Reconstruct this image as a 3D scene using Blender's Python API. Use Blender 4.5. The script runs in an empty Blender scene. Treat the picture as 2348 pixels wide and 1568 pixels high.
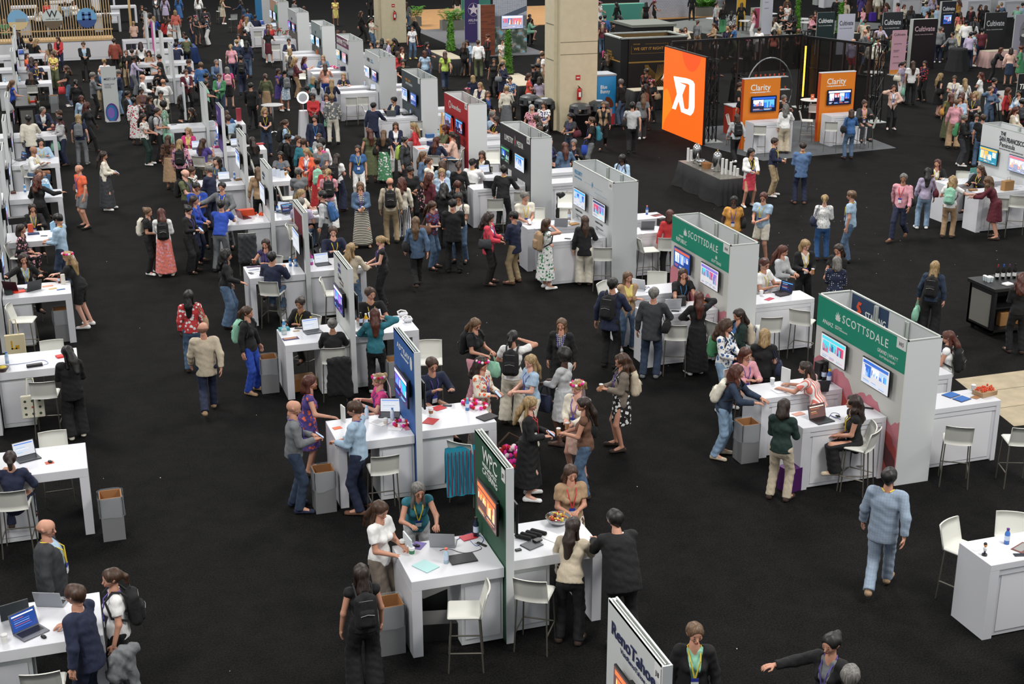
import bpy, bmesh, math, random, re
import numpy as np
from mathutils import Matrix, Vector, Euler
random.seed(7)
S = bpy.context.scene
COL = S.collection
PI = math.pi
# ---------------------------------------------------------------- camera, light, exposure
PSI = 0.3194
cam = bpy.data.objects.new('camera', bpy.data.cameras.new('camera'))
COL.objects.link(cam)
cam.location = (0, 0, 9.3437)
cam.rotation_euler = (PI/2 - 0.3312, 0.0019, -PSI)
cam.data.sensor_width = 36
cam.data.lens = 36*3149.17/2348
cam.data.clip_end = 400
S.camera = cam
S.view_settings.view_transform = 'Standard'
S.view_settings.look = 'None'
S.view_settings.gamma = 1
S.view_settings.exposure = 0.0
S.view_settings.use_curve_mapping = False
W = bpy.data.worlds.new('hall_air'); S.world = W; W.use_nodes = True
W.node_tree.nodes['Background'].inputs[0].default_value = (0.93, 0.97, 1.0, 1)
W.node_tree.nodes['Background'].inputs[1].default_value = 0.40
def area(x, y, z, sx, sy, power, col=(1, .97, .93)):
    l = bpy.data.lights.new('high_bay_light', 'AREA'); l.shape = 'RECTANGLE'; l.size = sx; l.size_y = sy
    l.energy = power; l.color = col
    o = bpy.data.objects.new('high_bay_light', l); o.location = (x, y, z); COL.objects.link(o); return o
for yy in (8, 32, 58, 88):
    for xx in (-6, 14, 36):
        area(xx, yy, 15.5, 5, 7, 2550)
# ---------------------------------------------------------------- colours and materials
PAL = dict(black='121214', charcoal='34363a', grey='6d7073', ltgrey='b4b6b8', white='e6e6e4', cream='dcd5c2', beige='bfb096',
 tan='a58560', khaki='a08a64', taupe='75695c', brown='6a4530', dkbrown='3a281f', rust='8a3a26', orange='ea5a1e', orangered='d8401f',
 mustard='c98a16', yellow='e3cf60', red='c81c24', crimson='d42a44', burgundy='5c1526', pink='d993a0', hotpink='d8247f',
 coral='e2705e', peach='e0b6a2', purple='4a3a86', lavender='aea2bf', navy='1b2440', blue='2c5f98', royal='1746b0', ltblue='9dbad2',
 denim='4a6583', dkdenim='26374f', ltdenim='7d9cba', teal='157080', aqua='66c0c4', green='3c8a58', dkgreen='15302a',
 olive='565d3a', mint='86c6a8', lime='a8c43c', silver='9a9da0', steelblue='4f709c', paleblue='8e9fb2')
def lin(h):
    c = [int(h[i:i+2], 16)/255 for i in (0, 2, 4)]
    return tuple([(v/12.92 if v <= .04045 else ((v+.055)/1.055)**2.4) for v in c]+[1])
def rgb(n): return lin(PAL.get(n, n))
MATS = {}
def nm(mat):
    mat.use_nodes = True
    nt = mat.node_tree
    return nt, nt.nodes, nt.links, nt.nodes['Principled BSDF']
def ramp(nt, fac, stops, const=True):
    r = nt.nodes.new('ShaderNodeValToRGB'); r.color_ramp.interpolation = 'CONSTANT' if const else 'LINEAR'
    els = r.color_ramp.elements
    while len(els) > 1: els.remove(els[-1])
    els[0].position = stops[0][0]; els[0].color = stops[0][1]
    for p, c in stops[1:]:
        e = els.new(p); e.color = c
    nt.links.new(fac, r.inputs[0]); return r.outputs[0]
def coord(nt, kind='Object', scale=(1, 1, 1)):
    tc = nt.nodes.new('ShaderNodeTexCoord'); mp = nt.nodes.new('ShaderNodeMapping'); mp.inputs['Scale'].default_value = scale
    nt.links.new(tc.outputs[kind], mp.inputs[0]); return mp.outputs[0]
def mat(name, color='ffffff', rough=.6, metal=0, emit=0, noise=0, nscale=8, alpha=1, trans=0, bump=0, bscale=60):
    key = ('m', name, color, rough, metal, emit)
    if key in MATS: return MATS[key]
    m = bpy.data.materials.new(name); nt, N, L, B = nm(m)
    c = rgb(color); B.inputs['Base Color'].default_value = c
    B.inputs['Roughness'].default_value = rough; B.inputs['Metallic'].default_value = metal
    if emit:
        B.inputs['Emission Color'].default_value = c; B.inputs['Emission Strength'].default_value = emit
    if trans: B.inputs['Transmission Weight'].default_value = trans; B.inputs['IOR'].default_value = 1.1 if trans < 1 else 1.45
    if alpha < 1: B.inputs['Alpha'].default_value = alpha
    if noise:
        n = N.new('ShaderNodeTexNoise'); n.inputs['Scale'].default_value = nscale; n.inputs['Detail'].default_value = 4
        L.new(coord(nt), n.inputs[0])
        o = ramp(nt, n.outputs[0], [(.25, tuple(v*(1-noise) for v in c[:3])+(1,)), (.75, tuple(min(1, v*(1+noise)) for v in c[:3])+(1,))], False)
        L.new(o, B.inputs['Base Color'])
    if bump:
        n = N.new('ShaderNodeTexNoise'); n.inputs['Scale'].default_value = bscale; L.new(coord(nt), n.inputs[0])
        b = N.new('ShaderNodeBump'); b.inputs['Strength'].default_value = bump; b.inputs['Distance'].default_value = .02
        L.new(n.outputs[0], b.inputs['Height']); L.new(b.outputs[0], B.inputs['Normal'])
    MATS[key] = m; return m
def soft(n):
    c = rgb(n); g = .3*c[0]+.6*c[1]+.1*c[2]; return tuple(v*.86+g*.14 for v in c[:3])+(1,)
def cloth(tok):
    """fabric: plain colour name or pattern-colour-colour"""
    key = ('c', tok)
    if key in MATS: return MATS[key]
    p = tok.split('-'); m = bpy.data.materials.new('fabric'); nt, N, L, B = nm(m)
    B.inputs['Roughness'].default_value = .85
    B.inputs['Sheen Weight'].default_value = 0.0
    if len(p) == 1:
        c = soft(p[0]); k = .22 if 'denim' in p[0] else .10
        n = N.new('ShaderNodeTexNoise'); n.inputs['Scale'].default_value = 9; n.inputs['Detail'].default_value = 3
        L.new(coord(nt), n.inputs[0])
        o = ramp(nt, n.outputs[0], [(.3, tuple(v*(1-k) for v in c[:3])+(1,)), (.7, tuple(min(1, v*(1+k)) for v in c[:3])+(1,))], False)
        L.new(o, B.inputs['Base Color'])
        n2 = N.new('ShaderNodeTexNoise'); n2.inputs['Scale'].default_value = 7; n2.inputs['Detail'].default_value = 2; L.new(coord(nt, scale=(1, 1, .5)), n2.inputs[0])
        b = N.new('ShaderNodeBump'); b.inputs['Strength'].default_value = .55; b.inputs['Distance'].default_value = .05
        L.new(n2.outputs[0], b.inputs['Height']); L.new(b.outputs[0], B.inputs['Normal']); n2.inputs['Scale'].default_value = 11
    else:
        kind, a, b = p[0], soft(p[1]), soft(p[2])
        if kind in ('floral', 'dots'):
            v = N.new('ShaderNodeTexVoronoi'); v.inputs['Scale'].default_value = 13 if kind == 'floral' else 22
            v.inputs['Randomness'].default_value = 1 if kind == 'floral' else .3
            L.new(coord(nt), v.inputs[0])
            if kind == 'dots': o = ramp(nt, v.outputs['Distance'], [(0, b), (.22, a)])
            else:
                o1 = ramp(nt, v.outputs['Distance'], [(0, b), (.36, a)])
                n = N.new('ShaderNodeTexVoronoi'); n.inputs['Scale'].default_value = 19; L.new(coord(nt), n.inputs[0])
                dark = tuple(x*.35+.02 for x in b[:3])+(1,)
                f = ramp(nt, n.outputs['Distance'], [(0, (1, 1, 1, 1)), (.22, (0, 0, 0, 1))])
                mx = N.new('ShaderNodeMix'); mx.data_type = 'RGBA'; L.new(f, mx.inputs[0]); L.new(o1, mx.inputs[6]); mx.inputs[7].default_value = dark
                o = mx.outputs[2]
            L.new(o, B.inputs['Base Color'])
        else:
            def wave(axis, sc):
                w = N.new('ShaderNodeTexWave'); w.bands_direction = axis; w.inputs['Scale'].default_value = sc; w.inputs['Distortion'].default_value = .2
                L.new(coord(nt), w.inputs[0]); return w.outputs['Fac']
            if kind == 'stripe': o = ramp(nt, wave('X' if p[1] in ('white', 'navy', 'purple') else 'Z', 7), [(0, a), (.5, b)])
            else:
                f1 = ramp(nt, wave('X', 9), [(0, (0, 0, 0, 1)), (.86, (1, 1, 1, 1))]); f2 = ramp(nt, wave('Z', 9), [(0, (0, 0, 0, 1)), (.86, (1, 1, 1, 1))])
                mt = N.new('ShaderNodeMix'); mt.data_type = 'RGBA'; mt.blend_type = 'LIGHTEN'; mt.inputs[0].default_value = 1; L.new(f1, mt.inputs[6]); L.new(f2, mt.inputs[7])
                mx = N.new('ShaderNodeMix'); mx.data_type = 'RGBA'; L.new(mt.outputs[2], mx.inputs[0]); mx.inputs[6].default_value = a; mx.inputs[7].default_value = tuple(x*.82+y*.18 for x, y in zip(a, b)) if 'blue' in p[2] else tuple(x*.4+y*.6 for x, y in zip(a, b))
                o = mx.outputs[2]
            L.new(o, B.inputs['Base Color'])
    MATS[key] = m; return m
# ---------------------------------------------------------------- mesh helpers
class MB:
    def __init__(s): s.v = []; s.f = []; s.m = []; s.mi = 0
    def add(s, vs, fs):
        o = len(s.v); s.v += [tuple(x) for x in vs]; s.f += [tuple(i+o for i in f) for f in fs]; s.m += [s.mi]*len(fs); return s
    def box(s, x0, x1, y0, y1, z0, z1, bev=0, M=None):
        if bev:
            b = bev; vs = []; 
            for z, e in ((z0, b), (z0+b, 0), (z1-b, 0), (z1, b)):
                for x, y in ((x0+e+b, y0+e), (x1-e-b, y0+e), (x1-e, y0+e+b), (x1-e, y1-e-b), (x1-e-b, y1-e), (x0+e+b, y1-e), (x0+e, y1-e-b), (x0+e, y0+e+b)): vs.append((x, y, z))
            fs = [tuple(range(7, -1, -1)), tuple(range(24, 32))]
            for k in range(3):
                for i in range(8): j = (i+1) % 8; fs.append((k*8+i, k*8+j, k*8+8+j, k*8+8+i))
        else:
            vs = [(x, y, z) for z in (z0, z1) for x, y in ((x0, y0), (x1, y0), (x1, y1), (x0, y1))]
            fs = [(3, 2, 1, 0), (4, 5, 6, 7), (0, 1, 5, 4), (1, 2, 6, 5), (2, 3, 7, 6), (3, 0, 4, 7)]
        if M is not None: vs = [M @ Vector(v) for v in vs]
        return s.add(vs, fs)
    def tube(s, pts, r, n=6, cap=True):
        pts = [Vector(p) for p in pts]; rs = r if isinstance(r, (list, tuple)) else [r]*len(pts)
        vs = []; prev = None
        for i, p in enumerate(pts):
            d = (pts[min(i+1, len(pts)-1)]-pts[max(i-1, 0)]).normalized()
            ref = prev if prev is not None else (Vector((0, 0, 1)) if abs(d.z) < .9 else Vector((1, 0, 0)))
            u = d.cross(ref).normalized(); w = u.cross(d).normalized(); prev = w
            for k in range(n):
                a = 2*PI*k/n; vs.append(p+(u*math.cos(a)+w*math.sin(a))*rs[i])
        fs = [(i*n+k, i*n+(k+1) % n, (i+1)*n+(k+1) % n, (i+1)*n+k) for i in range(len(pts)-1) for k in range(n)]
        if cap: fs += [tuple(range(n-1, -1, -1)), tuple(range((len(pts)-1)*n, len(pts)*n))]
        return s.add(vs, fs)
    def lathe(s, prof, cx=0, cy=0, cz=0, n=16):
        vs = [(cx+r*math.cos(2*PI*k/n), cy+r*math.sin(2*PI*k/n), cz+z) for r, z in prof for k in range(n)]
        fs = [(i*n+k, i*n+(k+1) % n, (i+1)*n+(k+1) % n, (i+1)*n+k) for i in range(len(prof)-1) for k in range(n)]
        fs += [tuple(range(n-1, -1, -1)), tuple(range((len(prof)-1)*n, len(prof)*n))]
        return s.add(vs, fs)
    def ball(s, c, r, n=8):
        R = r if isinstance(r, (tuple, list)) else (r, r, r); vs = []; m = n//2+1
        for i in range(m):
            t = PI*(i+.001)/(m-1+.002)
            for k in range(n): a = 2*PI*k/n; vs.append((c[0]+R[0]*math.sin(t)*math.cos(a), c[1]+R[1]*math.sin(t)*math.sin(a), c[2]-R[2]*math.cos(t)))
        return s.add(vs, [(i*n+k, i*n+(k+1) % n, (i+1)*n+(k+1) % n, (i+1)*n+k) for i in range(m-1) for k in range(n)])
    def poly(s, pts, h, M=None):
        """prism from outline (u,v) extruded along w by h"""
        n = len(pts); vs = [(p[0], p[1], 0) for p in pts]+[(p[0], p[1], h) for p in pts]
        fs = [tuple(range(n-1, -1, -1)), tuple(range(n, 2*n))]+[(i, (i+1) % n, n+(i+1) % n, n+i) for i in range(n)]
        if M is not None: vs = [M @ Vector(v) for v in vs]
        return s.add(vs, fs)
    def mesh(s, name, mats, smooth=False):
        me = bpy.data.meshes.new(name); me.from_pydata([tuple(v) for v in s.v], [], s.f)
        for m in (mats if isinstance(mats, (list, tuple)) else [mats]): me.materials.append(m)
        if any(s.m): me.polygons.foreach_set('material_index', s.m)
        if smooth: me.polygons.foreach_set('use_smooth', [True]*len(me.polygons))
        me.update(); return me
    def build(s, name, mats, parent=None, smooth=False, **kw):
        return link(name, s.mesh(name, mats, smooth), parent, **kw)
def link(name, data, parent=None, loc=None, rot=None, label=None, cat=None, group=None, kind=None, scale=None):
    o = bpy.data.objects.new(name, data); COL.objects.link(o)
    if parent: o.parent = parent
    if loc is not None: o.location = loc
    if rot is not None: o.rotation_euler = rot
    if scale is not None: o.scale = scale
    for k, v in (('label', label), ('category', cat), ('group', group), ('kind', kind)):
        if v: o[k] = v
    return o
def thing(name, x, y, z=0, rz=0, label=None, cat=None, group=None, rot=None):
    o = link(name, None, None, (x, y, z), rot or (0, 0, rz), label, cat, group); o.empty_display_size = .1; return o
def dup(root, loc, rz, label=None):
    r = root.copy(); COL.objects.link(r); r.location = loc; r.rotation_euler = (0, 0, rz)
    if label: r['label'] = label
    for ch in root.children:
        c = ch.copy(); COL.objects.link(c); c.parent = r
        for g in ch.children:
            d = g.copy(); COL.objects.link(d); d.parent = c
    return r
def text(parent, s, size, u, v, w, m, xs=1, name='lettering', align='LEFT', shear=0, bold=0, sp=1, rot=(0, 0, 0), width=None):
    c = bpy.data.curves.new(name, 'FONT'); c.body = s; c.size = size; c.extrude = .002; c.align_x = align; c.shear = shear; c.offset = bold*.35; c.space_character = sp
    c.resolution_u = 2; tmp = bpy.data.objects.new(name, c); me = bpy.data.meshes.new_from_object(tmp); me.materials.clear(); me.materials.append(m)
    bpy.data.objects.remove(tmp); bpy.data.curves.remove(c)
    if width: q = [t_.co.x for t_ in me.vertices]; xs = width/max(.001, max(q)-min(q)); align = min(q); me.transform(Matrix.Translation((-align, 0, 0)))
    o = link(name, me, parent, (u, v, w), rot); o.scale = (xs, 1, 1); return o
# ---------------------------------------------------------------- signed-distance bodies turned into one smooth mesh
def snets(D, lo, h):
    ins = D < 0
    c = [ins[i:D.shape[0]-1+i, j:D.shape[1]-1+j, k:D.shape[2]-1+k] for i in (0, 1) for j in (0, 1) for k in (0, 1)]
    cnt = sum(x.astype(np.int8) for x in c); act = (cnt > 0) & (cnt < 8)
    idx = -np.ones(act.shape, np.int64); ijk = np.argwhere(act); idx[act] = np.arange(len(ijk))
    acc = np.zeros((len(ijk), 3)); n = np.zeros(len(ijk)); I, J, K = ijk.T
    cor = [(i, j, k) for i in (0, 1) for j in (0, 1) for k in (0, 1)]
    for a in cor:
        for ax in range(3):
            if a[ax]: continue
            b = list(a); b[ax] = 1
            da = D[I+a[0], J+a[1], K+a[2]]; db = D[I+b[0], J+b[1], K+b[2]]
            m = (da < 0) != (db < 0); t = np.where(m, da/np.where(m, da-db, 1), 0)
            p = np.tile(np.array(a, float), (len(I), 1)); p[:, ax] = t
            acc += p*m[:, None]; n += m
    V = (ijk+acc/n[:, None])*h+np.array(lo)
    F = []
    for ax in range(3):
        s0 = [slice(None)]*3; s1 = [slice(None)]*3; s0[ax] = slice(0, -1); s1[ax] = slice(1, None)
        A = ins[tuple(s0)]; Bn = ins[tuple(s1)]; ch = A != Bn
        e = np.argwhere(ch); u, v = (ax+1) % 3, (ax+2) % 3
        ok = (e[:, u] > 0) & (e[:, v] > 0) & (e[:, u] < D.shape[u]-1) & (e[:, v] < D.shape[v]-1); e = e[ok]
        q = []
        for du, dv in ((-1, -1), (0, -1), (0, 0), (-1, 0)):
            g = e.copy(); g[:, u] += du; g[:, v] += dv; q.append(idx[g[:, 0], g[:, 1], g[:, 2]])
        q = np.array(q).T; fl = A[e[:, 0], e[:, 1], e[:, 2]]
        q[~fl] = q[~fl][:, ::-1]; F.append(q)
    F = np.concatenate(F); F = F[(F >= 0).all(1)]
    return V, F
# primitive: (a, b, ra, rb, sy, cut0, cut1)   sy flattens y; cut = stop flat at the ends
def sdf(prims, h, k=.03, clips=(), noise=0, pad=.03):
    P = []
    for p in prims:
        a, b, ra, rb = np.array(p[0], float), np.array(p[1], float), p[2], p[3]
        P.append((a, b, ra, rb, p[4] if len(p) > 4 else 1, p[5] if len(p) > 5 else 0, p[6] if len(p) > 6 else 0))
    los = np.array([np.minimum(a-ra, b-rb) for a, b, ra, rb, *_ in P]).min(0)-pad-h
    his = np.array([np.maximum(a+ra, b+rb) for a, b, ra, rb, *_ in P]).max(0)+pad+h
    n = np.ceil((his-los)/h).astype(int)+1
    ax = [los[i]+h*np.arange(n[i]) for i in range(3)]
    D = np.full(n, 1.0, np.float32)
    for a, b, ra, rb, sy, c0, c1 in P:
        R = max(ra, rb)+k+2*h; l = np.maximum(((np.minimum(a, b)-R-los)/h).astype(int), 0); u = np.minimum(((np.maximum(a, b)+R-los)/h).astype(int)+2, n)
        X = (ax[0][l[0]:u[0]])[:, None, None].astype(np.float32); Y = (ax[1][l[1]:u[1]])[None, :, None].astype(np.float32); Z = (ax[2][l[2]:u[2]])[None, None, :].astype(np.float32)
        d = b-a; L2 = float(d@d)+1e-9
        t = ((X-a[0])*d[0]+(Y-a[1])*d[1]+(Z-a[2])*d[2])/L2; tc = np.clip(t, 0, 1)
        qx, qy, qz = X-a[0]-tc*d[0], (Y-a[1]-tc*d[1])/sy, Z-a[2]-tc*d[2]
        r = np.sqrt(qx*qx+qy*qy+qz*qz)-(ra+(rb-ra)*tc)
        if sy < 1: r = r*(.5+.5*sy)
        ln = math.sqrt(L2)
        if c0: r = np.maximum(r, -t*ln)
        if c1: r = np.maximum(r, (t-1)*ln)
        S0 = D[l[0]:u[0], l[1]:u[1], l[2]:u[2]]
        hh = np.clip(.5+.5*(S0-r)/k, 0, 1); D[l[0]:u[0], l[1]:u[1], l[2]:u[2]] = S0*(1-hh)+r*hh-k*hh*(1-hh)
    G = np.meshgrid(*[x.astype(np.float32) for x in ax], indexing='ij')
    if noise < 0:
        D += -noise*(np.sin(G[0]*37+G[2]*23+np.sin(G[1]*31)*1.2)*np.sin(G[2]*31-G[0]*15+G[1]*20)+.5*np.sin(G[2]*62+G[0]*28+np.sin(G[0]*40)))
    elif noise:
        D += noise*(np.sin(G[0]*61+np.sin(G[2]*23)*1.5)*np.sin(G[1]*57+G[2]*9)+.6*np.sin(G[2]*34+G[0]*40))
    for c in clips: D = np.maximum(D, c(*G))
    return snets(D, los, h)
def vf_mesh(name, parts, mats):
    """parts: list of (V, F, material index array or int)"""
    V = []; F = []; MI = []; o = 0
    for v, f, m in parts:
        V.append(v); F.append(f+o); o += len(v); MI.append(np.full(len(f), m) if np.isscalar(m) else m)
    V = np.concatenate(V); F = np.concatenate(F); MI = np.concatenate(MI)
    me = bpy.data.meshes.new(name); me.vertices.add(len(V)); me.vertices.foreach_set('co', V.astype(np.float32).ravel())
    me.loops.add(F.size); me.loops.foreach_set('vertex_index', F.astype(np.int32).ravel())
    me.polygons.add(len(F)); me.polygons.foreach_set('loop_start', np.arange(0, F.size, 4, dtype=np.int32))
    me.polygons.foreach_set('use_smooth', np.ones(len(F), bool))
    for m in mats: me.materials.append(m)
    me.polygons.foreach_set('material_index', MI.astype(np.int32)); me.update(calc_edges=True); me.validate(); return me
# ---------------------------------------------------------------- people
SKIN = {1: 'd2a08c', 2: 'c08c74', 3: 'a07258', 4: '775040', 5: '4a3026'}
HAIRC = dict(k='0e0c0b', d='241812', b='3d2718', l='5e4630', y='8f7650', r='4a2216', g='66635f', w='a8a6a2')
HAIRN = dict(k='black', d='dark brown', b='brown', l='light brown', y='blond', r='auburn', g='grey', w='silver')
STYN = dict(s='short', m='shoulder-length', L='long', p='tied-back', u='pinned-up', c='curly', a='round curly', b='bunned')
def stubble(n): return mat('stubble_%d' % n, {1: 'a88470', 2: '8a6450', 3: '6a4a38', 4: '4a3226', 5: '2a1c16'}[n], .8)
def skin(n):
    k = ('skin', n)
    if k not in MATS:
        m = mat('skin', SKIN[n], .55, noise=.05, nscale=12); m.node_tree.nodes['Principled BSDF'].inputs['Subsurface Weight'].default_value = 0; MATS[k] = m
    return MATS[k]
def hairmat(c):
    k = ('hair', c)
    if k not in MATS:
        m = bpy.data.materials.new('hair'); nt, N, L, B = nm(m); B.inputs['Roughness'].default_value = .5
        n = N.new('ShaderNodeTexNoise'); n.inputs['Scale'].default_value = 60; n.inputs['Detail'].default_value = 2; L.new(coord(nt, scale=(1, 1, .12)), n.inputs[0])
        a = lin(HAIRC[c]); f = 1.55 if c in 'lygwrb' else 2.0
        L.new(ramp(nt, n.outputs[0], [(.35, tuple(x*.6 for x in a[:3])+(1,)), (.68, tuple(min(1, x*f) for x in a[:3])+(1,))], False), B.inputs['Base Color'])
        MATS[k] = m
    return MATS[k]
EYE = mat('eye', '33241d', .3); LIP = mat('lips', 'a8504c', .4); LINEN = mat('sole', 'd8d6d0', .7)
def ik(a, t, l1, l2, pole):
    a, t, pole = np.array(a, float), np.array(t, float), np.array(pole, float)
    d = t-a; L = np.linalg.norm(d); mx = (l1+l2)*.985
    if L > mx: t = a+d/L*mx; d = t-a; L = mx
    u = d/L; x = (l1*l1-l2*l2+L*L)/(2*L); hgt = math.sqrt(max(l1*l1-x*x, 0)); p = pole-u*(pole@u); p /= np.linalg.norm(p)+1e-9
    return a+u*x+p*hgt, t
def rotx(a): return np.array([[1, 0, 0], [0, math.cos(a), -math.sin(a)], [0, math.sin(a), math.cos(a)]])
def rotz(a): return np.array([[math.cos(a), -math.sin(a), 0], [math.sin(a), math.cos(a), 0], [0, 0, 1]])
def skeleton(pose, sex, seated, rng):
    J = {}; j = lambda s=.02: rng.uniform(-s, s)
    lean = {'L': .40, 'O': .14, 'T': .10, 'H': .03, 'G': .05}.get(pose, .02)+j(.03)
    if seated: lean = .16+j(.05)
    pz = .80 if seated else .93
    P = np.array([0, 0, pz]); dr = np.array([j(.02), math.sin(lean), math.cos(lean)]); dr /= np.linalg.norm(dr)
    J['P'] = P; J['W'] = P+dr*.14; J['C'] = P+dr*.32; J['N'] = P+dr*.50; J['dr'] = dr; J['lean'] = lean
    sw = .19 if sex == 'm' else .165; hw = .09
    tw = rotz(j(.12)) @ np.array([1, 0, 0])
    for s, n in ((-1, 'l'), (1, 'r')):
        J['S'+n] = P+dr*.455+tw*s*sw; hp = P+np.array([s*hw, 0, -.02]); J['H'+n] = hp
        if seated:
            kn = hp+np.array([s*.05+j(.03), .41, .01+j(.03)]); an = kn+np.array([s*.0+j(.03), -.05+j(.08), -.43])
        elif pose == 'W':
            st = s*.26
            kn, an = ik(hp, (s*.08, st*1.1, .09+(.10 if st < 0 else 0)), .44, .42, (0, 1, 0))
        else:
            an0 = (s*(.10+abs(j(.05))), (-.10 if pose == 'L' else 0)+j(.05), .09)
            kn, an = ik(hp, an0, .43, .42, (s*.15, 1, 0))
        J['K'+n], J['A'+n] = kn, an
        J['T'+n] = an+(np.array([s*.04, .15, -.05]) if not (pose == 'W' and s < 0) else np.array([s*.03, .12, -.09]))
    low = min(J['Al'][2], J['Ar'][2]) if not seated else .09
    reach = {'S': (.27, .05, .84), 'W': (.26, .0, .86), 'H': (.08, .30, 1.10), 'T': (.15, .40, 1.12), 't': (.06, .27, .93), 'L': (.16, .58, 1.13), 'O': (.26, .42, 1.11), 'F': (-.13, .22, 1.16), 'G': (.24, .33, 1.13), 'U': (.09, .20, 1.10)}
    for s, n in ((-1, 'l'), (1, 'r')):
        p = pose
        if pose == 'O' and s < 0: p = 'S'
        x, y, z = reach['T' if seated and pose not in 'tGU' else p]
        t = np.array([s*x+j(.03), y+j(.04), z+j(.04)])
        if p == 'W': t[1] += -s*.2
        if p == 'G' and s > 0: t = np.array([.52, .30, 1.22+j()])
        if p == 'U' and s > 0: t = J['N']+np.array([.15, .12, .10])
        if seated and p == 't': t[2] = .92
        pole = (s*.5, -.6, -.6) if p not in 'U' else (s*.9, 0, -.4)
        J['E'+n], J['H2'+n] = ik(J['S'+n], t, .275, .245, pole)
        u = J['H2'+n]-J['E'+n]; u /= np.linalg.norm(u); J['U'+n] = u
    nod = {'H': -.34, 'T': -.18, 'L': -.1, 'O': -.12}.get(pose, -.08)+j(.12)
    J['head'] = rotz(j(.35)) @ rotx(nod)
    J['hc'] = J['N']+np.array([0, .01, .165]) if lean < .4 else J['N']+np.array([0, .08, .14])
    J['top'] = J['hc']+J['head'] @ np.array([0, 0, .125])
    return J
TPL = {}
def head_tpl(h, sex):
    k = ('head', h, sex)
    if k in TPL: return TPL[k]
    g = .0 if sex == 'm' else -.004
    pr = [((0, -.025, .032), (0, .02, .04), .083, .080), ((0, .03, -.03), (0, .045, -.055), .058+g, .036+g), ((-.03, .055, -.005), (.03, .055, -.005), .036, .036),
          ((0, .09, .015), (0, .110, -.018), .008, .013), ((-.076, .0, .0), (-.083, -.012, .022), .012, .015), ((.076, .0, .0), (.083, -.012, .022), .012, .015),
          ((0, .085, -.048), (0, .088, -.052), .019, .017), ((0, -.015, -.05), (0, -.018, -.09), .047+g*1.5, .045+g*1.5)]
    if h > .012: pr = [pr[0], pr[1], pr[2], pr[7], ((0, .09, 0), (0, .10, -.015), .015, .018)]
    V, F = sdf(pr, h, .018)
    C = V[F].mean(1); mi = np.zeros(len(F), int)
    for s in (-1, 1):
        mi[(((C[:, 0]-s*.031)/(.013 if h < .012 else .010))**2+((C[:, 2]-.008)/.0062)**2 < 1) & (C[:, 1] > .03)] = 1
        if h < .012: mi[(((C[:, 0]-s*.032)/.022)**2+((C[:, 2]-.030)/.0032)**2 < 1) & (C[:, 1] > .03)] = 1
    mi[((C[:, 0]/.023)**2+((C[:, 2]+.050)/.0085)**2 < 1) & (C[:, 1] > .06)] = 2
    TPL[k] = (V, F, mi); return TPL[k]
def hand_tpl(h, grip):
    k = ('hand', h, grip)
    if k in TPL: return TPL[k]
    pr = [((0, 0, -.03), (0, 0, .02), .026, .028, .8), ((-.022, 0, .04), (-.02, 0, .08), .020, .017, .8), ((.018, 0, .035), (.02, 0, .08), .021, .017, .8)]
    cu = {0: .35, 1: 1.0}[grip]
    for i, (x, ln) in enumerate(((-.031, .062), (-.011, .078), (.010, .072), (.030, .058))):
        p = np.array([x, 0, .085]); a = .15+cu*.5
        for q, f in enumerate((.45, .32, .23)):
            e = p+np.array([x*.06, -math.sin(a)*ln*f, math.cos(a)*ln*f]); pr.append((p, e, .0092-.001*q, .0085-.001*q)); p = e; a += cu*.75
    pr += [((-.030, -.004, .025), (-.056, -.022, .055), .013, .011), ((-.056, -.022, .055), (-.050, -.036, .086), .0105, .0085)]
    TPL[k] = sdf(pr, h, .006, pad=.01); return TPL[k]
def hair_tpl(h, st, sex):
    k = ('hr', h, st)
    if k in TPL: return TPL[k]
    R = .012
    pr = [((0, -.03, .038), (0, .015, .050), .092+R*.4, .086+R*.4)]; nz = .003; clips = []
    face = lambda X, Y, Z: -(np.sqrt((X/.074)**2+((Y-.115)/.085)**2+((Z+.022)/.106)**2)-1)*.07
    if st in 's0': clips = [lambda X, Y, Z: -.045-Z-(Y+.03)*-.55]
    if st == 's': pr.append(((0, -.07, .0), (0, -.06, -.03), .05, .045))
    if st == 'm': pr += [((s*.07, -.03, .0), (s*.078, -.01, -.13), .032, .036) for s in (-1, 1)]+[((0, -.08, 0), (0, -.085, -.13), .07, .075, .8)]; nz = .004
    if st == 'L': pr += [((s*.07, -.03, .0), (s*.082, .01, -.25), .03, .028) for s in (-1, 1)]+[((0, -.08, 0), (0, -.125, -.17), .07, .085, .7), ((0, -.125, -.17), (0, -.13, -.36), .085, .055, .6)]; nz = .004
    if st == 'c': pr += [((s*.075, -.03, .0), (s*.10, .0, -.20), .045, .05) for s in (-1, 1)]+[((0, -.09, 0), (0, -.12, -.26), .09, .085, .8), ((0, -.02, .05), (0, -.03, .055), .105, .10)]; nz = .010
    if st == 'a': pr += [((0, -.04, .05), (0, -.035, .07), .125, .125)]; nz = .006
    if st == 'p': pr += [((0, -.11, .04), (0, -.15, -.02), .03, .038), ((0, -.15, -.02), (0, -.16, -.20), .038, .018)]; clips = []
    if st in 'ub': pr += [((0, -.11, .06), (0, -.12, .065), .046, .046)] if st == 'u' else [((0, -.06, .13), (0, -.06, .14), .04, .04)]
    if st == '0': clips = [lambda X, Y, Z: -.045-Z-(Y+.03)*-.55, lambda X, Y, Z: Z-.035+(Y > 0)*.03]
    if st in 'pub': clips = [lambda X, Y, Z: -.05-Z-(Y+.03)*-.6]
    V, F = sdf(pr, h, .02, [face]+clips, nz if h < .02 else 0)
    TPL[k] = (V, F); return TPL[k]
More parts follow.
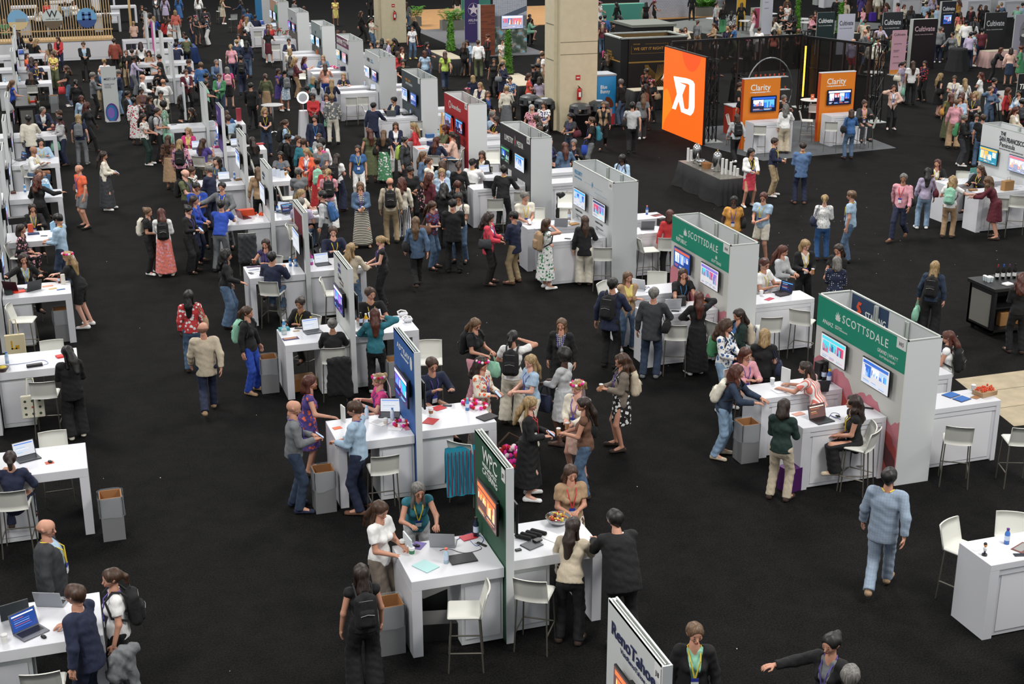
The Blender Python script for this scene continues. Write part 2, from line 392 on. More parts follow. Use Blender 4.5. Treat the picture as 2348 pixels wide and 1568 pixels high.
def prims_leg(J, o, w='p', s2=None):
    out = []
    for n in 'lr':
        H, K, A = J['H'+n], J['K'+n], J['A'+n]
        if w == 'skin': out += [(H, K, .078, .055), (K+np.array([0, -.008, 0]), A, .055, .037)]
        elif w == 'h': out += [(H, H+(K-H)*.82, .092+o, .085+o, 1, 0, 1)]
        elif w == 'w': out += [(H, K, .090+o, .088+o), (K, A+(A-K)*.06, .088+o, .105+o, 1, 0, 1)]
        else: out += [(H, K, .086+o, .062+o), (K, A+(A-K)*.06, .062+o, .058+o, 1, 0, 1)]
    return out
def torso(J, sex, fat, o=0):
    P, Wc, C, N, dr = J['P'], J['W'], J['C'], J['N'], J['dr']; f = 1.3 if fat else 1; sy = .86 if fat else .68
    if sex == 'm': t = [(P-dr*.03, Wc, .150*f+o, .145*f+o, sy), (Wc, C, .145*f+o, .165*(f*.5+.5)+o, sy-.02)]
    else: t = [(P-dr*.03, P+dr*.02, .158*f+o, .152*f+o, sy+.04), (P, Wc+dr*.05, .145*f+o, .118*f+o, sy), (Wc+dr*.04, C, .118*f+o, .135*f+o, sy)]
    sl, sr = J['Sl'], J['Sr']
    t += [(C-(sr-sl)*.16, C+(sr-sl)*.16, .105+o, .105+o, .9), (sl+(sr-sl)*.08, sr+(sl-sr)*.08, .052+o, .052+o)]
    if sex == 'f':
        fw = np.array([0, math.cos(J['lean']), -math.sin(J['lean'])])
        t += [(C+fw*.075+(sr-sl)*s*.2-dr*.02, C+fw*.085+(sr-sl)*s*.2-dr*.025, .055+o, .052+o) for s in (-1, 1)]
    return t
def arms(J, o, frac=2, skin_=False):
    """frac: 0 shoulder only, 1 half upper arm (tee), 2 to wrist"""
    out = []
    for n in 'lr':
        s, e, w = J['S'+n], J['E'+n], J['H2'+n]
        if skin_: out += [(s, e, .047, .038), (e, w+J['U'+n]*.01, .038, .026)]
        elif frac == 0: out += [(s, s+(e-s)*.05, .05+o, .05+o)]
        elif frac == 1: out += [(s, s+(e-s)*.62, .055+o, .055+o, 1, 0, 1)]
        else: out += [(s, e, .052+o, .045+o), (e, e+(w-e)*.93, .045+o, .035+o, 1, 0, 1)]
    return out
CACHE = {}
def parts_for(rec, h, hh, key):
    """returns dict part -> mesh for this body; meshes are shared between people with the same key"""
    sex, pose, seated, fat = rec['sex'], rec['pose'], rec['seat'], rec['fat']
    if key not in CACHE: CACHE[key] = {'J': skeleton(pose, sex, seated, random.Random(hash(key) if False else sum(ord(c) for c in str(key))*13))}
    c = CACHE[key]; J = c['J']; R = J['head']
    if 'body' not in c:
        pr = torso(J, sex, fat, -.016)+prims_leg(J, 0, 'skin')+arms(J, 0, 2, True)+[(J['N']-J['dr']*.06, J['N']+J['dr']*.03, .066, .054), (J['N'], J['hc']+R @ np.array([0, -.015, -.06]), .054, .046 if sex == 'm' else .041)]
        pr += [(J['A'+n], J['T'+n], .038, .03) for n in 'lr']
        V, F = sdf(pr, h, .025)
        ps = [(V, F, 0)]
        hv, hf, hm = head_tpl(hh, sex); ps.append((hv @ R.T+J['hc'], hf, hm))
        grip = 1 if rec['hold'] else 0
        for n, s in (('l', -1), ('r', 1)):
            v, f = hand_tpl(max(.0055, hh*.9) if hh < .016 else .0085, grip)
            z = J['U'+n]; pal = np.array([-s*.8, 0, 0]) if z[2] < -.6 else np.array([0, 0, -1.0])
            y = -(pal-z*(pal@z)); y /= np.linalg.norm(y); x = np.cross(y, z); M = np.array([x, y, z]).T
            vv = v.copy()
            if (M @ np.array([-1, 0, 0]))[0]*s > 0: vv[:, 0] *= -1; f = f[:, ::-1]
            ps.append((vv @ M.T+J['H2'+n], f, 0))
        c['body'] = vf_mesh('body', ps, [skin(2), EYE, LIP])
    return c
def get(c, key, fn):
    if key not in c: c[key] = fn()
    return c[key]
def hemclip(J, z):
    P, dr = J['P'], J['dr']
    return lambda X, Y, Z: -((X-P[0])*dr[0]+(Y-P[1])*dr[1]+(Z-P[2])*dr[2]-z)
def garment(J, rec, kind, o, h, inner=False):
    sex, fat, seated = rec['sex'], rec['fat'], rec['seat']
    pr = torso(J, sex, fat, o); cl = []
    fr = {'t': 1, 'v': 0, 'l': 2, 'j': 2, 'q': 0, 'e': 2, 'd': 1, 'D': 0, 'i': 0}[kind]
    pr += arms(J, o-(.004 if kind == 'j' else 0), fr)
    hem = -.07 if kind not in 'j' else (-.18 if not seated else -.10)
    if kind == 'j': pr.append((J['P']-J['dr']*(.14 if not seated else .04), J['C'], (.180 if sex == 'm' else .176)*(1.25 if fat else 1), .15*(1.2 if fat else 1), .74))
    if kind in 'tlv' and not seated and not inner: pr.append((J['P']-J['dr']*.09, J['P']+J['dr']*.02, (.170 if sex == 'f' else .164)*(1.3 if fat else 1)+o, (.162 if sex == 'f' else .158)*(1.3 if fat else 1)+o, .76 if not fat else .9))
    cl.append(hemclip(J, hem))
    N = J['N']; nr = .075 if kind in 'tl' else .085
    # neck opening
    cl.append(lambda X, Y, Z: nr-np.sqrt((X-N[0])**2+((Y-N[1]-.01)/1.15)**2+((Z-N[2]-.035)/.8)**2))
    if kind in 'jq':
        dr, P, le = J['dr'], J['P'], J['lean']
        def vcut(X, Y, Z):
            t = (Y-P[1])*dr[1]+(Z-P[2])*dr[2]; f = (Y-P[1])*math.cos(le)-(Z-P[2])*math.sin(le)
            wdt = .010+np.clip(t-.02, 0, 1)*.17+np.clip(-.02-t, 0, 1)*.28
            return np.minimum((wdt-np.abs(X)), (f-.02))
        cl.append(vcut)
    return vf_mesh('clothing', [(*sdf(pr, h, .03, cl, -.0030), 0)], [LINEN])
def lower(J, rec, kind, h):
    sex, fat, seated = rec['sex'], rec['fat'], rec['seat']; P, dr = J['P'], J['dr']; o = .012
    if kind in 'pwh':
        pr = torso(J, sex, fat, o)[:3 if sex == 'f' else 2]+prims_leg(J, o, kind)
        return vf_mesh('clothing', [(*sdf(pr, h, .03, [lambda X, Y, Z: (X-P[0])*dr[0]+(Y-P[1])*dr[1]+(Z-P[2])*dr[2]-.06], -.0030), 0)], [LINEN])
    ln = {'s': .47, 'k': .47, 'm': .70, 'x': .86}[kind]
    if seated:
        pr = torso(J, sex, fat, o)[:3]; hp = J['Hl']*.5+J['Hr']*.5; kp = J['Kl']*.5+J['Kr']*.5
        for q in (-1, 0, 1): pr.append((hp+np.array([q*.09, 0, 0]), kp+np.array([q*.11, 0, 0]), .10, .085))
        if ln > .5:
            for q in (-1, 0, 1): pr.append((kp+np.array([q*.11, 0, 0]), kp+np.array([q*.13, -.03, -(ln-.42)]), .08, .07, 1, 0, 1))
    else:
        fl = {'s': .012, 'k': .035, 'm': .05, 'x': .055}[kind]; f = 1.25 if fat else 1
        e = np.array([P[0], P[1]*.5+0, P[2]+.03-ln]); b = P+np.array([0, 0, .03])
        pr = [(P+dr*.08, P, .140*f, .170*f, .78), (b, e, .172*f, (.172+fl*1.7)*f, .88, 0, 1)]
    return vf_mesh('clothing', [(*sdf(pr, h, .03, [lambda X, Y, Z: (X-P[0])*dr[0]+(Y-P[1])*dr[1]+(Z-P[2])*dr[2]-.10], -.004), 0)], [LINEN])
def shoes(J, h):
    ps = []
    for n in 'lr':
        A, T = J['A'+n], J['T'+n]; hl = A+np.array([0, -.035, -.045]); tp = T+np.array([0, .04, -.005]); bt = min(hl[2], tp[2])-.035
        v, f = sdf([(hl, A+np.array([0, .01, 0]), .046, .042), (hl, tp, .044, .038), ], min(h, .018), .02, [lambda X, Y, Z: bt+.012-Z] if J['A'+n][2] < .2 else [])
        ps.append((v, f, 0))
    return vf_mesh('clothing', ps, [LINEN])
def rod(mb, pts, r, n=6): mb.tube(pts, r, n)
def mk(o, mats):
    for i, m in enumerate(mats):
        o.material_slots[i].link = 'OBJECT'; o.material_slots[i].material = m
    return o
RIB = {'p': '5a4a9a', 'y': 'd9bf3c', 'b': '3f86c0', 'r': 'c8383c'}
def ribbon_meshes(J, rec):
    off = .03 if rec['top'][0] != 'j' else .018
    C, N, dr, le = J['C'], J['N'], J['dr'], J['lean']; fw = np.array([0, math.cos(le), -math.sin(le)])
    fd = (.15 if rec['sex'] == 'f' else .145)+(.05 if rec['fat'] else 0)
    b = J['W']+dr*.06+fw*(fd+.0)
    m = MB()
    for s in (-1, 1):
        m.tube([N+np.array([s*.03, -.075, .01]), N+np.array([s*.075, .0, .02]), C+dr*.08+fw*(fd-.02)+np.array([s*.055, 0, 0]), b+np.array([s*.006, 0, 0])], .0085, 4)
    g = MB(); R = Matrix.Rotation(-le, 4, 'X'); R.translation = Vector(b)
    g.box(-.042, .042, -.006, .006, -.125, -.01, M=R)
    g.mi = 1; g.box(-.043, .043, -.007, .007, -.045, -.005, M=R)
    return m, g
def crown_mesh(J):
    m = MB(); R = J['head']
    for i in range(11):
        a = 2*PI*i/11; m.mi = i % 3
        p = J['hc']+R @ np.array([math.cos(a)*.098, math.sin(a)*.105-.012, .085+.02*math.sin(a)]); m.ball(p, .028, 6)
    m.mi = 1
    for i in range(6):
        x = -.03+.012*i; m.tube([J['hc']+R @ np.array([x, -.12, .07]), J['hc']+np.array([x*1.2, -.18, -.12]), J['hc']+np.array([x*1.5, -.19, -.33-.02*i])], .003, 3)
    return m
def glasses_mesh(J):
    m = MB(); R = J['head']
    for s in (-1, 1):
        c = np.array([s*.033, .097, .006]); m.tube([J['hc']+R @ (c+np.array([math.cos(a)*.024, 0, math.sin(a)*.017])) for a in [2*PI*i/8 for i in range(9)]], .0028, 4)
        m.tube([J['hc']+R @ np.array([s*.057, .09, .01]), J['hc']+R @ np.array([s*.084, 0, .01])], .0025, 4)
    m.tube([J['hc']+R @ np.array([-.01, .1, .008]), J['hc']+R @ np.array([.01, .1, .008])], .0025, 4); return m
def words(c):
    p = c.replace('steelblue', 'steel blue').replace('paleblue', 'pale blue').replace('ltblue', 'light blue').replace('ltgrey', 'light grey').replace('ltdenim', 'faded denim').replace('dkdenim', 'dark denim').replace('dkgreen', 'dark green').replace('dkbrown', 'dark brown').replace('hotpink', 'hot pink').replace('orangered', 'bright orange').split('-')
    if len(p) == 1: return p[0]
    return {'floral': '%s %s floral', 'stripe': '%s %s striped', 'plaid': '%s %s plaid', 'dots': '%s %s dotted'}[p[0]] % (p[2], p[1]) if p[1] != p[2] else p[1]+' '+p[0]
TOPN = dict(t='tee', l='top', v='sleeveless top', j='jacket', q='waistcoat', e='dress', d='dress', D='dress')
BOTN = dict(p='trousers', w='wide trousers', h='shorts', s='skirt', m='midi skirt', x='long skirt', k='knee skirt')
STRAPM = mat('strap', '1a1a1c', .7)
def parse(line):
    t = line.split(); r = dict(x=float(t[0]), y=float(t[1]), a=float(t[2]), sc=float(t[3]), sex=t[4], hair=t[5], top=t[6], bot=t[7], pose=t[8], ex={}, idx=0)
    for e in t[9:]:
        if '.' in e: k, v = e.split('.', 1); r['ex'][k] = v
        else: r['ex'][e] = 1
    r['seat'] = r['pose'] in 'Tt' or 'T' in r['ex']
    if r['pose'] == 'O' and False: pass
    r['skin'] = next((int(k[1]) for k in r['ex'] if re.fullmatch('n[1-5]', k)), 2)
    if r['skin'] == 2 and r['hair'][0] in 'y': r['skin'] = 1
    r['fat'] = 'fat' in r['ex']; r['hold'] = r['pose'] == 'H' or 'ph' in r['ex'] or 'cup' in r['ex']
    if r['bot'] == '-' and r['top'][0] not in 'eDd': r['bot'] = 'p.black'
    return r
LAND = []      # (x, y, phrase)
def where(x, y):
    return min(LAND, key=lambda q: (q[0]-x)**2+(q[1]-y)**2)[2]
def describe(r):
    h = r['hair']; c = HAIRN[h[0]]; hs = 'bald head' if h[1] == '0' else STYN[h[1]]+' '+c+' hair'
    tk, tc = r['top'].split('.', 1); tc = tc.split(':')[0]
    s = [hs, words(tc)+' '+TOPN[tk]]
    if r['bot'] != '-': s.append(words(r['bot'].split('.', 1)[1])+' '+BOTN[r['bot'][0]])
    return s
BAGN = {'bp': 'backpack', 'hb': 'shoulder bag', 'tb': 'tote bag'}
def build_person(r, rank, merged=False):
    d = math.hypot(r['x'], r['y'])
    if merged: h, hh = .034, .02
    elif d < 23: h, hh = .0135, .006
    elif d < 32: h, hh = .017, .0085
    elif d < 45: h, hh = .022, .012
    else: h, hh = .027, .016
    var = rank if d < 32 else rank % (5 if d < 45 else 3)
    key = (r['pose'], r['sex'], r['seat'], r['fat'], r['hold'], h, var)
    c = parts_for(r, h, hh, key); J = c['J']
    obs = []
    tk, tc = r['top'].split('.', 1); tc, *inner = tc.split(':')
    length = 'k'
    if tk in 'eDd' and inner: length = inner[0]
    obs.append(('body', c['body'], [skin(r['skin']), EYE, LIP]))
    st = r['hair'][1]
    if not (st == '0' and r['hair'][0] in 'wr'):
        def mkh():
            V, F = hair_tpl(max(hh, .009), st, r['sex']); return vf_mesh('hair', [(V @ J['head'].T+J['hc'], F, 0)], [LINEN])
        obs.append(('hair', get(c, ('hair', st), mkh), [hairmat(r['hair'][0]) if st != '0' else stubble(r['skin'])]))
    if tk in 'eDd':
        obs.append(('dress_top', get(c, 'g'+tk, lambda: garment(J, r, tk, .012, h)), [cloth(tc)]))
        obs.append(('dress_skirt', get(c, 'w'+length, lambda: lower(J, r, length, h)), [cloth(tc)]))
    else:
        if tk in 'jq':
            ik_ = 't' if tk == 'j' else 'l'
            obs.append(('shirt', get(c, 'gi'+ik_, lambda: garment(J, r, ik_, .007, h, True)), [cloth(inner[0] if inner else 'white')]))
            obs.append(('jacket' if tk == 'j' else 'waistcoat', get(c, 'g'+tk, lambda: garment(J, r, tk, .021 if tk == 'j' else .018, h)), [cloth(tc)]))
        else: obs.append(({'t': 'shirt', 'l': 'shirt', 'v': 'sleeveless_top'}[tk], get(c, 'g'+tk, lambda: garment(J, r, tk, .013, h)), [cloth(tc)]))
    if r['bot'] != '-':
        bk, bc = r['bot'].split('.', 1)
        obs.append(({'p': 'trousers', 'w': 'trousers', 'h': 'shorts'}.get(bk, 'skirt'), get(c, 'w'+bk, lambda: lower(J, r, bk, h)), [cloth(bc)]))
    obs.append(('shoes', get(c, 'shoes', lambda: shoes(J, h)), [cloth(r['ex'].get('sh', 'black' if r['sex'] == 'm' else 'dkbrown'))]))
    ex = r['ex']
    if 'ly' in ex:
        m, g = get(c, 'ly', lambda: ribbon_meshes(J, r))
        obs.append(('lanyard', get(c, 'lym', lambda: m.mesh('lanyard', LINEN)), [mat('ribbon_'+ex['ly'], RIB[ex['ly']], .7)]))
        obs.append(('>badge', get(c, 'lyg', lambda: g.mesh('badge', [LINEN, LINEN])), [mat('badge', 'e4e6ea', .4), mat('badge_head', '34419a', .4)]))
    if 'fc' in ex: obs.append(('flower_crown', get(c, 'fc', lambda: crown_mesh(J).mesh('flower_crown', [LINEN]*3, True)), [mat('crown_pink', 'e02a9a', .8), mat('crown_white', 'f0d8e0', .8), mat('crown_red', 'b8141e', .8)]))
    if 'gl' in ex: obs.append(('glasses', get(c, 'spectacles', lambda: glasses_mesh(J).mesh('glasses', LINEN)), [mat('glasses_frame', '1a1410', .3)]))
    M = Matrix.Translation((r['X'], r['Y'], 0)) @ Matrix.Rotation(r['F'], 4, 'Z') @ Matrix.Scale(r['sc'], 4)
    if merged: return obs, M, J
    root = thing('person', 0, 0); root.matrix_world = M; last = None
    for n, me, ms in obs:
        if n[0] == '>': mk(link(n[1:], me, last), ms)
        else: last = mk(link(n, me, root), ms)
    root['category'] = 'person'; root['group'] = 'visitors and exhibitors on the show floor'
    return root, M, J
def place(r):
    """head-top position -> feet position, from the pose's own lean"""
    d = math.hypot(r['x'], r['y']); vx, vy = r['x']/d, r['y']/d; a = math.radians(r['a'])
    fx, fy = -vx*math.cos(a)+vy*math.sin(a), -vy*math.cos(a)-vx*math.sin(a)
    r['F'] = math.atan2(fy, fx)-PI/2
    off = {'L': .30, 'O': .12, 'T': .15}.get(r['pose'], .05)
    if r['seat']: off = .15
    r['X'] = r['x']-fx*off*r['sc']; r['Y'] = r['y']-fy*off*r['sc']; r['fx'], r['fy'] = fx, fy
# bags and things carried: top-level, each set at its carrier
def backpack(J, color, parent_kw):
    b = J['C']+np.array([0, -.13, -.03]); le = J['lean']; R = Matrix.Rotation(-le, 4, 'X'); R.translation = Vector(b)
    root = link('backpack', None, **parent_kw)
    def lp(p): v = R @ Vector(p); return np.array(v)
    V, F = sdf([(lp((-.07, -.09, -.16)), lp((-.07, -.07, .13)), .078, .07), (lp((.07, -.09, -.16)), lp((.07, -.07, .13)), .078, .07), (lp((0, -.08, -.15)), lp((0, -.06, .17)), .085, .07)], .016, .03)
    mk(link('pack_body', vf_mesh('pack_body', [(V, F, 0)], [LINEN]), root), [cloth(color)])
    V, F = sdf([(lp((-.06, -.155, -.14)), lp((-.06, -.15, .0)), .045, .04), (lp((.06, -.155, -.14)), lp((.06, -.15, .0)), .045, .04), (lp((0, -.155, -.14)), lp((0, -.15, .0)), .05, .045)], .016, .03)
    mk(link('front_pocket', vf_mesh('front_pocket', [(V, F, 0)], [LINEN]), root), [cloth(color)])
    z = MB(); z.tube([lp((-.085, -.198, -.02)), lp((0, -.206, .0)), lp((.085, -.198, -.02))], .004, 4); z.tube([lp((-.12, -.11, .06)), lp((-.08, -.135, .15)), lp((.08, -.135, .15)), lp((.12, -.11, .06))], .004, 4)
    z.build('zip', mat('zip', '8a8a8a', .4), root)
    m = MB()
    for s in (-1, 1):
        sh = J['Sr' if s > 0 else 'Sl']; sh = sh*.62+J['N']*.38
        m.tube([b+np.array([s*.09, -.02, .14]), sh+np.array([0, -.07, .05]), sh+np.array([0, .03, .07]), sh+np.array([s*.02, .12, -.03]), J['C']+np.array([s*.17, .06, -.08]), b+np.array([s*.12, -.0, -.14])], .016, 5)
    m.build('strap', STRAPM, root); h = MB(); h.tube([lp((-.03, -.05, .22)), lp((-.03, -.05, .255)), lp((.03, -.05, .255)), lp((.03, -.05, .22))], .007, 5); h.build('grab_handle', STRAPM, root)
    return root
def bag(J, color, kw, kind, side):
    n = 'r' if side > 0 else 'l'; root = link('shoulder_bag' if kind == 'hb' else 'tote_bag', None, **kw)
    if kind == 'hb':
        c = J['P']+np.array([side*.27, -.03, .12]); w, hgt, top = .15, .22, J['S'+n]*.8+J['N']*.2+np.array([0, 0, .06])
    else:
        c = J['H2'+n]+np.array([side*.02, 0, -.36]); w, hgt, top = .15, .30, J['H2'+n]+np.array([0, 0, -.07])
    m = MB(); vs = []
    for z, f, g in ((-hgt/2, .85, .8), (-hgt/2+.02, 1, 1), (0, 1.02, 1.1), (hgt/2-.02, .9, .6), (hgt/2, .86, .35)):
        for x, y in ((-.06*g, -w*f), (.06*g, -w*f), (.06*g, w*f), (-.06*g, w*f)): vs.append((c[0]+x, c[1]+y, c[2]+z))
    m.add(vs, [(3, 2, 1, 0), (16, 17, 18, 19)]+[(k*4+i, k*4+(i+1) % 4, k*4+4+(i+1) % 4, k*4+4+i) for k in range(4) for i in range(4)])
    o = m.build('bag_body', cloth(color), root, True)
    s = MB()
    for q in (-1, 1): s.tube([(c[0]+q*.02, c[1]-w*.6, c[2]+hgt/2-.02), tuple(top+np.array([q*.012, -.04, 0])), tuple(top+np.array([q*.012, .04, 0])), (c[0]+q*.02, c[1]+w*.6, c[2]+hgt/2-.02)], .007, 5)
    s.build('handle', cloth(color), root); return root
def carry(r, M, J, desc):
    ex = r['ex']; who = 'person with '+desc
    def kw(lab, cat): return dict(label=lab, cat=cat)
    def fin(o): o.matrix_world = M
    if 'bp' in ex: fin(backpack(J, ex['bp'], kw('%s backpack worn by %s' % (words(ex['bp']), who), 'backpack')))
    side = -1 if r['idx'] % 2 else 1
    if 'hb' in ex: fin(bag(J, ex['hb'], kw('%s shoulder bag on %s' % (words(ex['hb']), who), 'bag'), 'hb', side))
    if 'tb' in ex: fin(bag(J, ex['tb'], kw('%s tote bag held by %s' % (words(ex['tb']), who), 'bag'), 'tb', -1))
    if 'ph' in ex:
        root = link('phone', None, **kw('smartphone in the hands of '+who, 'phone')); p = J['H2r']+J['Ur']*.09; q = J['H2l']+J['Ul']*.09; m = MB(); R = Matrix.Rotation(-.7, 4, 'X'); R.translation = Vector(p*.7+q*.3+np.array([0, .0, .03]))
        m.box(-.037, .037, -.075, .075, -.004, .004, M=R); m.build('case', mat('phone_case', '17171a', .3), root); m = MB(); m.box(-.033, .033, -.07, .07, .0042, .005, M=R); m.build('screen', mat('phone_screen', '9fb4d8', .2, emit=.6), root); fin(root)
    if 'cup' in ex:
        root = link('drinking_cup', None, **kw('drinking cup in the hand of '+who, 'cup')); p = J['H2l']+J['Ul']*.085+np.array([.0, .02, .02]); m = MB()
        m.lathe([(.026, -.06), (.036, .05)], *p, n=10); m.build('cup_body', mat('cup_coffee', 'b98a62', .3), root); m = MB(); m.lathe([(.038, .05), (.038, .058), (.02, .066)], *p, n=10); m.build('lid', mat('cup_lid', 'd8d8d8', .3), root); fin(root)
def crowd_object(recs):
    """everyone past the 300 nearest, merged to one object"""
    bm = bmesh.new(); mats = []; mi = {}
    for i, r in enumerate(recs):
        obs, M, J = build_person(r, i % 3, True)
        for n, me, ms in obs:
            n0 = len(bm.faces); v0 = len(bm.verts); bm.from_mesh(me); bm.verts.ensure_lookup_table(); bm.faces.ensure_lookup_table()
            for v in bm.verts[v0:]: v.co = M @ v.co
            for f in bm.faces[n0:]:
                m = ms[f.material_index]
                if m.name not in mi: mi[m.name] = len(mats); mats.append(m)
                f.material_index = mi[m.name]
    me = bpy.data.meshes.new('crowd'); bm.to_mesh(me); bm.free()
    for m in mats: me.materials.append(m)
    link('crowd', me, label='distant crowd of visitors standing among the far booths at the back of the hall', cat='crowd', kind='stuff')
# ---------------------------------------------------------------- the setting
WHITE = mat('white_laminate', 'd3d4d9', .30); WALLW = mat('white_panel', 'c9cccd', .55); ALU = mat('aluminium_frame', 'b9bfba', .4, .3)
STEEL = mat('dark_steel', '7c786e', .4, .7); CHROME = mat('chrome', 'c8c8c8', .15, 1); BLACK = mat('black_plastic', '101012', .35); SEATW = mat('white_seat', 'd4d4cc', .5)
GREYP = mat('grey_bin', '77787a', .6); CARD = mat('cardboard_brown', '9a6c42', .8); LINER = mat('clear_liner', 'd4dade', .15, alpha=.22); INK = mat('dark_ink', '22242c', .6)
PAPER = mat('paper', 'dcdcda', .7); WOOD = mat('light_wood', 'c8a878', .6, noise=.12, nscale=6)
def floor_mat():
    m = bpy.data.materials.new('black_carpet'); nt, N, L, B = nm(m); B.inputs['Roughness'].default_value = .95; B.inputs['Specular IOR Level'].default_value = .1
    n = N.new('ShaderNodeTexNoise'); n.inputs['Scale'].default_value = 2.2; n.inputs['Detail'].default_value = 8; n.inputs['Roughness'].default_value = .75; L.new(coord(nt), n.inputs[0])
    n2 = N.new('ShaderNodeTexNoise'); n2.inputs['Scale'].default_value = 45; n2.inputs['Detail'].default_value = 3; L.new(coord(nt), n2.inputs[0])
    mx = N.new('ShaderNodeMix'); mx.data_type = 'RGBA'; mx.inputs[0].default_value = .45
    L.new(ramp(nt, n.outputs[0], [(.35, (.0016, .0016, .0017, 1)), (.72, (.0105, .0100, .0097, 1))], False), mx.inputs[6]); L.new(ramp(nt, n2.outputs[0], [(.38, (.001, .001, .001, 1)), (.68, (.020, .019, .0185, 1))], False), mx.inputs[7])
    L.new(mx.outputs[2], B.inputs['Base Color']); b = N.new('ShaderNodeBump'); b.inputs['Strength'].default_value = .5; b.inputs['Distance'].default_value = .01; L.new(n2.outputs[0], b.inputs['Height']); L.new(b.outputs[0], B.inputs['Normal']); return m
MB().box(-45, 95, -5, 150, -.1, 0).build('floor', floor_mat(), kind='structure')
def patch(name, pts, z, m): return MB().poly(pts, z).build(name, m, kind='structure')
CONC = mat('floor_concrete', 'a89a80', .8, noise=.18, nscale=3); GREYC = mat('grey_carpet', '5a5d60', .95, noise=.15, nscale=30)
patch('floor_concrete', [(15.5, 18.6), (15.95, 20.96), (24, 20.9), (24, 18.0)], .004, CONC)
m_ = MB()
for yy in (19.4, 20.2): m_.box(15.7, 24, yy, yy+.012, .004, .006)
m_.build('floor_joint', mat('joint', '5e5646', .9), kind='structure')
patch('floor_exhibit_carpet', [(21.8, 47.5), (28.6, 47.6), (28.03, 41.5), (22.5, 41.0), (21.8, 44.0)], .006, GREYC)
patch('floor_timber', [(21.9, 83.6), (33, 84), (42.5, 84.9), (42.5, 96), (21.9, 96)], .04, mat('timber_floor', 'b98a55', .6, noise=.1, nscale=2))
patch('floor_grey_stage', [(21.3, 70.3), (25.2, 70.1), (25.2, 84), (21.3, 84)], .03, mat('grey_stage', '6a6a6e', .8))
patch('floor_meeting_area', [(37.8, 73.8), (42, 73.2), (52, 76), (44, 86), (36.5, 82)], .01, mat('meeting_carpet', '6e726f', .9, noise=.12, nscale=20))
# pillars
CONCW = mat('pillar_paint', 'c8bda0', .75, noise=.06, nscale=5); JOINT = mat('pillar_joint', '6a6450', .8)
def pillar(x0, x1, y0, y1, n):
    root = thing('column', 0, 0); root['kind'] = 'structure'
    MB().box(x0, x1, y0, y1, 0, 16).box(x0-.12, x0, y0+.35, y1, 0, 16).build('shaft', CONCW, root)
    m = MB()
    for z in (2.85, 3.3, 6.2, 9.5): m.box(x0-.004, x1+.004, y0-.006, y0, z, z+.02)
    for z in (.9, 2.6, 3.9, 5.6): m.box(x0-.128, x0-.12, y0+.4, y1-.15, z, z+.025)
    m.build('joint', JOINT, root); return root
pillar(17.85, 19.33, 48.32, 49.7, 1); pillar(17.94, 19.36, 77.8, 79.2, 2)
pillar(42.6, 44.4, 92.3, 94.5, 3)
def extinguisher(x, y, z, lab):
    t = thing('fire_extinguisher', x, y, z, 0, lab, 'fire extinguisher'); RED = mat('red_paint', 'c01818', .3)
    MB().lathe([(.05, 0), (.075, .02), (.075, .36), (.06, .42), (.025, .45)], 0, -.09, 0, 14).build('cylinder', RED, t, True)
    m = MB(); m.box(-.02, .02, -.12, -.06, .45, .49); m.tube([(0, -.09, .5), (-.07, -.11, .53)], .012); m.build('valve', BLACK, t)
    m = MB(); m.tube([(0, -.12, .48), (.09, -.13, .4), (.09, -.13, .1)], .012); m.build('hose', BLACK, t); MB().box(-.045, .045, -.17, -.167, .12, .3).build('tag', PAPER, t)
def red_sign(x, y, z, lab):
    t = thing('wall_sign', x, y, z, 0, lab, 'sign'); MB().box(-.09, .09, -.012, 0, -.09, .09).build('plate', mat('sign_red', 'b02a28', .5), t)
    MB().box(-.06, .06, -.015, -.012, -.02, .02).build('white_mark', PAPER, t)
extinguisher(18.58, 48.32, 1.18, 'red fire extinguisher hung on the nearer beige pillar'); red_sign(18.56, 48.32, 2.0, 'small red sign above the extinguisher on the nearer beige pillar')
extinguisher(18.67, 77.8, 1.3, 'red fire extinguisher hung on the far beige pillar'); red_sign(18.63, 77.8, 2.08, 'small red sign above the extinguisher on the far beige pillar')
# ---------------------------------------------------------------- booth furniture
def frame_at(parent, x, y, z, yaw, name='graphic'):
    """(u right, v up, w out) frame on a vertical face; yaw 0 faces -Y, -90 faces -X"""
    return Matrix.Translation((x, y, z)) @ Matrix.Rotation(yaw, 4, 'Z') @ Matrix.Rotation(PI/2, 4, 'X')
def put(o, M): o.matrix_local = M @ Matrix.Diagonal((*o.scale, 1)); return o
def screen_mat(kind):
    k = ('scr', kind)
    if k in MATS: return MATS[k]
    m = bpy.data.materials.new('screen_'+kind); nt, N, L, B = nm(m); B.inputs['Roughness'].default_value = .15; B.inputs['Base Color'].default_value = (.01, .01, .01, 1)
    B.inputs['Emission Color'].default_value = lin(SBG[kind]); B.inputs['Emission Strength'].default_value = .85
    MATS[k] = m; return m
SCOL = dict(white=('2f62b8', '9ab8e8', '3a9ad8', 'd0d4e0'), blue=('f0f4fa', 'c05a48', '5a7ac8', '8ab0e8'), purple=('6f6ae8', 'e8e4ff', '2ac0e8', 'c05ad0'), city=('d06a78', 'f0e8f0', '3a5a9a', 'e0b060'), teal=('f8f8f4', 'e8a84a', '2f8ab8', 'f0c0a0'), dark=('58a8f0', 'e8f0ff', '2a5ac0', 'c04a4a'), art=('303a6a', 'c04a6a', '7a6ac0', '4ac0d0'), green=('eaf0f2', '2a58c8', '4a9a6a', '1c3040'), sun=('f8ead0', 'e0784a', '6a4a3a', 'f0d080'), lap=('5a80c8', 'a8c0e4', 'd0d8e8', '8090b0'))
SBG = dict(white='eef1f8', blue='2450a8', purple='2c2470', city='bcc8e8', teal='3fa8c8', dark='0a1844', art='f0eef2', green='123c34', sun='7a5a58', lap='eef2fa')
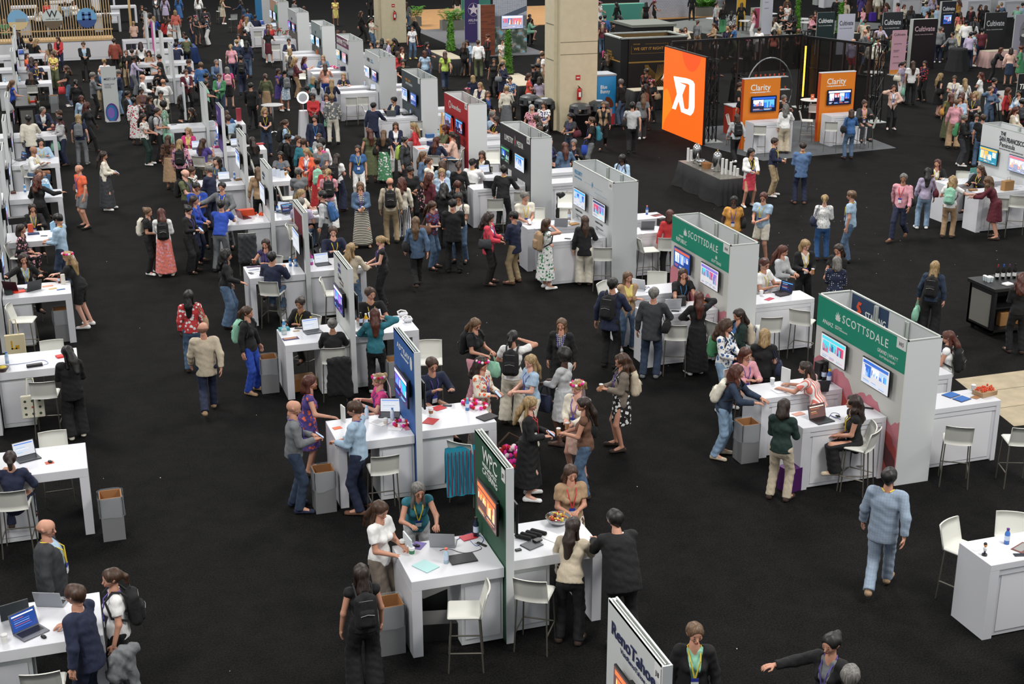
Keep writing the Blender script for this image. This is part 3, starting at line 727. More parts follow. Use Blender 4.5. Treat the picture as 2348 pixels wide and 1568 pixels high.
def screen_content(kind, w, h, t, M, seed):
    rg = random.Random(int(seed*97)); m = MB(); ms = [mat('px_'+c_, c_, .3, emit=.85) for c_ in SCOL[kind]]
    if kind == 'lap' or w < .4:
        m.mi = 0; m.box(-w*.44, w*.44, h*.34, h*.41, 0, .0004)
        for i in range(5): m.mi = 1+i % 3; m.box(-w*.38, w*(-.1+rg.random()*.4), h*(.2-.12*i), h*(.225-.12*i), 0, .0004)
    else:
        m.mi = rg.randrange(4); m.box(-w*.45, w*.45, h*.30, h*.42, 0, .0004); n = rg.choice((2, 3, 4))
        for i in range(n):
            x0, x1 = -w*.42+w*.84*i/n+.01, -w*.42+w*.84*(i+1)/n-.01; s = rg.uniform(-.25, 0); y0, y1 = h*s, h*(.26)
            m.mi = rg.randrange(4); m.box(x0, x1, y0, y1, 0, .0004); k = 7
            for q in range(k): m.mi = rg.randrange(4); a = x0+(x1-x0)*q/k; m.box(a, a+(x1-x0)/k*.8, y0, y0+(y1-y0)*rg.uniform(.2, .95), .0005, .0008)
            for q in range(3): m.mi = rg.randrange(4); m.box(x0, x0+(x1-x0)*rg.uniform(.5, 1), -h*.32-h*.04*q, -h*.305-h*.04*q, 0, .0004)
    o = m.build('screen_picture', ms, t); o.matrix_local = M
def monitor(x, y, z, yaw, kind, lab, w=.80, h=.44, gap=.09, grp='monitors on the booth walls', content=None):
    t = thing('monitor', x, y, z, 0, lab, 'screen', grp); t.matrix_world = frame_at(None, x, y, z, yaw)
    MB().box(-w/2, w/2, -h/2, h/2, gap-.03, gap, .006).build('bezel', BLACK, t)
    MB().box(-w/2+.015, w/2-.015, -h/2+.015, h/2-.015, gap, gap+.003).build('screen', screen_mat(kind), t)
    MB().box(-.2, .2, -.12, .16, 0, gap-.03, .004).build('wall_bracket', BLACK, t)
    screen_content(kind, w, h, t, Matrix.Translation((0, 0, gap+.0032)), x+y)
    return t
def counter_h(x0, x1, y0, y1, lab, door_side=-1):
    t = thing('counter', (x0+x1)/2, (y0+y1)/2, 0, 0, lab, 'counter', 'white exhibitor counters'); a, b, c, d = x0-(x0+x1)/2, x1-(x0+x1)/2, y0-(y0+y1)/2, y1-(y0+y1)/2
    MB().box(a, b, c, d, .98, 1.07, .004).build('worktop', WHITE, t)
    MB().box(a, a+.14, c, d, 0, .98).box(b-.08, b, c, d, 0, .98).box(a+.14, b-.08, c+.03, d-.02, .02, .98).build('cabinet', WHITE, t)
    m = MB(); m.box(a+.2, b-.14, c+.022, c+.03, .08, .9); o = m.build('front_panel', mat('laminate_inset', 'dedee2', .4), t)
    MB().box(a+.14, b-.08, c+.012, c+.03, .90, .98).build('trim_rail', WHITE, t); return t
def counter_j(x0, x1, y0, y1, lab, wall=1):
    """open table: thick top, outer leg slab, cabinet towards the wall (wall=1: wall at x1)"""
    cx, cy = (x0+x1)/2, (y0+y1)/2; t = thing('counter', cx, cy, 0, 0, lab, 'counter', 'white exhibitor counters'); w, d = (x1-x0)/2, (y1-y0)/2
    MB().box(-w, w, -d, d, .93, 1.07, .004).build('worktop', WHITE, t)
    s = wall; MB().box(*sorted((-s*w, -s*(w-.13))), -d, d, 0, .93).build('leg', WHITE, t)
    MB().box(*sorted((s*w, s*(w-.55))), -d+.06, d-.3, .02, .93).build('cabinet', WALLW, t)
    MB().box(*sorted((s*(w-.04), s*(w-.5))), -d+.05, -d+.06, .1, .85).build('door', WHITE, t); return t
STOOL = {}
def stool(x, y, face, lab, metal=True):
    """face = direction the sitter looks (radians, world)"""
    if 's' not in STOOL:
        root = thing('bar_stool', x, y, 0, face-PI/2, lab, 'bar stool', 'white bar stools')
        m = MB(); vs = []
        m.box(-.215, .215, -.19, .22, .735, .775, .015); m.build('seat', SEATW, root)
        m = MB(); n = 6; grid = []
        for k in range(5):
            for i in range(n+1):
                u = i/n*2-1; grid.append((u*.215, -.20-.025*k/4*2+.035*(u*u)-.01*k, .74+.085*k))
        o = len(grid); grid2 = [(x_, y_-.022, z_) for x_, y_, z_ in grid]; fs = []
        for k in range(4):
            for i in range(n):
                q = (k*(n+1)+i, k*(n+1)+i+1, (k+1)*(n+1)+i+1, (k+1)*(n+1)+i); fs += [q[::-1], tuple(j+o for j in q)]
        for i in range(n): fs += [(4*(n+1)+i, 4*(n+1)+i+1, o+4*(n+1)+i+1, o+4*(n+1)+i), (i+1, i, o+i, o+i+1)]
        for k in range(4): fs += [(k*(n+1), (k+1)*(n+1), o+(k+1)*(n+1), o+k*(n+1)), ((k+1)*(n+1)+n, k*(n+1)+n, o+k*(n+1)+n, o+(k+1)*(n+1)+n)]
        m.add(grid+grid2, fs); m.build('backrest', SEATW, root, True)
        for sx, sy in ((-1, -1), (1, -1), (-1, 1), (1, 1)): MB().tube([(sx*.19, sy*.17, .735), (sx*.215, sy*.215, 0)], .011, 6).build('leg', STEEL, root)
        MB().tube([(-.206, -.2, .27), (-.206, .205, .27), (.206, .205, .27), (.206, -.2, .27)], .011, 6).build('footrest', STEEL, root)
        STOOL['s'] = root; return root
    return dup(STOOL['s'], (x, y, 0), face-PI/2, lab)
def ang(x, y, o):
    d = math.hypot(x, y); vx, vy = x/d, y/d; a = math.radians(o); return math.atan2(-vy*math.cos(a)-vx*math.sin(a), -vx*math.cos(a)+vy*math.sin(a))
def bin_box(x, y, lab, rz=0):
    t = thing('waste_bin', x, y, 0, rz, lab, 'bin', 'grey waste bins by the counters')
    m = MB(); m.box(-.16, .16, -.16, .16, 0, .40)
    for a, b, c, d in ((-.162, .162, -.162, -.156), (-.162, .162, .156, .162), (-.162, -.156, -.162, .162), (.156, .162, -.162, .162)): m.box(a, b, c, d, .40, .68)
    m.build('box', GREYP, t); m = MB(); w = .155
    for a, b, c, d in ((-w, w, -w, -w+.012), (-w, w, w-.012, w), (-w, -w+.012, -w, w), (w-.012, w, -w, w)): m.box(a, b, c, d, .40, .685)
    m.build('cardboard_rim', CARD, t)
    m = MB(); q = .18; vs = []
    rg = random.Random(int(x*100))
    for k, z in enumerate((.38, .5, .64, .70)):
        for i in range(16): a = 2*PI*i/16+.2; c_, s_ = math.cos(a), math.sin(a); f = 1/max(abs(c_), abs(s_)); j = rg.uniform(.97, 1.06); vs.append((c_*f*q*j, s_*f*q*j, z+rg.uniform(-.02, .02)*(k in (0,))))
    m.add(vs, [(k*16+i, k*16+(i+1) % 16, k*16+16+(i+1) % 16, k*16+16+i) for k in range(3) for i in range(16)]); m.build('bin_liner', LINER, t, True)
def wall_h(k, A, face, lab, tag, rface=None, X=12.08, L=2.66, T=.635):
    """thick hollow booth wall of row H: face graphic on its left, white ends, aluminium frame and posts inside"""
    D = A-L; t = thing('booth_wall', X+T/2, (A+D)/2, 0, 0, lab, 'booth wall', 'tall hollow booth walls of the wide row'); M0 = Matrix.Translation((-X-T/2, -(A+D)/2, 0))
    def P(m, n, ma): o = m.build(n, ma, t); o.matrix_local = M0; return o
    Z = 2.44; s = .022
    P(MB().box(X, X+s, D, A, 0, Z), 'face_panel', face); P(MB().box(X+T-s, X+T, D, A, 0, Z), 'side_panel', rface or WALLW)
    P(MB().box(X+s, X+T-s, D, D+s, 0, Z), 'end_panel', WALLW); P(MB().box(X+s, X+T-s, A-s, A, 0, Z), 'end_panel', WALLW)
    m = MB()
    for a, b, c, d in ((X-.004, X+.035, D-.004, A+.004), (X+T-.035, X+T+.004, D-.004, A+.004), (X, X+T, D-.004, D+.035), (X, X+T, A-.035, A+.004)): m.box(a, b, c, d, Z, Z+.02)
    P(m, 'top_rail', ALU); m = MB()
    for q in (1/3, 2/3):
        y = D+L*q
        for xx in (X+.035, X+T-.075):
            for dy in (-.045, .012): m.box(xx, xx+.04, y+dy, y+dy+.035, 0, Z-.01)
    P(m, 'upright_post', ALU); P(MB().box(X+.03, X+T-.03, D+.03, A-.03, 1.55, 1.56), 'inner_floor', mat('inner_shade', '9aa0a0', .8))
    def onface(u, v, w=.003): return M0 @ frame_at(None, X-w, A-u, v, -PI/2)
    m = MB(); m.box(-.13, .13, -.17, 0, 0, .004); o = m.build('number_plate', PAPER, t); put(o, onface(L-.14, Z, .004))
    if tag: put(text(t, tag, .09, 0, 0, 0, INK, .8, 'number', 'CENTER'), onface(L-.14, Z-.12, .010))
    return t, onface
def band(t, onface, pts, ma, name, w=.004, h=.003):
    o = MB().poly(pts, h).build(name, ma, t); put(o, onface(0, 0, w)); return o
HA = {0: 19.78, 1: 25.78, 2: 31.73, 3: 37.66, 4: 43.65, 5: 49.45, 6: 55.63, 7: 61.47, 8: 67.61, 9: 74.33, 10: 80.5, 11: 86.5}
def hc(s): return mat('graphic_'+s, s, .55)
TEAL = hc('0b8a6e')
HN = ['front teal-banner wall', 'second teal-banner wall', 'pale wall with blue lettering', 'black lettered booth wall', 'red booth wall', 'slate grey booth wall', 'pale grey booth wall', 'maroon-banner booth wall', 'misty grey-green booth wall', 'cool grey booth wall', 'sunset-mural booth wall', 'bright blue booth wall']
HFACE = ['c8c8c2', 'c8c8c2', 'c9cccd', '28262a', 'b01c26', '3a454b', 'c9cccd', 'c9cccd', '8f9c9c', 'b9bbbd', 'c09a80', '1f7fb8']
HL = ['tall booth wall with teal SCOTTSDALE banner and pink mountain mural, nearest of the row', 'tall booth wall with teal SCOTTSDALE banner and pink mountain mural, second of the row', 'tall pale booth wall with blue lettering and two monitors', 'tall black booth wall with white condensed lettering', 'tall red booth wall with white round logo', 'tall slate grey booth wall with orange and white lettering', 'tall pale grey booth wall with small black letters', 'tall white booth wall with maroon banner', 'tall booth wall with misty grey-green mural', 'tall cool grey booth wall second behind the maroon-banner one', 'tall booth wall with sunset mural', 'tall bright blue booth wall at the far end']
HL[0] = HL[0].replace('SCOTTSDALE ', ''); HL[1] = HL[1].replace('SCOTTSDALE ', '')
HLET = mat('letter_white', 'e8ebe6', .6); HBLU = mat('letter_blue', '5a9cc4', .6)
def agave(t, onf, u, v, s):
    m = MB()
    for a, l in ((-70, .6), (-45, .8), (-22, .95), (0, 1.05), (22, .95), (45, .8), (70, .6)):
        r = math.radians(a); d = (math.sin(r), math.cos(r)); n = (d[1], -d[0]); l *= s
        m.poly([(u, v), (u+d[0]*l*.5+n[0]*s*.11, v+d[1]*l*.5+n[1]*s*.11), (u+d[0]*l, v+d[1]*l), (u+d[0]*l*.5-n[0]*s*.11, v+d[1]*l*.5-n[1]*s*.11)], .002)
    put(m.build('plant_emblem', HLET, t), onf(0, 0, .009))
def ft(t, onf, s, size, u, v, m=HLET, xs=1, **k): put(text(t, s, size, 0, 0, 0, m, xs, **k), onf(u, v, .010))
for k, A in HA.items():
    face = mat('graphic_h%d' % k, HFACE[k], .6); tag = {0: 'H15', 1: 'H14', 2: 'H13', 3: 'H12', 4: 'H11'}.get(k)
    t, onf = wall_h(k, A, face, HL[k], tag)
    if k == 0: H0WALL = t
    LAND.append((12.4, A-1.3, HN[k])) ; LAND[-1] = (11.0, A-1.3, 'left of '+HN[k]); LAND.append((13.7, A-1.3, 'right of '+HN[k]))
    if k < 2:
        band(t, onf, [(.005, 1.90), (2.655, 1.90), (2.655, 2.435), (.005, 2.435)], TEAL, 'banner')
        PK = [('c87a86', [(0, 1.28), (.25, 1.42), (.5, 1.2), (.9, 1.34), (1.3, 1.05), (1.8, 1.25), (2.2, 1.0), (2.655, 1.1)]), ('9a4f78', [(0, 1.05), (.3, .9), (.6, .6), (2.655, .5)]), ('c04a44', [(.15, .72), (.5, 1.02), (.75, .88), (1.0, 1.0), (1.25, .72), (1.6, .95), (1.9, .8), (2.2, .9), (2.655, .6)]), ('6a2a2e', [(.9, .3), (1.4, .62), (1.7, .5), (2.1, .66), (2.655, .42)])]
        rj = random.Random(5+k)
        def jag(ps):
            for _ in range(3):
                o_ = [ps[0]]
                for p_, q_ in zip(ps, ps[1:]): o_ += [((p_[0]+q_[0])/2, (p_[1]+q_[1])/2+rj.uniform(-.22, .22)*(q_[0]-p_[0])), q_]
                ps = o_
            return ps
        PK.append(('d0605a', [(.6, .2), (.9, .75), (1.1, .55), (1.4, .78), (1.7, .4), (2.0, .62), (2.3, .35)])); PK.append(('5a4488', [(0, .75), (.12, .6), (.3, .3), (.5, .1)]))
        for q, (c, pts) in enumerate([(c_, jag(p_)) for c_, p_ in PK]):
            band(t, onf, [(pts[0][0]+.005, .02)]+[(min(2.65, a+.005), b) for a, b in pts]+[(2.65, .02)], hc(c), 'mural_ridge', .004+.003*q)
        agave(t, onf, .67, 2.165, .155); ft(t, onf, 'SCOTTSDALE', .20, .81, 2.175, width=1.36, sp=1.15)
        if k == 0:
            ft(t, onf, 'ANdAZ', .10, .20, 2.0, width=.34); ft(t, onf, 'SCOTTSDALE\nRESORT & BUNGALOWS', .035, .60, 2.05); ft(t, onf, 'GRAND | HYATT', .085, 1.89, 2.04, width=.58); ft(t, onf, 'SCOTTSDALE RESORT', .05, 1.96, 1.965, width=.45)
        else:
            ft(t, onf, 'CAESARS', .05, .38, 2.09); ft(t, onf, 'REPUBLIC', .12, .25, 1.97, width=.5); agave(t, onf, 2.12, 2.04, .08); ft(t, onf, 'SCOTTSDALE', .08, 1.92, 1.95, width=.42)
    if k == 2:
        ft(t, onf, 'VELOXITY', .145, .14, 2.19, HBLU, width=.53, bold=.003); ft(t, onf, 'Event Technology', .07, .15, 2.10, HBLU, width=.5)
        m = MB(); 
        for a, b, c, d in ((.85, 2.0, 2.10, 2.105), (.85, 1.5, 1.86, 1.865), (1.5, 2.3, 1.98, 1.985)): m.box(a, b, c, d, 0, .002)
        m.poly([(u_-.58, v_+.26) for u_, v_ in ((1.95, 1.95), (1.89, 1.86), (1.93, 1.86), (1.90, 1.78), (1.99, 1.89), (1.95, 1.89))], .003); put(m.build('line_art', HBLU, t), onf(0, 0, .008))
        for u in (.45, 1.8): ft(t, onf, 'POWERED BY DESIGN', .06, u-.2, 1.27, INK, .8); ft(t, onf, 'Charging | Engagement\nEvents', .05, u-.15, 1.16, mat('letter_grey', '7a7d80', .6))
    if k == 3:
        ft(t, onf, 'LUMETRY', .225, .44, 2.04, width=.78, bold=.006, sp=1.15); ft(t, onf, 'MEDIA', .225, 1.55, 2.04, width=.55, bold=.006, sp=1.15)
        o = bpy.data.meshes.new('x'); m = MB(); pts = [(1.39+.08*math.cos(a), 2.15+.16*math.sin(a)) for a in [2*PI*i/20 for i in range(20)]]; m.poly(pts, .002); put(m.build('oval_emblem', mat('emblem_grey', '6a6466', .5), t), onf(0, 0, .007))
        m = MB(); m.poly([(1.35, 2.09), (1.43, 2.09), (1.39, 2.21)], .002); put(m.build('red_mark', mat('red_mark', 'c0281e', .5), t), onf(0, 0, .011))
        for i, (u, n) in enumerate(((.75, 3), (1.6, 4), (2.05, 2))):
            m = MB()
            for q in range(n): m.box(u+q*.11, u+q*.11+.09, 1.05-.1*(i > 0), 1.25-.1*(i > 0), 0, .002)
            put(m.build('photo_strip', PAPER, t), onf(0, 0, .006))
    if k == 4:
        m = MB(); n = 12
        for i in range(n):
            a = 2*PI*i/n; b = a+2*PI/n*.75
            m.poly([(.69+.09*math.cos(a), 2.16+.085*math.sin(a)), (.69+.14*math.cos(a), 2.16+.13*math.sin(a)), (.69+.14*math.cos(b), 2.16+.13*math.sin(b)), (.69+.09*math.cos(b), 2.16+.085*math.sin(b))], .002)
        put(m.build('ring_emblem', HLET, t), onf(0, 0, .007)); ft(t, onf, 'boundless', .22, .93, 2.09, width=1.02)
    if k == 5: ft(t, onf, 'VISIT SAN', .12, .56, 2.14, mat('letter_orange', 'd8953a', .6), width=.75, bold=.004); ft(t, onf, 'ANTONIO', .12, .60, 2.02, width=1.0)
    if k == 6: ft(t, onf, 'HEI', .20, .42, 2.06, INK, width=.46, bold=.004); ft(t, onf, 'HOTELS\n& RESORTS', .085, 1.05, 2.14, HBLU, width=.5)
    if k == 7:
        band(t, onf, [(.005, 2.05), (2.655, 2.05), (2.655, 2.435), (.005, 2.435)], hc('6a2f52'), 'banner'); ft(t, onf, 'GRAPEVINE', .30, .12, 2.13, width=1.3, bold=.004); ft(t, onf, 'HISTORIC\nTEXAS', .14, 1.55, 2.28, width=.9)
    if k in (8, 9):
        c = ['4f504c', '6c7370'] if k == 8 else ['5a544c', '8a8a86']
        band(t, onf, [(.005, .02), (2.655, .02), (2.655, 1.5), (1.6, 1.3), (.8, 1.55), (.005, 1.25)], hc(c[0]), 'mural_ridge'); ft(t, onf, 'VISIT' if k == 8 else 'PALM', .18, 1.0, 1.95, INK, .7)
    if k == 10: band(t, onf, [(.005, .02), (2.655, .02), (2.655, 1.2), (1.5, 1.5), (.005, 1.1)], hc('57504a'), 'mural_ridge'); band(t, onf, [(1.2, 1.5), (2.65, 1.25), (2.65, 2.3), (1.9, 2.3)], hc('5aa890'), 'mural_patch', .009)
    kinds = {0: ('art', 'white'), 1: ('blue', 'art'), 2: ('white', 'art'), 3: ('green', 'white'), 5: ('white', 'blue'), 6: ('white', 'blue'), 7: ('teal', 'city'), 8: ('teal', 'white'), 9: ('purple', 'blue'), 10: ('white', 'white')}.get(k)
    if kinds:
        for q, (dy, kd) in enumerate(zip((.72, 2.01), kinds)): monitor(12.08, A-dy, 1.655, -PI/2, kd, 'wall monitor on %s, %s of its pair' % (HN[k], ('farther', 'nearer')[q]))
    if k == 4:
        for q, dy in enumerate((.75, 2.0)): monitor(12.08, A-dy, 1.66, -PI/2, 'dark', 'dark monitor on the red booth wall, %s of its pair' % ('farther', 'nearer')[q])
    if k < 11:
        for q, y0 in enumerate((A-2.33, A-1.0)):
            nf = ('nearer', 'farther')[q]
            counter_h(10.55, 12.06, y0, y0+.66, 'white cabinet counter, %s of two left of %s' % (nf, HN[k]))
            counter_h(12.74, 14.25, y0+.03, y0+.63, 'white cabinet counter, %s of two right of %s' % (nf, HN[k]))
# inside of the nearest wall shows the back of a printed panel
q0 = H0WALL; Mq = Matrix.Translation((12.69-q0.location.x, 18.45-q0.location.y, 0))
o = MB().box(-.004, .0, .12, 1.24, 1.57, 2.43).build('printed_panel', mat('staging_navy', '20395a', .6), q0); o.matrix_local = Mq
put(text(q0, 'STAGING', .20, 0, 0, 0, HLET, width=.62, bold=.004), Mq @ frame_at(None, -.008, .80, 2.09, -PI/2)); m = MB(); m.poly([(x_*.55, y_*.55) for x_, y_ in ((0, .1), (.1, .3), (.3, .3), (.22, .2), (.12, .2), (.3, .02), (.18, -.12), (0, -.12), (.06, 0), (.14, 0))], .003)
put(m.build('orange_emblem', mat('emblem_orange', 'e0512a', .5), q0), Mq @ frame_at(None, -.008, 1.08, 2.17, -PI/2))
# row J: thin walls
JA = {-1: 11.27, 0: 15.9, 1: 20.39, 2: 25.25, 3: 29.86, 4: 34.72, 5: 39.27, 6: 44.08, 7: 48.81, 9: 61.1, 10: 65.9, 11: 70.6, 12: 75.4}
JC = {-1: 'c9cccb', 0: '24503a', 1: '2c5c9e', 2: 'c6c9c6', 3: 'c6c9c6', 4: 'c9cccb', 5: 'c9cccb', 6: '4a3280', 7: 'c9cccb', 9: 'c9cccb', 10: 'c9cccb', 11: 'd04a9a', 12: 'c9cccb'}
JN = {-1: 'white wall at the front edge', 0: 'dark green booth wall', 1: 'royal blue booth wall', 2: 'white wall behind the blue one', 3: 'maroon and black booth wall', 4: 'white wall behind the maroon one', 5: 'white wall before the purple one', 6: 'purple booth wall', 7: 'white wall behind the purple one', 9: 'second white wall behind purple', 10: 'third white wall behind purple', 11: 'hot pink booth wall', 12: 'last thin white wall'}
JTXT = mat('letter_navy', '232a52', .6)
def wall_j(k, A, X=4.73, T=.10, L=1.33, lab=None, face=None, row='J'):
    D = A-L; t = thing('booth_wall', X+T/2, (A+D)/2, 0, 0, lab, 'booth wall', 'thin booth walls of the '+('middle' if row == 'J' else 'left')+' row'); M0 = Matrix.Translation((-X-T/2, -(A+D)/2, 0)); Z = 2.44
    def P(m, n, ma): o = m.build(n, ma, t); o.matrix_local = M0; return o
    P(MB().box(X, X+.02, D+.02, A, 0, Z), 'face_panel', face or WALLW); P(MB().box(X+T-.02, X+T, D+.02, A, 0, Z), 'side_panel', WALLW); P(MB().box(X, X+T, D, D+.02, 0, Z), 'end_panel', WALLW)
    m = MB()
    for q in (.0, .035, .075): m.box(X+q, X+q+.012, D+.03, A-.02, Z-.03, Z+.004)
    P(m, 'top_rail', ALU); P(MB().box(X+.02, X+T-.02, A-.05, A, 0, Z-.01), 'upright_post', ALU)
    def onf(u, v, w=.003): return M0 @ frame_at(None, X-w, A-u, v, -PI/2)
    return t, onf
for k, A in JA.items():
    t, onf = wall_j(k, A, lab='thin booth wall: '+JN[k], face=mat('graphic_j%d' % k, JC[k], .6)); t['label'] = 'tall thin '+JN[k].replace('booth wall', 'booth partition').replace('wall', 'booth partition')
    D = A-1.33
    LAND.append((4.1, D+.55, 'left of '+JN[k])); LAND.append((5.45, D+.55, 'right of '+JN[k]))
    if k in (-1, 0): m = MB(); m.box(-.07, .07, -.17, 0, 0, .004); put(m.build('number_plate', PAPER, t), onf(1.23, 2.40, .004)); put(text(t, {0: 'J17', -1: 'J18'}[k], .075, 0, 0, 0, INK, .8, 'number', 'CENTER'), onf(1.23, 2.28, .010))
    if k == -1: ft(t, onf, 'RenoTahoe', .20, .13, 2.12, JTXT, width=1.06, bold=.008); ft(t, onf, 'VisitRenoTahoe.com', .075, .36, 2.03, JTXT, width=.78)
    if k == 0: ft(t, onf, 'WPC', .27, .37, 2.17, width=.62); ft(t, onf, 'WOLFGANG PUCK', .075, .37, 2.09, width=.6); ft(t, onf, 'CATERING', .11, .37, 1.99, width=.62)
    if k == 1:
        ft(t, onf, 'ADTRAV', .13, .26, 2.20, width=.78, sp=1.2); ft(t, onf, 'TRAVEL MANAGEMENT', .045, .5, 2.13, width=.5)
        m = MB()
        for i in range(7): q = -.06+i*.02; hh_ = .11*math.sqrt(max(.05, 1-(q/.075)**2)); m.box(1.14+q, 1.14+q+.011, 2.2-hh_, 2.2+hh_, 0, .002)
        put(m.build('oval_emblem', HLET, t), onf(0, 0, .007))
    if k == 2:
        ft(t, onf, 'AVE\nNTRI', .10, .45, 2.27, mat('letter_violet', '4a4a8a', .6), bold=.006); m = MB()
        for a, b, c, d in ((.42, .85, 2.03, 2.05), (.42, .44, 2.05, 2.12), (.83, .85, 1.96, 2.03), (.55, .83, 1.96, 1.98)): m.box(a, b, c, d, 0, .002)
        put(m.build('frame_emblem', mat('letter_maroon', '5a2a30', .6), t), onf(0, 0, .007)); ft(t, onf, 'Host', .08, .55, 2.05, JTXT)
    if k == 3:
        band(t, onf, [(.16, 1.75), (1.14, 1.75), (1.14, 2.32), (.16, 2.32)], hc('6e1c2a'), 'banner'); band(t, onf, [(.16, .95), (1.14, .95), (1.14, 1.75), (.16, 1.75)], hc('1c1a1e'), 'poster')
        for i, s in enumerate(('GROUP', 'MEETINGS', 'EVENTS')): ft(t, onf, s, .15, .2, 1.84-.2*i, xs=.8)
    if k in (4, 5): ft(t, onf, ('nucleus', 'dv')[k-4], .17, .35, 2.1, mat('letter_slate', '3a4660', .6), .8); ft(t, onf, 'EVENTS', .09, .38, 2.0, mat('letter_slate', '3a4660', .6), .8)
    if k == 6: ft(t, onf, 'CVENT', .18, .2, 2.1, mat('letter_lilac', 'b49ae0', .6), .8)
    sc = {-1: 'sun', 0: 'sun', 1: 'purple', 2: 'purple', 4: 'lap', 5: 'white', 6: 'blue', 3: 'lap'}.get(k)
    if sc: monitor(4.73, A-.86, 1.74 if k < 2 else 1.73, -PI/2, sc, 'monitor mounted on '+JN[k], w=.84, h=.46, gap=.11)
    if sc and k >= 0: monitor(4.83, A-.8, 1.66, PI/2, 'lap', 'black-backed monitor on the right side of '+JN[k], w=.8, h=.44, gap=.10)
    if k > -1:
        counter_j(3.52, 4.72, D+.06, D+1.07, 'white open counter on the left of '+JN[k], 1); counter_j(4.84, 6.09, D+.18, D+1.16, 'white open counter on the right of '+JN[k], -1)
# row K at the left edge
KA = [15.60, 20.45, 25.10, 29.70, 34.4, 39.1, 43.8, 48.5, 61.0, 65.7, 70.4]
ORD = ['first', 'second', 'third', 'fourth', 'fifth', 'sixth', 'seventh', 'eighth', 'ninth', 'tenth', 'eleventh']
for i, A in enumerate(KA):
    t, onf = wall_j(i, A+.1, X=-1.60, lab='thin white booth partition along the left edge, %s from the front' % ORD[i], row='K')
    counter_j(-1.48, -.13, A-1.0 if i else A-1.05, A, 'white open counter along the left edge, %s from the front' % ORD[i], -1)
    monitor(-1.50, A-.6, 1.7, PI/2, 'dark', 'dark monitor on the left-edge partition, %s from the front' % ORD[i], w=.8, h=.44, gap=.1)
    LAND.append((-.7, A-.5, '%s left-edge counter' % ORD[i]))
    if i > 3: counter_j(-2.85, -1.64, A-.95, A, 'white open counter left of the left-edge partition, %s from the front' % ORD[i], 1)
# more counters in the hall behind
for i, (x, y) in enumerate(((-1.6, 88.5), (.4, 92), (2.6, 89), (3.9, 94), (.2, 99), (3.0, 103), (-2.2, 96))):
    counter_j(x, x+1.6, y, y+.9, 'white open counter behind the timber slat screen, spot %s' % ORD[i], -1)
# white wall booth with black lettering at the right edge
def wall_f():
    A, L, X, T = 33.05, 2.66, 25.13, .635; t = thing('booth_wall', X+T/2, A-L/2, 0, 0, 'tall white booth wall with black lettering and two monitors at the right edge', 'booth wall'); M0 = Matrix.Translation((-X-T/2, -(A-L/2), 0)); Z = 2.44
    def P(m, n, ma): o = m.build(n, ma, t); o.matrix_local = M0
    D = A-L; s = .022
    P(MB().box(X, X+s, D, A, 0, Z), 'face_panel', WALLW); P(MB().box(X+T-s, X+T, D, A, 0, Z), 'side_panel', WALLW); P(MB().box(X+s, X+T-s, D, D+s, 0, Z), 'end_panel', WALLW); P(MB().box(X+s, X+T-s, A-s, A, 0, Z), 'end_panel', WALLW)
    m = MB()
    for a, b, c, d in ((X-.004, X+.035, D, A), (X+T-.035, X+T+.004, D, A), (X, X+T, D, D+.035), (X, X+T, A-.035, A)): m.box(a, b, c, d, Z, Z+.02)
    P(m, 'top_rail', ALU); m = MB()
    for q in (1/3, 2/3): m.box(X+T-.09, X+T-.03, D+L*q-.03, D+L*q+.03, 0, Z-.01)
    P(m, 'upright_post', ALU)
    onf = lambda u, v, w=.003: M0 @ frame_at(None, X-w, A-u, v, -PI/2)
    ft(t, onf, 'THE', .15, .85, 2.26, INK, .85, bold=.006); ft(t, onf, 'SAN FRANCISCO', .19, .82, 2.10, INK, .75, bold=.006); ft(t, onf, 'Peninsula', .20, .85, 1.94, INK, .9); ft(t, onf, 'SOUTH OF SAN FRANCISCO  NORTH OF SILICON VALLEY', .04, .85, 1.87, INK)
    monitor(X, 32.54, 1.61, -PI/2, 'teal', 'wall monitor with yellow and blue slide on the right-edge white booth', w=.84, h=.46); monitor(X, 31.22, 1.60, -PI/2, 'city', 'wall monitor with a portrait slide cut by the right frame edge', w=.84, h=.46)
    LAND.append((24.0, 31.5, 'right-edge white booth'))
    counter_h(23.12, 25.1, 31.65, 32.3, 'white cabinet counter farther from the camera at the right-edge booth'); counter_h(23.3, 25.1, 30.45, 31.05, 'white cabinet counter nearer the camera at the right-edge booth')
wall_f()
# counter bottom right and the one behind the nearest thick wall
counter_h(10.53, 13.0, 12.73, 13.39, 'white cabinet counter at the bottom right corner'); LAND.append((12, 13, 'bottom right counter'))
counter_h(10.4, 12.06, 11.0, 11.6, 'white cabinet counter cut by the bottom frame edge'); LAND.append((9.0, 11.0, 'bottom frame edge'))
LAND.append((10.0, 14.2, 'open carpet')); LAND.append((8.0, 20, 'open carpet'))
# bins
for x, y, l in ((3.27, 24.59, 'grey waste bin left of the counter behind the blue booth'), (3.28, 19.2, 'grey waste bin left of the royal blue booth counter'), (3.30, 14.94, 'grey waste bin left of the dark green booth counter'), (.14, 19.28, 'grey waste bin at the end of the second left-edge counter'), (-.38, 28.97, 'grey waste bin under the fourth left-edge counter'), (10.32, 18.82, 'grey waste bin left of the front teal-banner booth counter'), (10.85, 11.9, 'grey waste bin at the bottom right corner'), (-.11, 59.22, 'grey waste bin beyond the eighth left-edge counter'), (5.5, 23.7, 'grey waste bin under the counter behind the blue booth'), (24.8, 43.6, 'grey waste bin between the two orange panels')): bin_box(x, y, l)

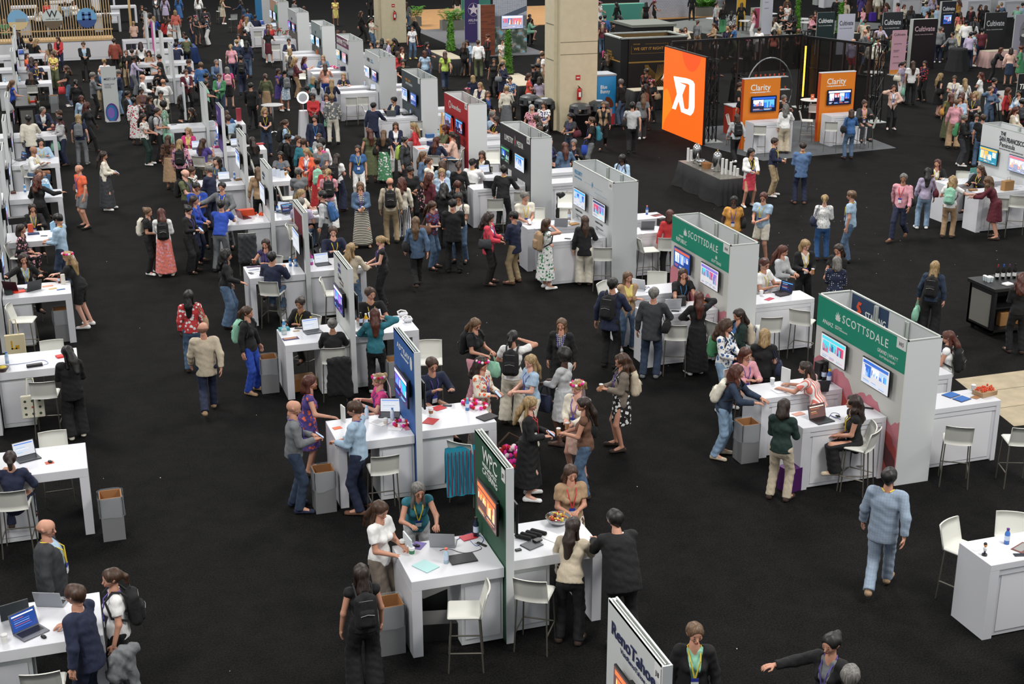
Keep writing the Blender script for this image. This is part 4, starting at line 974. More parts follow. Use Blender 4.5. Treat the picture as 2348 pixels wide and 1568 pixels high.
STOOLS = [
(4.11, 14.30, 2.85, 'white bar stool beside the dark green booth counter, on its near side'),
(5.06, 14.43, 0.98, 'white bar stool right of the dark green booth wall'),
(4.11, 18.74, 1.53, 'white bar stool near side of the royal blue booth counter'),
(5.48, 18.80, 0.77, 'white bar stool right of the royal blue booth with a striped blanket'),
(6.06, 23.16, -1.83, 'white bar stool behind the royal blue booth wall'),
(5.22, 27.98, -0.18, 'white bar stool right of the maroon booth, facing the aisle'),
(5.32, 32.96, -0.15, 'white bar stool behind the maroon booth wall'),
(4.04, 32.79, 1.45, 'white bar stool draped with a grey jacket behind the second J counter'),
(5.81, 37.29, -0.15, 'white bar stool right of the white booth behind the maroon one'),
(5.63, 41.21, -0.13, 'white bar stool under the counter before the purple booth'),
(11.42, 17.20, 2.20, 'white bar stool close to the front teal-banner wall'),
(13.05, 16.93, 1.00, 'white bar stool right of the front teal-banner booth, nearer the wall'),
(13.95, 16.59, 1.22, 'white bar stool right of the front teal-banner booth, cut by the frame edge'),
(10.88, 13.72, -1.18, 'white bar stool at the left end of the bottom right counter'),
(11.61, 13.67, -2.10, 'white bar stool behind the bottom right counter'),
(10.72, 25.71, -0.91, 'white bar stool left end of the second teal-banner booth counter'),
(11.89, 26.04, -2.00, 'white bar stool behind the counters of the second teal-banner booth'),
(10.94, 23.01, 1.13, 'white bar stool gripped by the man in charcoal jacket'),
(11.84, 22.84, 0.40, 'white bar stool beside the second teal-banner wall'),
(12.87, 22.87, 1.32, 'white bar stool right of the second teal-banner booth, nearer the wall'),
(13.75, 23.05, 0.77, 'white bar stool right of the second teal-banner booth, farther out'),
(11.73, 28.77, 1.18, 'white bar stool left of the pale wall with blue lettering'),
(13.03, 29.09, -0.07, 'white bar stool right of the pale lettered wall, nearer it'),
(13.51, 29.10, 1.14, 'white bar stool right of the pale lettered wall, farther out'),
(11.39, 32.48, -1.91, 'white bar stool behind the left counter of the pale lettered wall'),
(11.80, 34.87, 1.24, 'white bar stool by the black lettered wall behind the counter'),
(10.86, 34.31, 1.26, 'white bar stool near side of the black lettered booth counter'),
(12.12, 32.15, -1.93, 'white bar stool close behind the counters of the pale lettered wall'),
(12.74, 33.98, -1.93, 'white bar stool draped with a black jacket by the tripod'),
(12.65, 40.18, -1.88, 'white bar stool between the red and the black booth walls'),
(10.80, 52.47, 1.37, 'white bar stool left one of a pair before the pale grey booth'),
(11.28, 52.54, 1.36, 'white bar stool right one of a pair before the pale grey booth'),
(11.88, 46.61, 1.32, 'white bar stool near side of the slate booth counter'),
(10.77, 70.57, 1.42, 'white bar stool near side of the cool grey booth counter'),
(10.77, 76.69, 1.43, 'white bar stool near side of the sunset booth counter'),
(10.69, 86.55, 1.80, 'white bar stool by the bright blue booth'),
(10.58, 91.83, 1.80, 'white bar stool far left of the bright blue booth'),
(10.20, 60.16, -1.74, 'white bar stool behind the grey-green booth counter'),
(11.02, 50.18, -0.21, 'white bar stool left of the slate booth counter'),
(-1.10, 28.17, -0.22, 'white bar stool at the fourth left-edge counter with a tote bag'),
(-0.71, 23.67, 1.43, 'white bar stool at the third left-edge counter with a tote bag'),
(-0.56, 25.39, -1.55, 'white bar stool behind the third left-edge counter'),
(-0.60, 20.78, -1.54, 'white bar stool behind the second left-edge counter'),
(-0.80, 14.21, 1.46, 'white bar stool under the man at the first left-edge counter'),
(22.83, 43.86, -0.65, 'white bar stool by the red kiosk of the nearer orange panel'),
(22.79, 41.88, 1.07, 'white bar stool before the counter of the left orange panel'),
(25.64, 43.66, -0.53, 'white bar stool between the two orange panels'),
(26.91, 45.32, 1.03, 'white bar stool tall quilted stool behind the orange panels'),
(25.48, 41.73, 1.02, 'white bar stool quilted one before the right orange panel'),
(27.01, 41.82, 2.56, 'white bar stool under the person in charcoal cardigan'),
(23.69, 30.06, 0.90, 'white bar stool before the right-edge booth counter'),
(24.30, 30.13, 0.89, 'white bar stool cut by the frame edge at the right-edge booth'),
(24.51, 32.84, -2.21, 'white bar stool behind the right-edge booth counter'),
(21.77, 66.89, -1.89, 'white bar stool in front of the brick panel'),
]
def P(px, py, z=1.07):
    """helper for rows of small things laid out on a surface at height z"""
    f, p_, H = 3149.17, .3312, 9.3437
    u, v = (px-1174)/f, (py-784)/f; Y = math.cos(p_)-v*math.sin(p_); Z = -math.sin(p_)-v*math.cos(p_); t = (z-H)/Z
    X, Y = u*t, Y*t; return (X*math.cos(PSI)+Y*math.sin(PSI), -X*math.sin(PSI)+Y*math.cos(PSI))
# ---------------------------------------------------------------- larger pieces of the hall
def boxthing(name, x0, x1, y0, y1, z0, z1, m, lab, cat, part='body', group=None, bev=0):
    t = thing(name, (x0+x1)/2, (y0+y1)/2, z0, 0, lab, cat, group); w, d = (x1-x0)/2, (y1-y0)/2
    MB().box(-w, w, -d, d, 0, z1-z0, bev).build(part, m, t); return t
def fpanel(name, x0, x1, y, z0, z1, m, lab, cat='panel', th=.06, group=None, edge=None):
    """flat panel facing the camera side (-Y)"""
    t = thing(name, (x0+x1)/2, y, 0, 0, lab, cat, group); w = (x1-x0)/2
    MB().box(-w, w, 0, .01, z0, z1).build('face', m, t); MB().box(-w, w, .01, th, z0, z1).build('frame', edge or ALU, t); return t
def onp(t, u, v, w=.004): return Matrix.Translation((u, -w, v)) @ Matrix.Rotation(PI/2, 4, 'X')
def tx(t, s, size, u, v, m, xs=1, **k): return put(text(t, s, size, 0, 0, 0, m, xs, **k), onp(t, u, v))
# timber slat screen on a white cabinet run
t = thing('slat_screen', .2, 76.2, 0, 0, 'pale timber slat screen with three round picture discs above a white cabinet run', 'screen'); 
MB().box(-5.2, 2.95, -.3, .9, 0, .98).build('cabinet', WHITE, t); MB().box(-5.2, 2.95, -.36, .95, .98, 1.08).build('cabinet_top', WOOD, t)
for i in range(6): MB().box(-5.1+i*1.34, -5.1+i*1.34+1.2, -.31, -.30, .12, .85).build('door', mat('cab_door', 'd6d6d8', .4), t)
m = MB(); 
for i in range(62):
    x = -5.15+i*.131; m.box(x, x+.038, -.28, -.20, 1.08, 3.7)
m.box(-5.2, 2.95, -.26, -.22, 1.5, 1.56); m.box(-5.2, 2.95, -.26, -.22, 3.2, 3.26); m.build('slat_rows', WOOD, t)
m = MB(); m.box(2.95, 3.10, -.3, 14.0, 3.2, 3.35); m.box(4.0, 4.12, 3.0, 3.12, 0, 4.0); m.box(3.95, 4.3, 3.2, 14, 3.6, 3.9); m.build('return_beam', WOOD, t)
DSK = [(-1.67, ('7fb2d6', 'd8c090', '5a7a4a'), 'scene'), (.02, ('c9d2cf', '6a5a48', '2a2a2e'), 'W'), (1.70, ('6aa2cc', '34508a', '6a8a3a'), 'arch')]
for i, (x, cs, kind) in enumerate(DSK):
    c = [(math.cos(a)*.50, math.sin(a)*.50) for a in [2*PI*q/32 for q in range(32)]]
    put(MB().poly(c, .03).build('picture_disc', hc(cs[0]), t), onp(t, x, 2.14, .32))
    lo = [p for p in c if p[1] < -.05]; lo = sorted(lo, key=lambda p: math.atan2(p[1], p[0]))
    put(MB().poly([p for p in lo], .004).build('disc_ground', hc(cs[1]), t), onp(t, x, 2.14, .352))
    if kind == 'W': put(text(t, 'W', .5, 0, 0, 0, INK, 1, align='CENTER', bold=.01), onp(t, x, 2.22, .36)); put(text(t, 'marks the spot', .11, 0, 0, 0, INK, 1, align='CENTER'), onp(t, x, 2.10, .36))
    elif kind == 'arch':
        m = MB(); m.box(-.22, -.10, -.42, .30, 0, .004); m.box(.10, .22, -.42, .30, 0, .004); m.box(-.22, .22, .12, .2, 0, .004); m.box(-.22, .22, -.12, -.04, 0, .004); put(m.build('disc_tower', hc(cs[1]), t), onp(t, x, 2.14, .36))
    else: m = MB(); m.box(-.1, .4, -.1, .06, 0, .004); put(m.build('disc_building', hc('8a98a2'), t), onp(t, x, 2.14, .36))
LAND.append((-2.5, 74, 'left half of the timber slat screen')); LAND.append((2.0, 74, 'right half of the timber slat screen')); LAND.append((1.8, 57, 'small meet-up banner'))
LAND.append((0, 90, 'area behind the slat screen'))
# meet-up banner
t = fpanel('banner_stand', 1.72, 2.30, 56.1, .02, 2.15, mat('banner_pale', 'ced2d0', .6), 'slim pale MEET-UP banner stand with purple and blue waves'.replace('MEET-UP ', 'meeting '), 'banner', .02)
tx(t, 'MEET-UP', .13, -.2, 1.62, JTXT, .9, bold=.003); tx(t, 'Disability Inclusive\nCommunity\nNetworking', .065, -.2, 1.45, JTXT, .8)
for i, (c, r) in enumerate((('5a3a8a', .27), ('2a7ab0', .22), ('8a6ac0', .15))): put(MB().poly([(r*math.cos(a)*.9-.02*i, .35+r*math.sin(a)*1.4) for a in [2*PI*q/20 for q in range(20)]], .001+.001*i).build('wave', hc(c), t), onp(t, .0, 0, .006+.002*i))
MB().box(-.25, .25, -.12, .14, 0, .03).build('foot', ALU, t)
for x, y, s, l in ((4.3, 50.5, '', 'slim white sign board standing behind the purple booth wall'), (6.34, 56.5, '', 'slim white sign board near the aisle beyond the round table')):
    t = thing('sign_board', x, y, 0, 0, l, 'sign'); MB().box(-.03, .03, -.5, .0, 0, 2.2).build('board', WALLW, t); MB().box(-.034, -.03, -.45, -.05, 1.2, 1.9).build('print', hc('8ea0aa'), t)
# orange LED wall with white monogram
t = thing('led_wall', 21.75, 45.9, 0, 0, 'tall glowing orange LED wall with white angular monogram', 'screen')
m = bpy.data.materials.new('led_orange'); nt, N, L, B = nm(m); v = N.new('ShaderNodeTexVoronoi'); v.inputs['Scale'].default_value = .55; v.feature = 'SMOOTH_F1'; L.new(coord(nt, scale=(1, .7, .6)), v.inputs[0])
L.new(ramp(nt, v.outputs['Distance'], [(0, lin('f2501c')), (.35, lin('f5661a')), (.6, lin('f8821c')), (.8, lin('fa9a20'))]), B.inputs['Emission Color']); B.inputs['Emission Strength'].default_value = 1.15; B.inputs['Base Color'].default_value = (.1, .02, 0, 1)
MB().box(0, .02, -1.7, 1.75, 0, 3.08).build('led_face', m, t); MB().box(.02, .12, -1.72, 1.77, 0, 3.12).build('housing', BLACK, t)
WL = mat('led_white', 'f4f6f8', .4, emit=1.3)
def led(pts): put(MB().poly(pts, .004).build('monogram', WL, t), frame_at(None, -.004, .85, 0, -PI/2))
led([(-.01, 2.11), (1.06, 2.18), (1.39, 2.18), (1.65, 2.15), (1.79, 2.06), (1.85, 1.23), (1.77, 1.05), (1.55, .9), (1.05, .9), (1.0, 1.07), (1.3, 1.08), (1.39, 1.17), (1.36, 1.97), (1.24, 2.0), (.56, 1.97), (.46, 1.85), (.1, 1.93)])
put(MB().poly([(-.01, 2.11), (.35, 1.51), (-.05, .92), (.27, .92), (.51, 1.28), (.77, .91), (1.09, .91), (.79, 1.53), (1.07, 1.92), (.49, 1.96)], .004).build('monogram', WL, t), frame_at(None, -.006, .85, 0, -PI/2))
LAND.append((22.5, 47, 'glowing orange wall'))
def truss(name, x, y, h, lab, w=.3):
    t = thing(name, x, y, 0, 0, lab, 'truss', 'black trusses of the enclosure'); w /= 2
    for a, b in ((-w, -w), (w, -w), (w, w), (-w, w)): MB().tube([(a, b, 0), (a, b, h)], .025, 6).build('chord', BLACK, t)
    m = MB(); n = int(h/.5)
    for i in range(n):
        z0, z1 = h*i/n, h*(i+1)/n
        for a, b, c, d in ((-w, -w, w, -w), (w, -w, w, w), (w, w, -w, w), (-w, w, -w, -w)): m.tube([(a, b, z0), (c, d, z1)], .012, 4, False); m.tube([(a, b, z1), (c, d, z1)], .012, 4, False)
    m.build('bracing', BLACK, t); MB().box(-.35, .35, -.35, .35, 0, .02).build('base_plate', ALU, t); return t
truss('truss_tower', 22.35, 44.75, 2.95, 'black truss tower right behind the near end of the glowing orange wall'); truss('truss_tower', 22.45, 47.85, 3.0, 'black truss tower behind the far end of the glowing orange wall')
truss('truss_tower', 29.3, 50.4, 3.1, 'black truss tower at the back corner of the enclosure'); truss('truss_tower', 30.25, 46.4, 2.95, 'black truss tower at the right end of the enclosure')
MESH = mat('tinted_mesh', '14100e', .4, alpha=.55)
def mesh_wall(x0, y0, x1, y1, z0, z1, lab, n, railz=(.05, .0)):
    ln = math.hypot(x1-x0, y1-y0); t = thing('mesh_screen', x0, y0, 0, math.atan2(y1-y0, x1-x0), lab, 'screen'); MB().box(0, ln, -.004, .004, z0, z1).build('mesh_sheet', MESH, t)
    MB().box(0, ln, -.05, .05, z1, z1+.09).build('rail', BLACK, t)
    for i in range(n+1): x = ln*i/n; MB().box(x-.035, x+.035, -.04, .04, 0, z1).build('upright', mat('upright_brown', '2a1c18', .5), t)
    return t
mesh_wall(22.9, 49.5, 28.9, 50.0, 1.65, 2.95, 'tinted see-through mesh screen along the back of the orange enclosure', 6)
t = mesh_wall(29.0, 49.8, 30.0, 46.7, .05, 2.9, 'black slatted mesh screen on the right side of the enclosure', 5); MB().box(0, 3.2, -.03, .03, 1.7, 1.76).build('rail', BLACK, t)
t = thing('light_bar', 28.85, 49.6, 0, 0, 'glowing amber vertical light bar on the enclosure corner', 'lamp'); MB().box(-.06, .06, 0, .06, .55, 2.62).build('housing', BLACK, t)
for i in range(34): MB().box(-.035, .035, -.012, 0, .58+i*.06, .58+i*.06+.045).build('led_cell', mat('amber_led', 'ffae38', .4, emit=4), t)
# oval ring drink display inside the enclosure
t = thing('ring_display', 26.2, 47.6, 0, 0, 'oval metal ring display stand of small red drinks on shelves', 'display')
MB().tube([(1.0*math.cos(a), 0, 1.25+1.25*math.sin(a)) for a in [2*PI*i/32 for i in range(33)]], .025, 6).build('ring', CHROME, t)
for z, w in ((.8, .75), (1.25, .85), (1.75, .75)):
    MB().box(-w, w, -.12, .12, z, z+.02).build('shelf', mat('glass_shelf', 'b8c0c0', .2), t)
k = 0
for z, w in ((.82, .6), (1.27, .7), (1.77, .6)):
    for i in range(7):
        o = link('drink_glass', None, None, (26.2-w+i*w/3, 47.6, z), None, 'small glass of red drink on the oval ring display', 'glass', 'red drinks on the ring display'); MB().lathe([(.02, 0), (.035, .11)], n=8).build('glass', mat('red_drink', 'b8442a', .2), o)
# red kiosk
t = boxthing('kiosk', 23.6, 24.2, 45.5, 46.2, 0, 1.05, mat('kiosk_red', 'b83418', .4), 'red kiosk box with white top behind the left orange panel', 'kiosk'); MB().box(-.32, .32, -.37, .37, 1.05, 1.09).build('top', WHITE, t)
# orange panel booths
ORG = mat('panel_orange', 'd87a1c', .5); ORE = mat('panel_orange_edge', 'c24a1c', .5)
for x0, y, k, l in ((22.72, 43.0, 'dark', 'left'), (26.0, 43.45, 'dark', 'right')):
    t = thing('booth_panel', x0+.68, y, 0, 0, '%s one of two orange booth panels with white lettering and monitor' % l, 'booth panel', 'orange booth panels')
    MB().box(-.70, .70, -.0, .02, 0, 2.44).build('face', ORG, t); MB().box(-.72, .72, .02, .16, 0, 2.45).build('frame', ORE, t); MB().box(-.72, .72, 0, .16, 2.45, 2.48).build('top_rail', WHITE, t)
    tx(t, 'Clarity', .30, -.46, 2.05, HLET, .95, bold=.006); tx(t, 'experiences', .095, -.38, 1.96, HLET, 1.1); m = MB(); m.box(-.46, .33, 1.975, 1.99, 0, .002); put(m.build('underline', HLET, t), onp(t, 0, 0, .003))
    monitor(x0+.74, y, 1.58, 0, 'dark', 'dark blue stage picture monitor on the %s orange panel' % l, w=1.0, h=.55, gap=.06)
    counter_h(x0-.05, x0+1.45, y-.92, y-.25, 'white counter before the %s orange panel' % l); LAND.append((x0+.7, y-1.4, '%s orange panel' % l))
LAND.append((25.2, 44.6, 'gap between the orange panels')); LAND.append((27.0, 48.5, 'inside of the mesh enclosure'))
def round_table(x, y, h, r, lab, col='8a8a88', base=True):
    t = thing('round_table', x, y, 0, 0, lab, 'table', 'tall round tables'); MB().lathe([(r-.01, h-.03), (r, h-.02), (r, h-.005), (r-.01, h)], n=28).build('tabletop', mat('table_'+col, col, .4), t)
    MB().tube([(0, 0, .05), (0, 0, h-.03)], .035, 8).build('pedestal', CHROME, t)
    for i in range(4): a = PI/4+PI/2*i; MB().tube([(0, 0, .08), (math.cos(a)*.32, math.sin(a)*.32, .02)], .02, 6).build('foot', CHROME, t)
    return t
round_table(33.5, 51.8, 1.08, .42, 'grey cocktail table standing alone right of the orange panels'); round_table(7.6, 51.5, 1.08, .42, 'grey cocktail table in the aisle before the grey-green booth'); round_table(27.25, 46.2, 1.05, .40, 'white cocktail table with orange card between the orange panels', 'dcdcd8')
LAND.append((33.5, 50.5, 'lone grey cocktail table')); LAND.append((7.6, 51, 'aisle cocktail table'))
t = thing('table_card', 27.3, 46.2, 1.05, 0, 'small orange card standing on the white cocktail table', 'card'); MB().box(-.07, .07, -.01, .01, 0, .2).build('card', hc('d8683a'), t)
MB().box(-.035, .035, -.011, -.0101, .10, .14).build('print', PAPER, t)
# coffee table with urns
CLOTH = cloth('charcoal'); BCL = mat('black_cloth', '1a1b1d', .9, bump=.6, bscale=6)
def draped(x0, x1, y0, y1, h, lab, top, cl=None, name='catering_table'):
    t = thing(name, (x0+x1)/2, (y0+y1)/2, 0, 0, lab, 'table', None); w, d = (x1-x0)/2, (y1-y0)/2; m = MB(); n = 48; rg = random.Random(int(x0*7)); vs = []
    per = [(-w+2*w*i/16, -d) for i in range(16)]+[(w, -d+2*d*i/8) for i in range(8)]+[(w-2*w*i/16, d) for i in range(16)]+[(-w, d-2*d*i/8) for i in range(8)]
    for z, e in ((h-.01, 0), (h*.5, .035), (0.01, .09)):
        for i, (x, y) in enumerate(per): f = e*(1+.9*math.sin(i*2.1)); vs.append((x*(1+f/w), y*(1+f/d), z))
    q = len(per); m.add(vs, [(k*q+i, k*q+(i+1) % q, k*q+q+(i+1) % q, k*q+q+i) for k in range(2) for i in range(q)]+[tuple(range(q-1, -1, -1))]); m.f = [f[::-1] for f in m.f]
    m.build('tablecloth', cl or BCL, t, True); MB().box(-w, w, -d, d, h-.015, h+.012).build('table_top', top, t); return t
draped(18.12, 18.95, 35.5, 38.4, .78, 'long catering table under a black cloth with coffee urns', mat('table_steel', '77746c', .35, .5)); LAND.append((19.6, 36.0, 'coffee urn table'))
def urn(x, y, lab):
    t = thing('coffee_urn', x, y, .79, 0, lab, 'coffee urn', 'chrome coffee urns'); MB().lathe([(.10, 0), (.13, .02), (.115, .08), (.125, .12), (.135, .40), (.12, .52), (.06, .585), (.02, .60)], n=20).build('urn_body', CHROME, t, True)
    MB().lathe([(.015, .6), (.025, .63), (.012, .66)], n=8).build('lid_knob', mat('brass', 'c09a48', .3, .9), t); MB().tube([(-.12, -.03, .1), (-.2, -.05, .1), (-.2, -.05, .05)], .012).build('spout', CHROME, t)
urn(18.5, 37.9, 'chrome coffee urn at the far end of the black catering table'); urn(18.55, 36.6, 'chrome coffee urn in the middle of the black catering table')
def stack(x, y, n, hgt, lab, z=.79, grp='paper cup stacks by the urns'):
    t = thing('cup_stack', x, y, z, 0, lab, 'cups', grp); m = MB()
    for i in range(int(hgt/.03)): m.lathe([(.038, i*.03), (.043, i*.03+.028)], n=10)
    m.build('cups', PAPER, t)
for i, (x, y, hh_) in enumerate(((18.35, 38.2, .42), (18.45, 38.2, .36), (18.5, 36.15, .48), (18.6, 36.1, .46), (18.7, 36.0, .40), (18.75, 35.85, .30), (18.62, 36.9, .26), (18.8, 35.75, .26))): stack(x, y, 0, hh_, 'white paper cup stack on the catering table, %s from its far end' % ORD[i])
t = thing('basket', 18.45, 37.1, .79, 0, 'wicker basket of packets between the two urns', 'basket'); MB().lathe([(.13, 0), (.16, .16), (.15, .16), (.12, .02)], n=14).build('basket_body', mat('wicker', '9a6a3e', .8, bump=.8), t)
t = thing('bowl', 18.42, 37.45, .79, 0, 'chrome bowl beside the wicker basket', 'bowl'); MB().lathe([(.05, 0), (.12, .1), (.14, .2), (.135, .2), (.1, .1)], n=16).build('bowl_body', CHROME, t, True)
# blue ice cream freezer
t = thing('freezer', 20.02, 49.45, 0, 0, 'blue ice cream display freezer right of the nearer pillar', 'freezer'); FB = mat('freezer_blue', '2a8cc8', .4)
MB().box(-.40, .36, -.45, .45, 0, 1.9).build('cabinet', FB, t); MB().box(-.42, .38, -.47, .47, 1.9, 1.96).build('top', mat('freezer_top', '8a9098', .4), t)
put(text(t, 'Blue', .20, 0, 0, 0, HLET, .8, bold=.008), frame_at(None, -.28, -.452, 1.42, 0)); put(text(t, 'Bunny', .20, 0, 0, 0, HLET, .8, bold=.008), frame_at(None, -.28, -.452, 1.25, 0))
c = [(.13*math.cos(a), .24*math.sin(a)) for a in [2*PI*q/20 for q in range(20)]]; put(MB().poly(c, .004).build('bar_picture', hc('6a3018'), t), frame_at(None, .1, -.452, .9, 0) @ Matrix.Rotation(.6, 4, 'Z'))
put(MB().box(-.36, .33, .02, .45, 0, .004).build('red_panel', hc('b83a3a'), t), frame_at(None, 0, -.452, 0, 0)); put(MB().box(-.1, .22, -.2, .1, 0, .006).build('pink_picture', hc('d8a0a8'), t), frame_at(None, 0, -.452, .55, 0))
LAND.append((20.3, 48.3, 'blue ice cream freezer'))
# black recycling bins by the pillars
def drum(x, y, lab, lid):
    t = thing('recycling_bin', x, y, 0, 0, lab, 'bin', 'black domed bins at the pillars'); MB().lathe([(.28, 0), (.33, .05), (.36, .78), (.40, .80), (.40, .84)], n=20).build('drum', mat('bin_black', '17181a', .5), t, True)
    m = MB()
    for a in range(4): q = PI/4+a*PI/2; m.tube([(.35*math.cos(q), .35*math.sin(q), .84), (.31*math.cos(q), .31*math.sin(q), 1.1)], .10, 8)
    m.lathe([(.40, 1.02), (.37, 1.12), (.26, 1.18), (.08, 1.2)], n=20); m.build('hood', mat('bin_hood', '33373a', .45), t)
    if lid: MB().lathe([(.14, 1.195), (.13, 1.21)], n=14).build('sticker', mat('sticker', 'c8d0dc', .5), t)
drum(17.2, 49.9, 'black domed bin left of the nearer pillar, farther one', 0); drum(17.45, 48.9, 'black domed bin left of the nearer pillar with round sticker', 1); drum(18.3, 47.4, 'black domed bin before the nearer pillar', 0); drum(19.2, 47.75, 'black domed bin before the blue freezer with round sticker', 1)
drum(42.2, 91, 'black domed bin left of the third pillar', 0); drum(44.9, 91, 'black domed bin right of the third pillar', 0)
LAND.append((17.6, 47.2, 'domed bins by the pillar')); LAND.append((17.5, 80, 'far beige pillar')); LAND.append((14, 62, 'open carpet beyond the booths'))
# black and gold promotional booth
BG = mat('panel_black_brown', '1e1714', .5); GOLD = mat('gold_line', 'a07a34', .5)
t = thing('promo_booth', 24.7, 57.0, 0, 0, 'black and gold open-topped promotional booth', 'booth')
M0 = Matrix.Translation((-25, -57, 0))
def BP(m, n, ma): o = m.build(n, ma, t); o.matrix_local = M0
BP(MB().box(23.95, 26.7, 55.5, 55.56, 0, 2.44), 'front_panel', BG); BP(MB().box(23.6, 23.95, 55.56, 57.5, 0, 2.44), 'side_panel', mat('panel_black', '131416', .5))
BP(MB().box(23.6, 26.7, 57.44, 57.5, 0, 2.44), 'back_panel', mat('panel_ply', '7a6038', .7)); BP(MB().box(26.64, 26.7, 55.56, 57.44, 0, 2.44), 'side_panel', BG)
BP(MB().box(23.58, 26.72, 55.48, 55.58, 2.44, 2.5).box(23.58, 26.72, 57.42, 57.52, 2.44, 2.5).box(23.58, 23.7, 55.5, 57.5, 2.44, 2.5).box(26.6, 26.72, 55.5, 57.5, 2.44, 2.5), 'top_rail', ALU)
F0 = M0 @ frame_at(None, 23.95, 55.495, 0, 0)
put(text(t, 'WE GET IT RIGHT', .165, 0, 0, 0, mat('letter_gold', 'c88f3e', .5), width=1.41, bold=.006), F0 @ Matrix.Translation((.22, 1.95, 0.004))); put(text(t, 'ENCORE', .08, 0, 0, 0, GOLD, 1, bold=.004), F0 @ Matrix.Translation((.2, 2.18, 0.004)))
m = MB()
for a, b, c, d in ((.11, 1.84, 1.80, 1.81), (.75, 1.84, 2.20, 2.21), (.11, .12, 1.80, 2.14), (1.83, 1.84, 1.8, 2.2)): m.box(a, b, c, d, 0, .003)
m.box(0, 2.7, 1.40, 1.46, 0, .004); put(m.build('gold_frame', GOLD, t), F0); m = MB()
for q in range(9): r = .25+q*.09; m.tube([(1.0-r*math.cos(a)*.9+.1*q, 1.3-1.3*a/PI*1.4+.15*math.sin(a*2), 0) for a in [PI*i/10*.7 for i in range(11)]], .008, 4); m.tube([(1.2+r*math.cos(a)*.8, 1.3-1.3*a/PI*1.3+.1*math.sin(a*2), 0) for a in [PI*i/10*.7 for i in range(11)]], .008, 4)
put(m.build('gold_lines', GOLD, t), F0); FS = M0 @ frame_at(None, 23.595, 57.3, 0, -PI/2); put(MB().box(0, 1.7, 1.45, 1.5, 0, .004).build('gold_band', GOLD, t), FS); put(text(t, 'CHANGING\nTHE WORLD\nONE EXPERIENCE\nAT A TIME', .12, 0, 0, 0, GOLD, .9), FS @ Matrix.Translation((.15, 1.75, 0)))
LAND.append((25, 54.6, 'black and gold booth')); LAND.append((22.9, 53.5, 'salad table')); LAND.append((22.5, 57, 'left side of the black and gold booth'))
t = boxthing('kiosk', 26.5, 28.6, 61.7, 64.0, 0, 2.2, mat('kiosk_dark', '141516', .6), 'dark kiosk with pale slatted roof behind the black and gold booth', 'kiosk'); MB().box(-1.15, 1.15, -1.25, 1.25, 2.2, 2.32).build('roof', mat('roof_green', '6e736a', .6), t); MB().box(-.5, .1, -1.17, -1.15, 1.9, 1.95).build('lamp_tube', mat('lamp_warm', 'f0b080', .4, emit=3), t)
# catering tables
def food(x0, x1, y0, y1, lab, h=.78, cl=None):
    return draped(x0, x1, y0, y1, h, lab, mat('table_linen', 'b8ae98', .7), cl)
food(17.95, 18.75, 64.0, 67.6, 'black-skirted food table with hedge tower on it, farther one'); food(18.4, 19.6, 54.8, 58.4, 'black-skirted food table with hedge tower on it, nearer one'); food(22.4, 24.0, 51.9, 52.7, 'black-skirted salad table before the black and gold booth')
food(33.0, 34.0, 70.4, 74.0, 'black-skirted buffet table by the teal cabinet'); food(40.9, 42.4, 67.2, 67.9, 'black-skirted table behind the dark green lettered wall'); 
LAND.append((17.2, 66, 'farther food table')); LAND.append((18.0, 56, 'nearer food table')); LAND.append((33, 74, 'buffet by the teal cabinet'))
GRN = bpy.data.materials.new('hedge_leaves'); nt, N, L, B = nm(GRN); n = N.new('ShaderNodeTexNoise'); n.inputs['Scale'].default_value = 30; L.new(coord(nt), n.inputs[0]); L.new(ramp(nt, n.outputs[0], [(.35, lin('2c5a12')), (.65, lin('5c9426'))], False), B.inputs['Base Color'])
def hedge(x, y, z, h, lab):
    t = thing('hedge_tower', x, y, z, 0, lab, 'plant', 'narrow artificial hedge towers'); rg = random.Random(int(x*9)); m = MB(); MB().poly([(-.2, -.2), (.2, -.2), (.2, .2), (-.2, .2)], .06).build('base', BLACK, t)
    for i in range(420):
        zz = .05+h*rg.random(); w = .2*(1-.55*zz/h); s = rg.randrange(4); u = rg.uniform(-w, w); p = [(u, -w), (w, u), (u, w), (-w, u)][s]; a = rg.uniform(0, 6.3); l = rg.uniform(.05, .09); c = Vector((p[0], p[1], zz)); d = Vector((math.cos(a), math.sin(a), rg.uniform(-.5, .8)))*l; e = Vector((-d.y, d.x, rg.uniform(-.03, .03)))*.5
        m.add([c-d, c+e, c+d, c-e], [(0, 1, 2, 3)])
    m.build('leaves', GRN, t); m = MB(); vs = [(sx*.17*f, sy*.17*f, zz) for zz, f in ((.03, 1), (h, .45)) for sx, sy in ((-1, -1), (1, -1), (1, 1), (-1, 1))]; m.add(vs, [(3, 2, 1, 0), (4, 5, 6, 7), (0, 1, 5, 4), (1, 2, 6, 5), (2, 3, 7, 6), (3, 0, 4, 7)]); m.build('core', GRN, t)
hedge(18.85, 66.7, .79, 1.75, 'tall narrow hedge tower on the farther food table'); hedge(19.05, 58.2, .79, 1.9, 'tall narrow hedge tower on the nearer food table'); hedge(41.2, 72, 0, 2.3, 'narrow hedge tower behind the dark green lettered wall'); hedge(41.0, 67, .79, 1.7, 'narrow hedge tower near the third pillar')
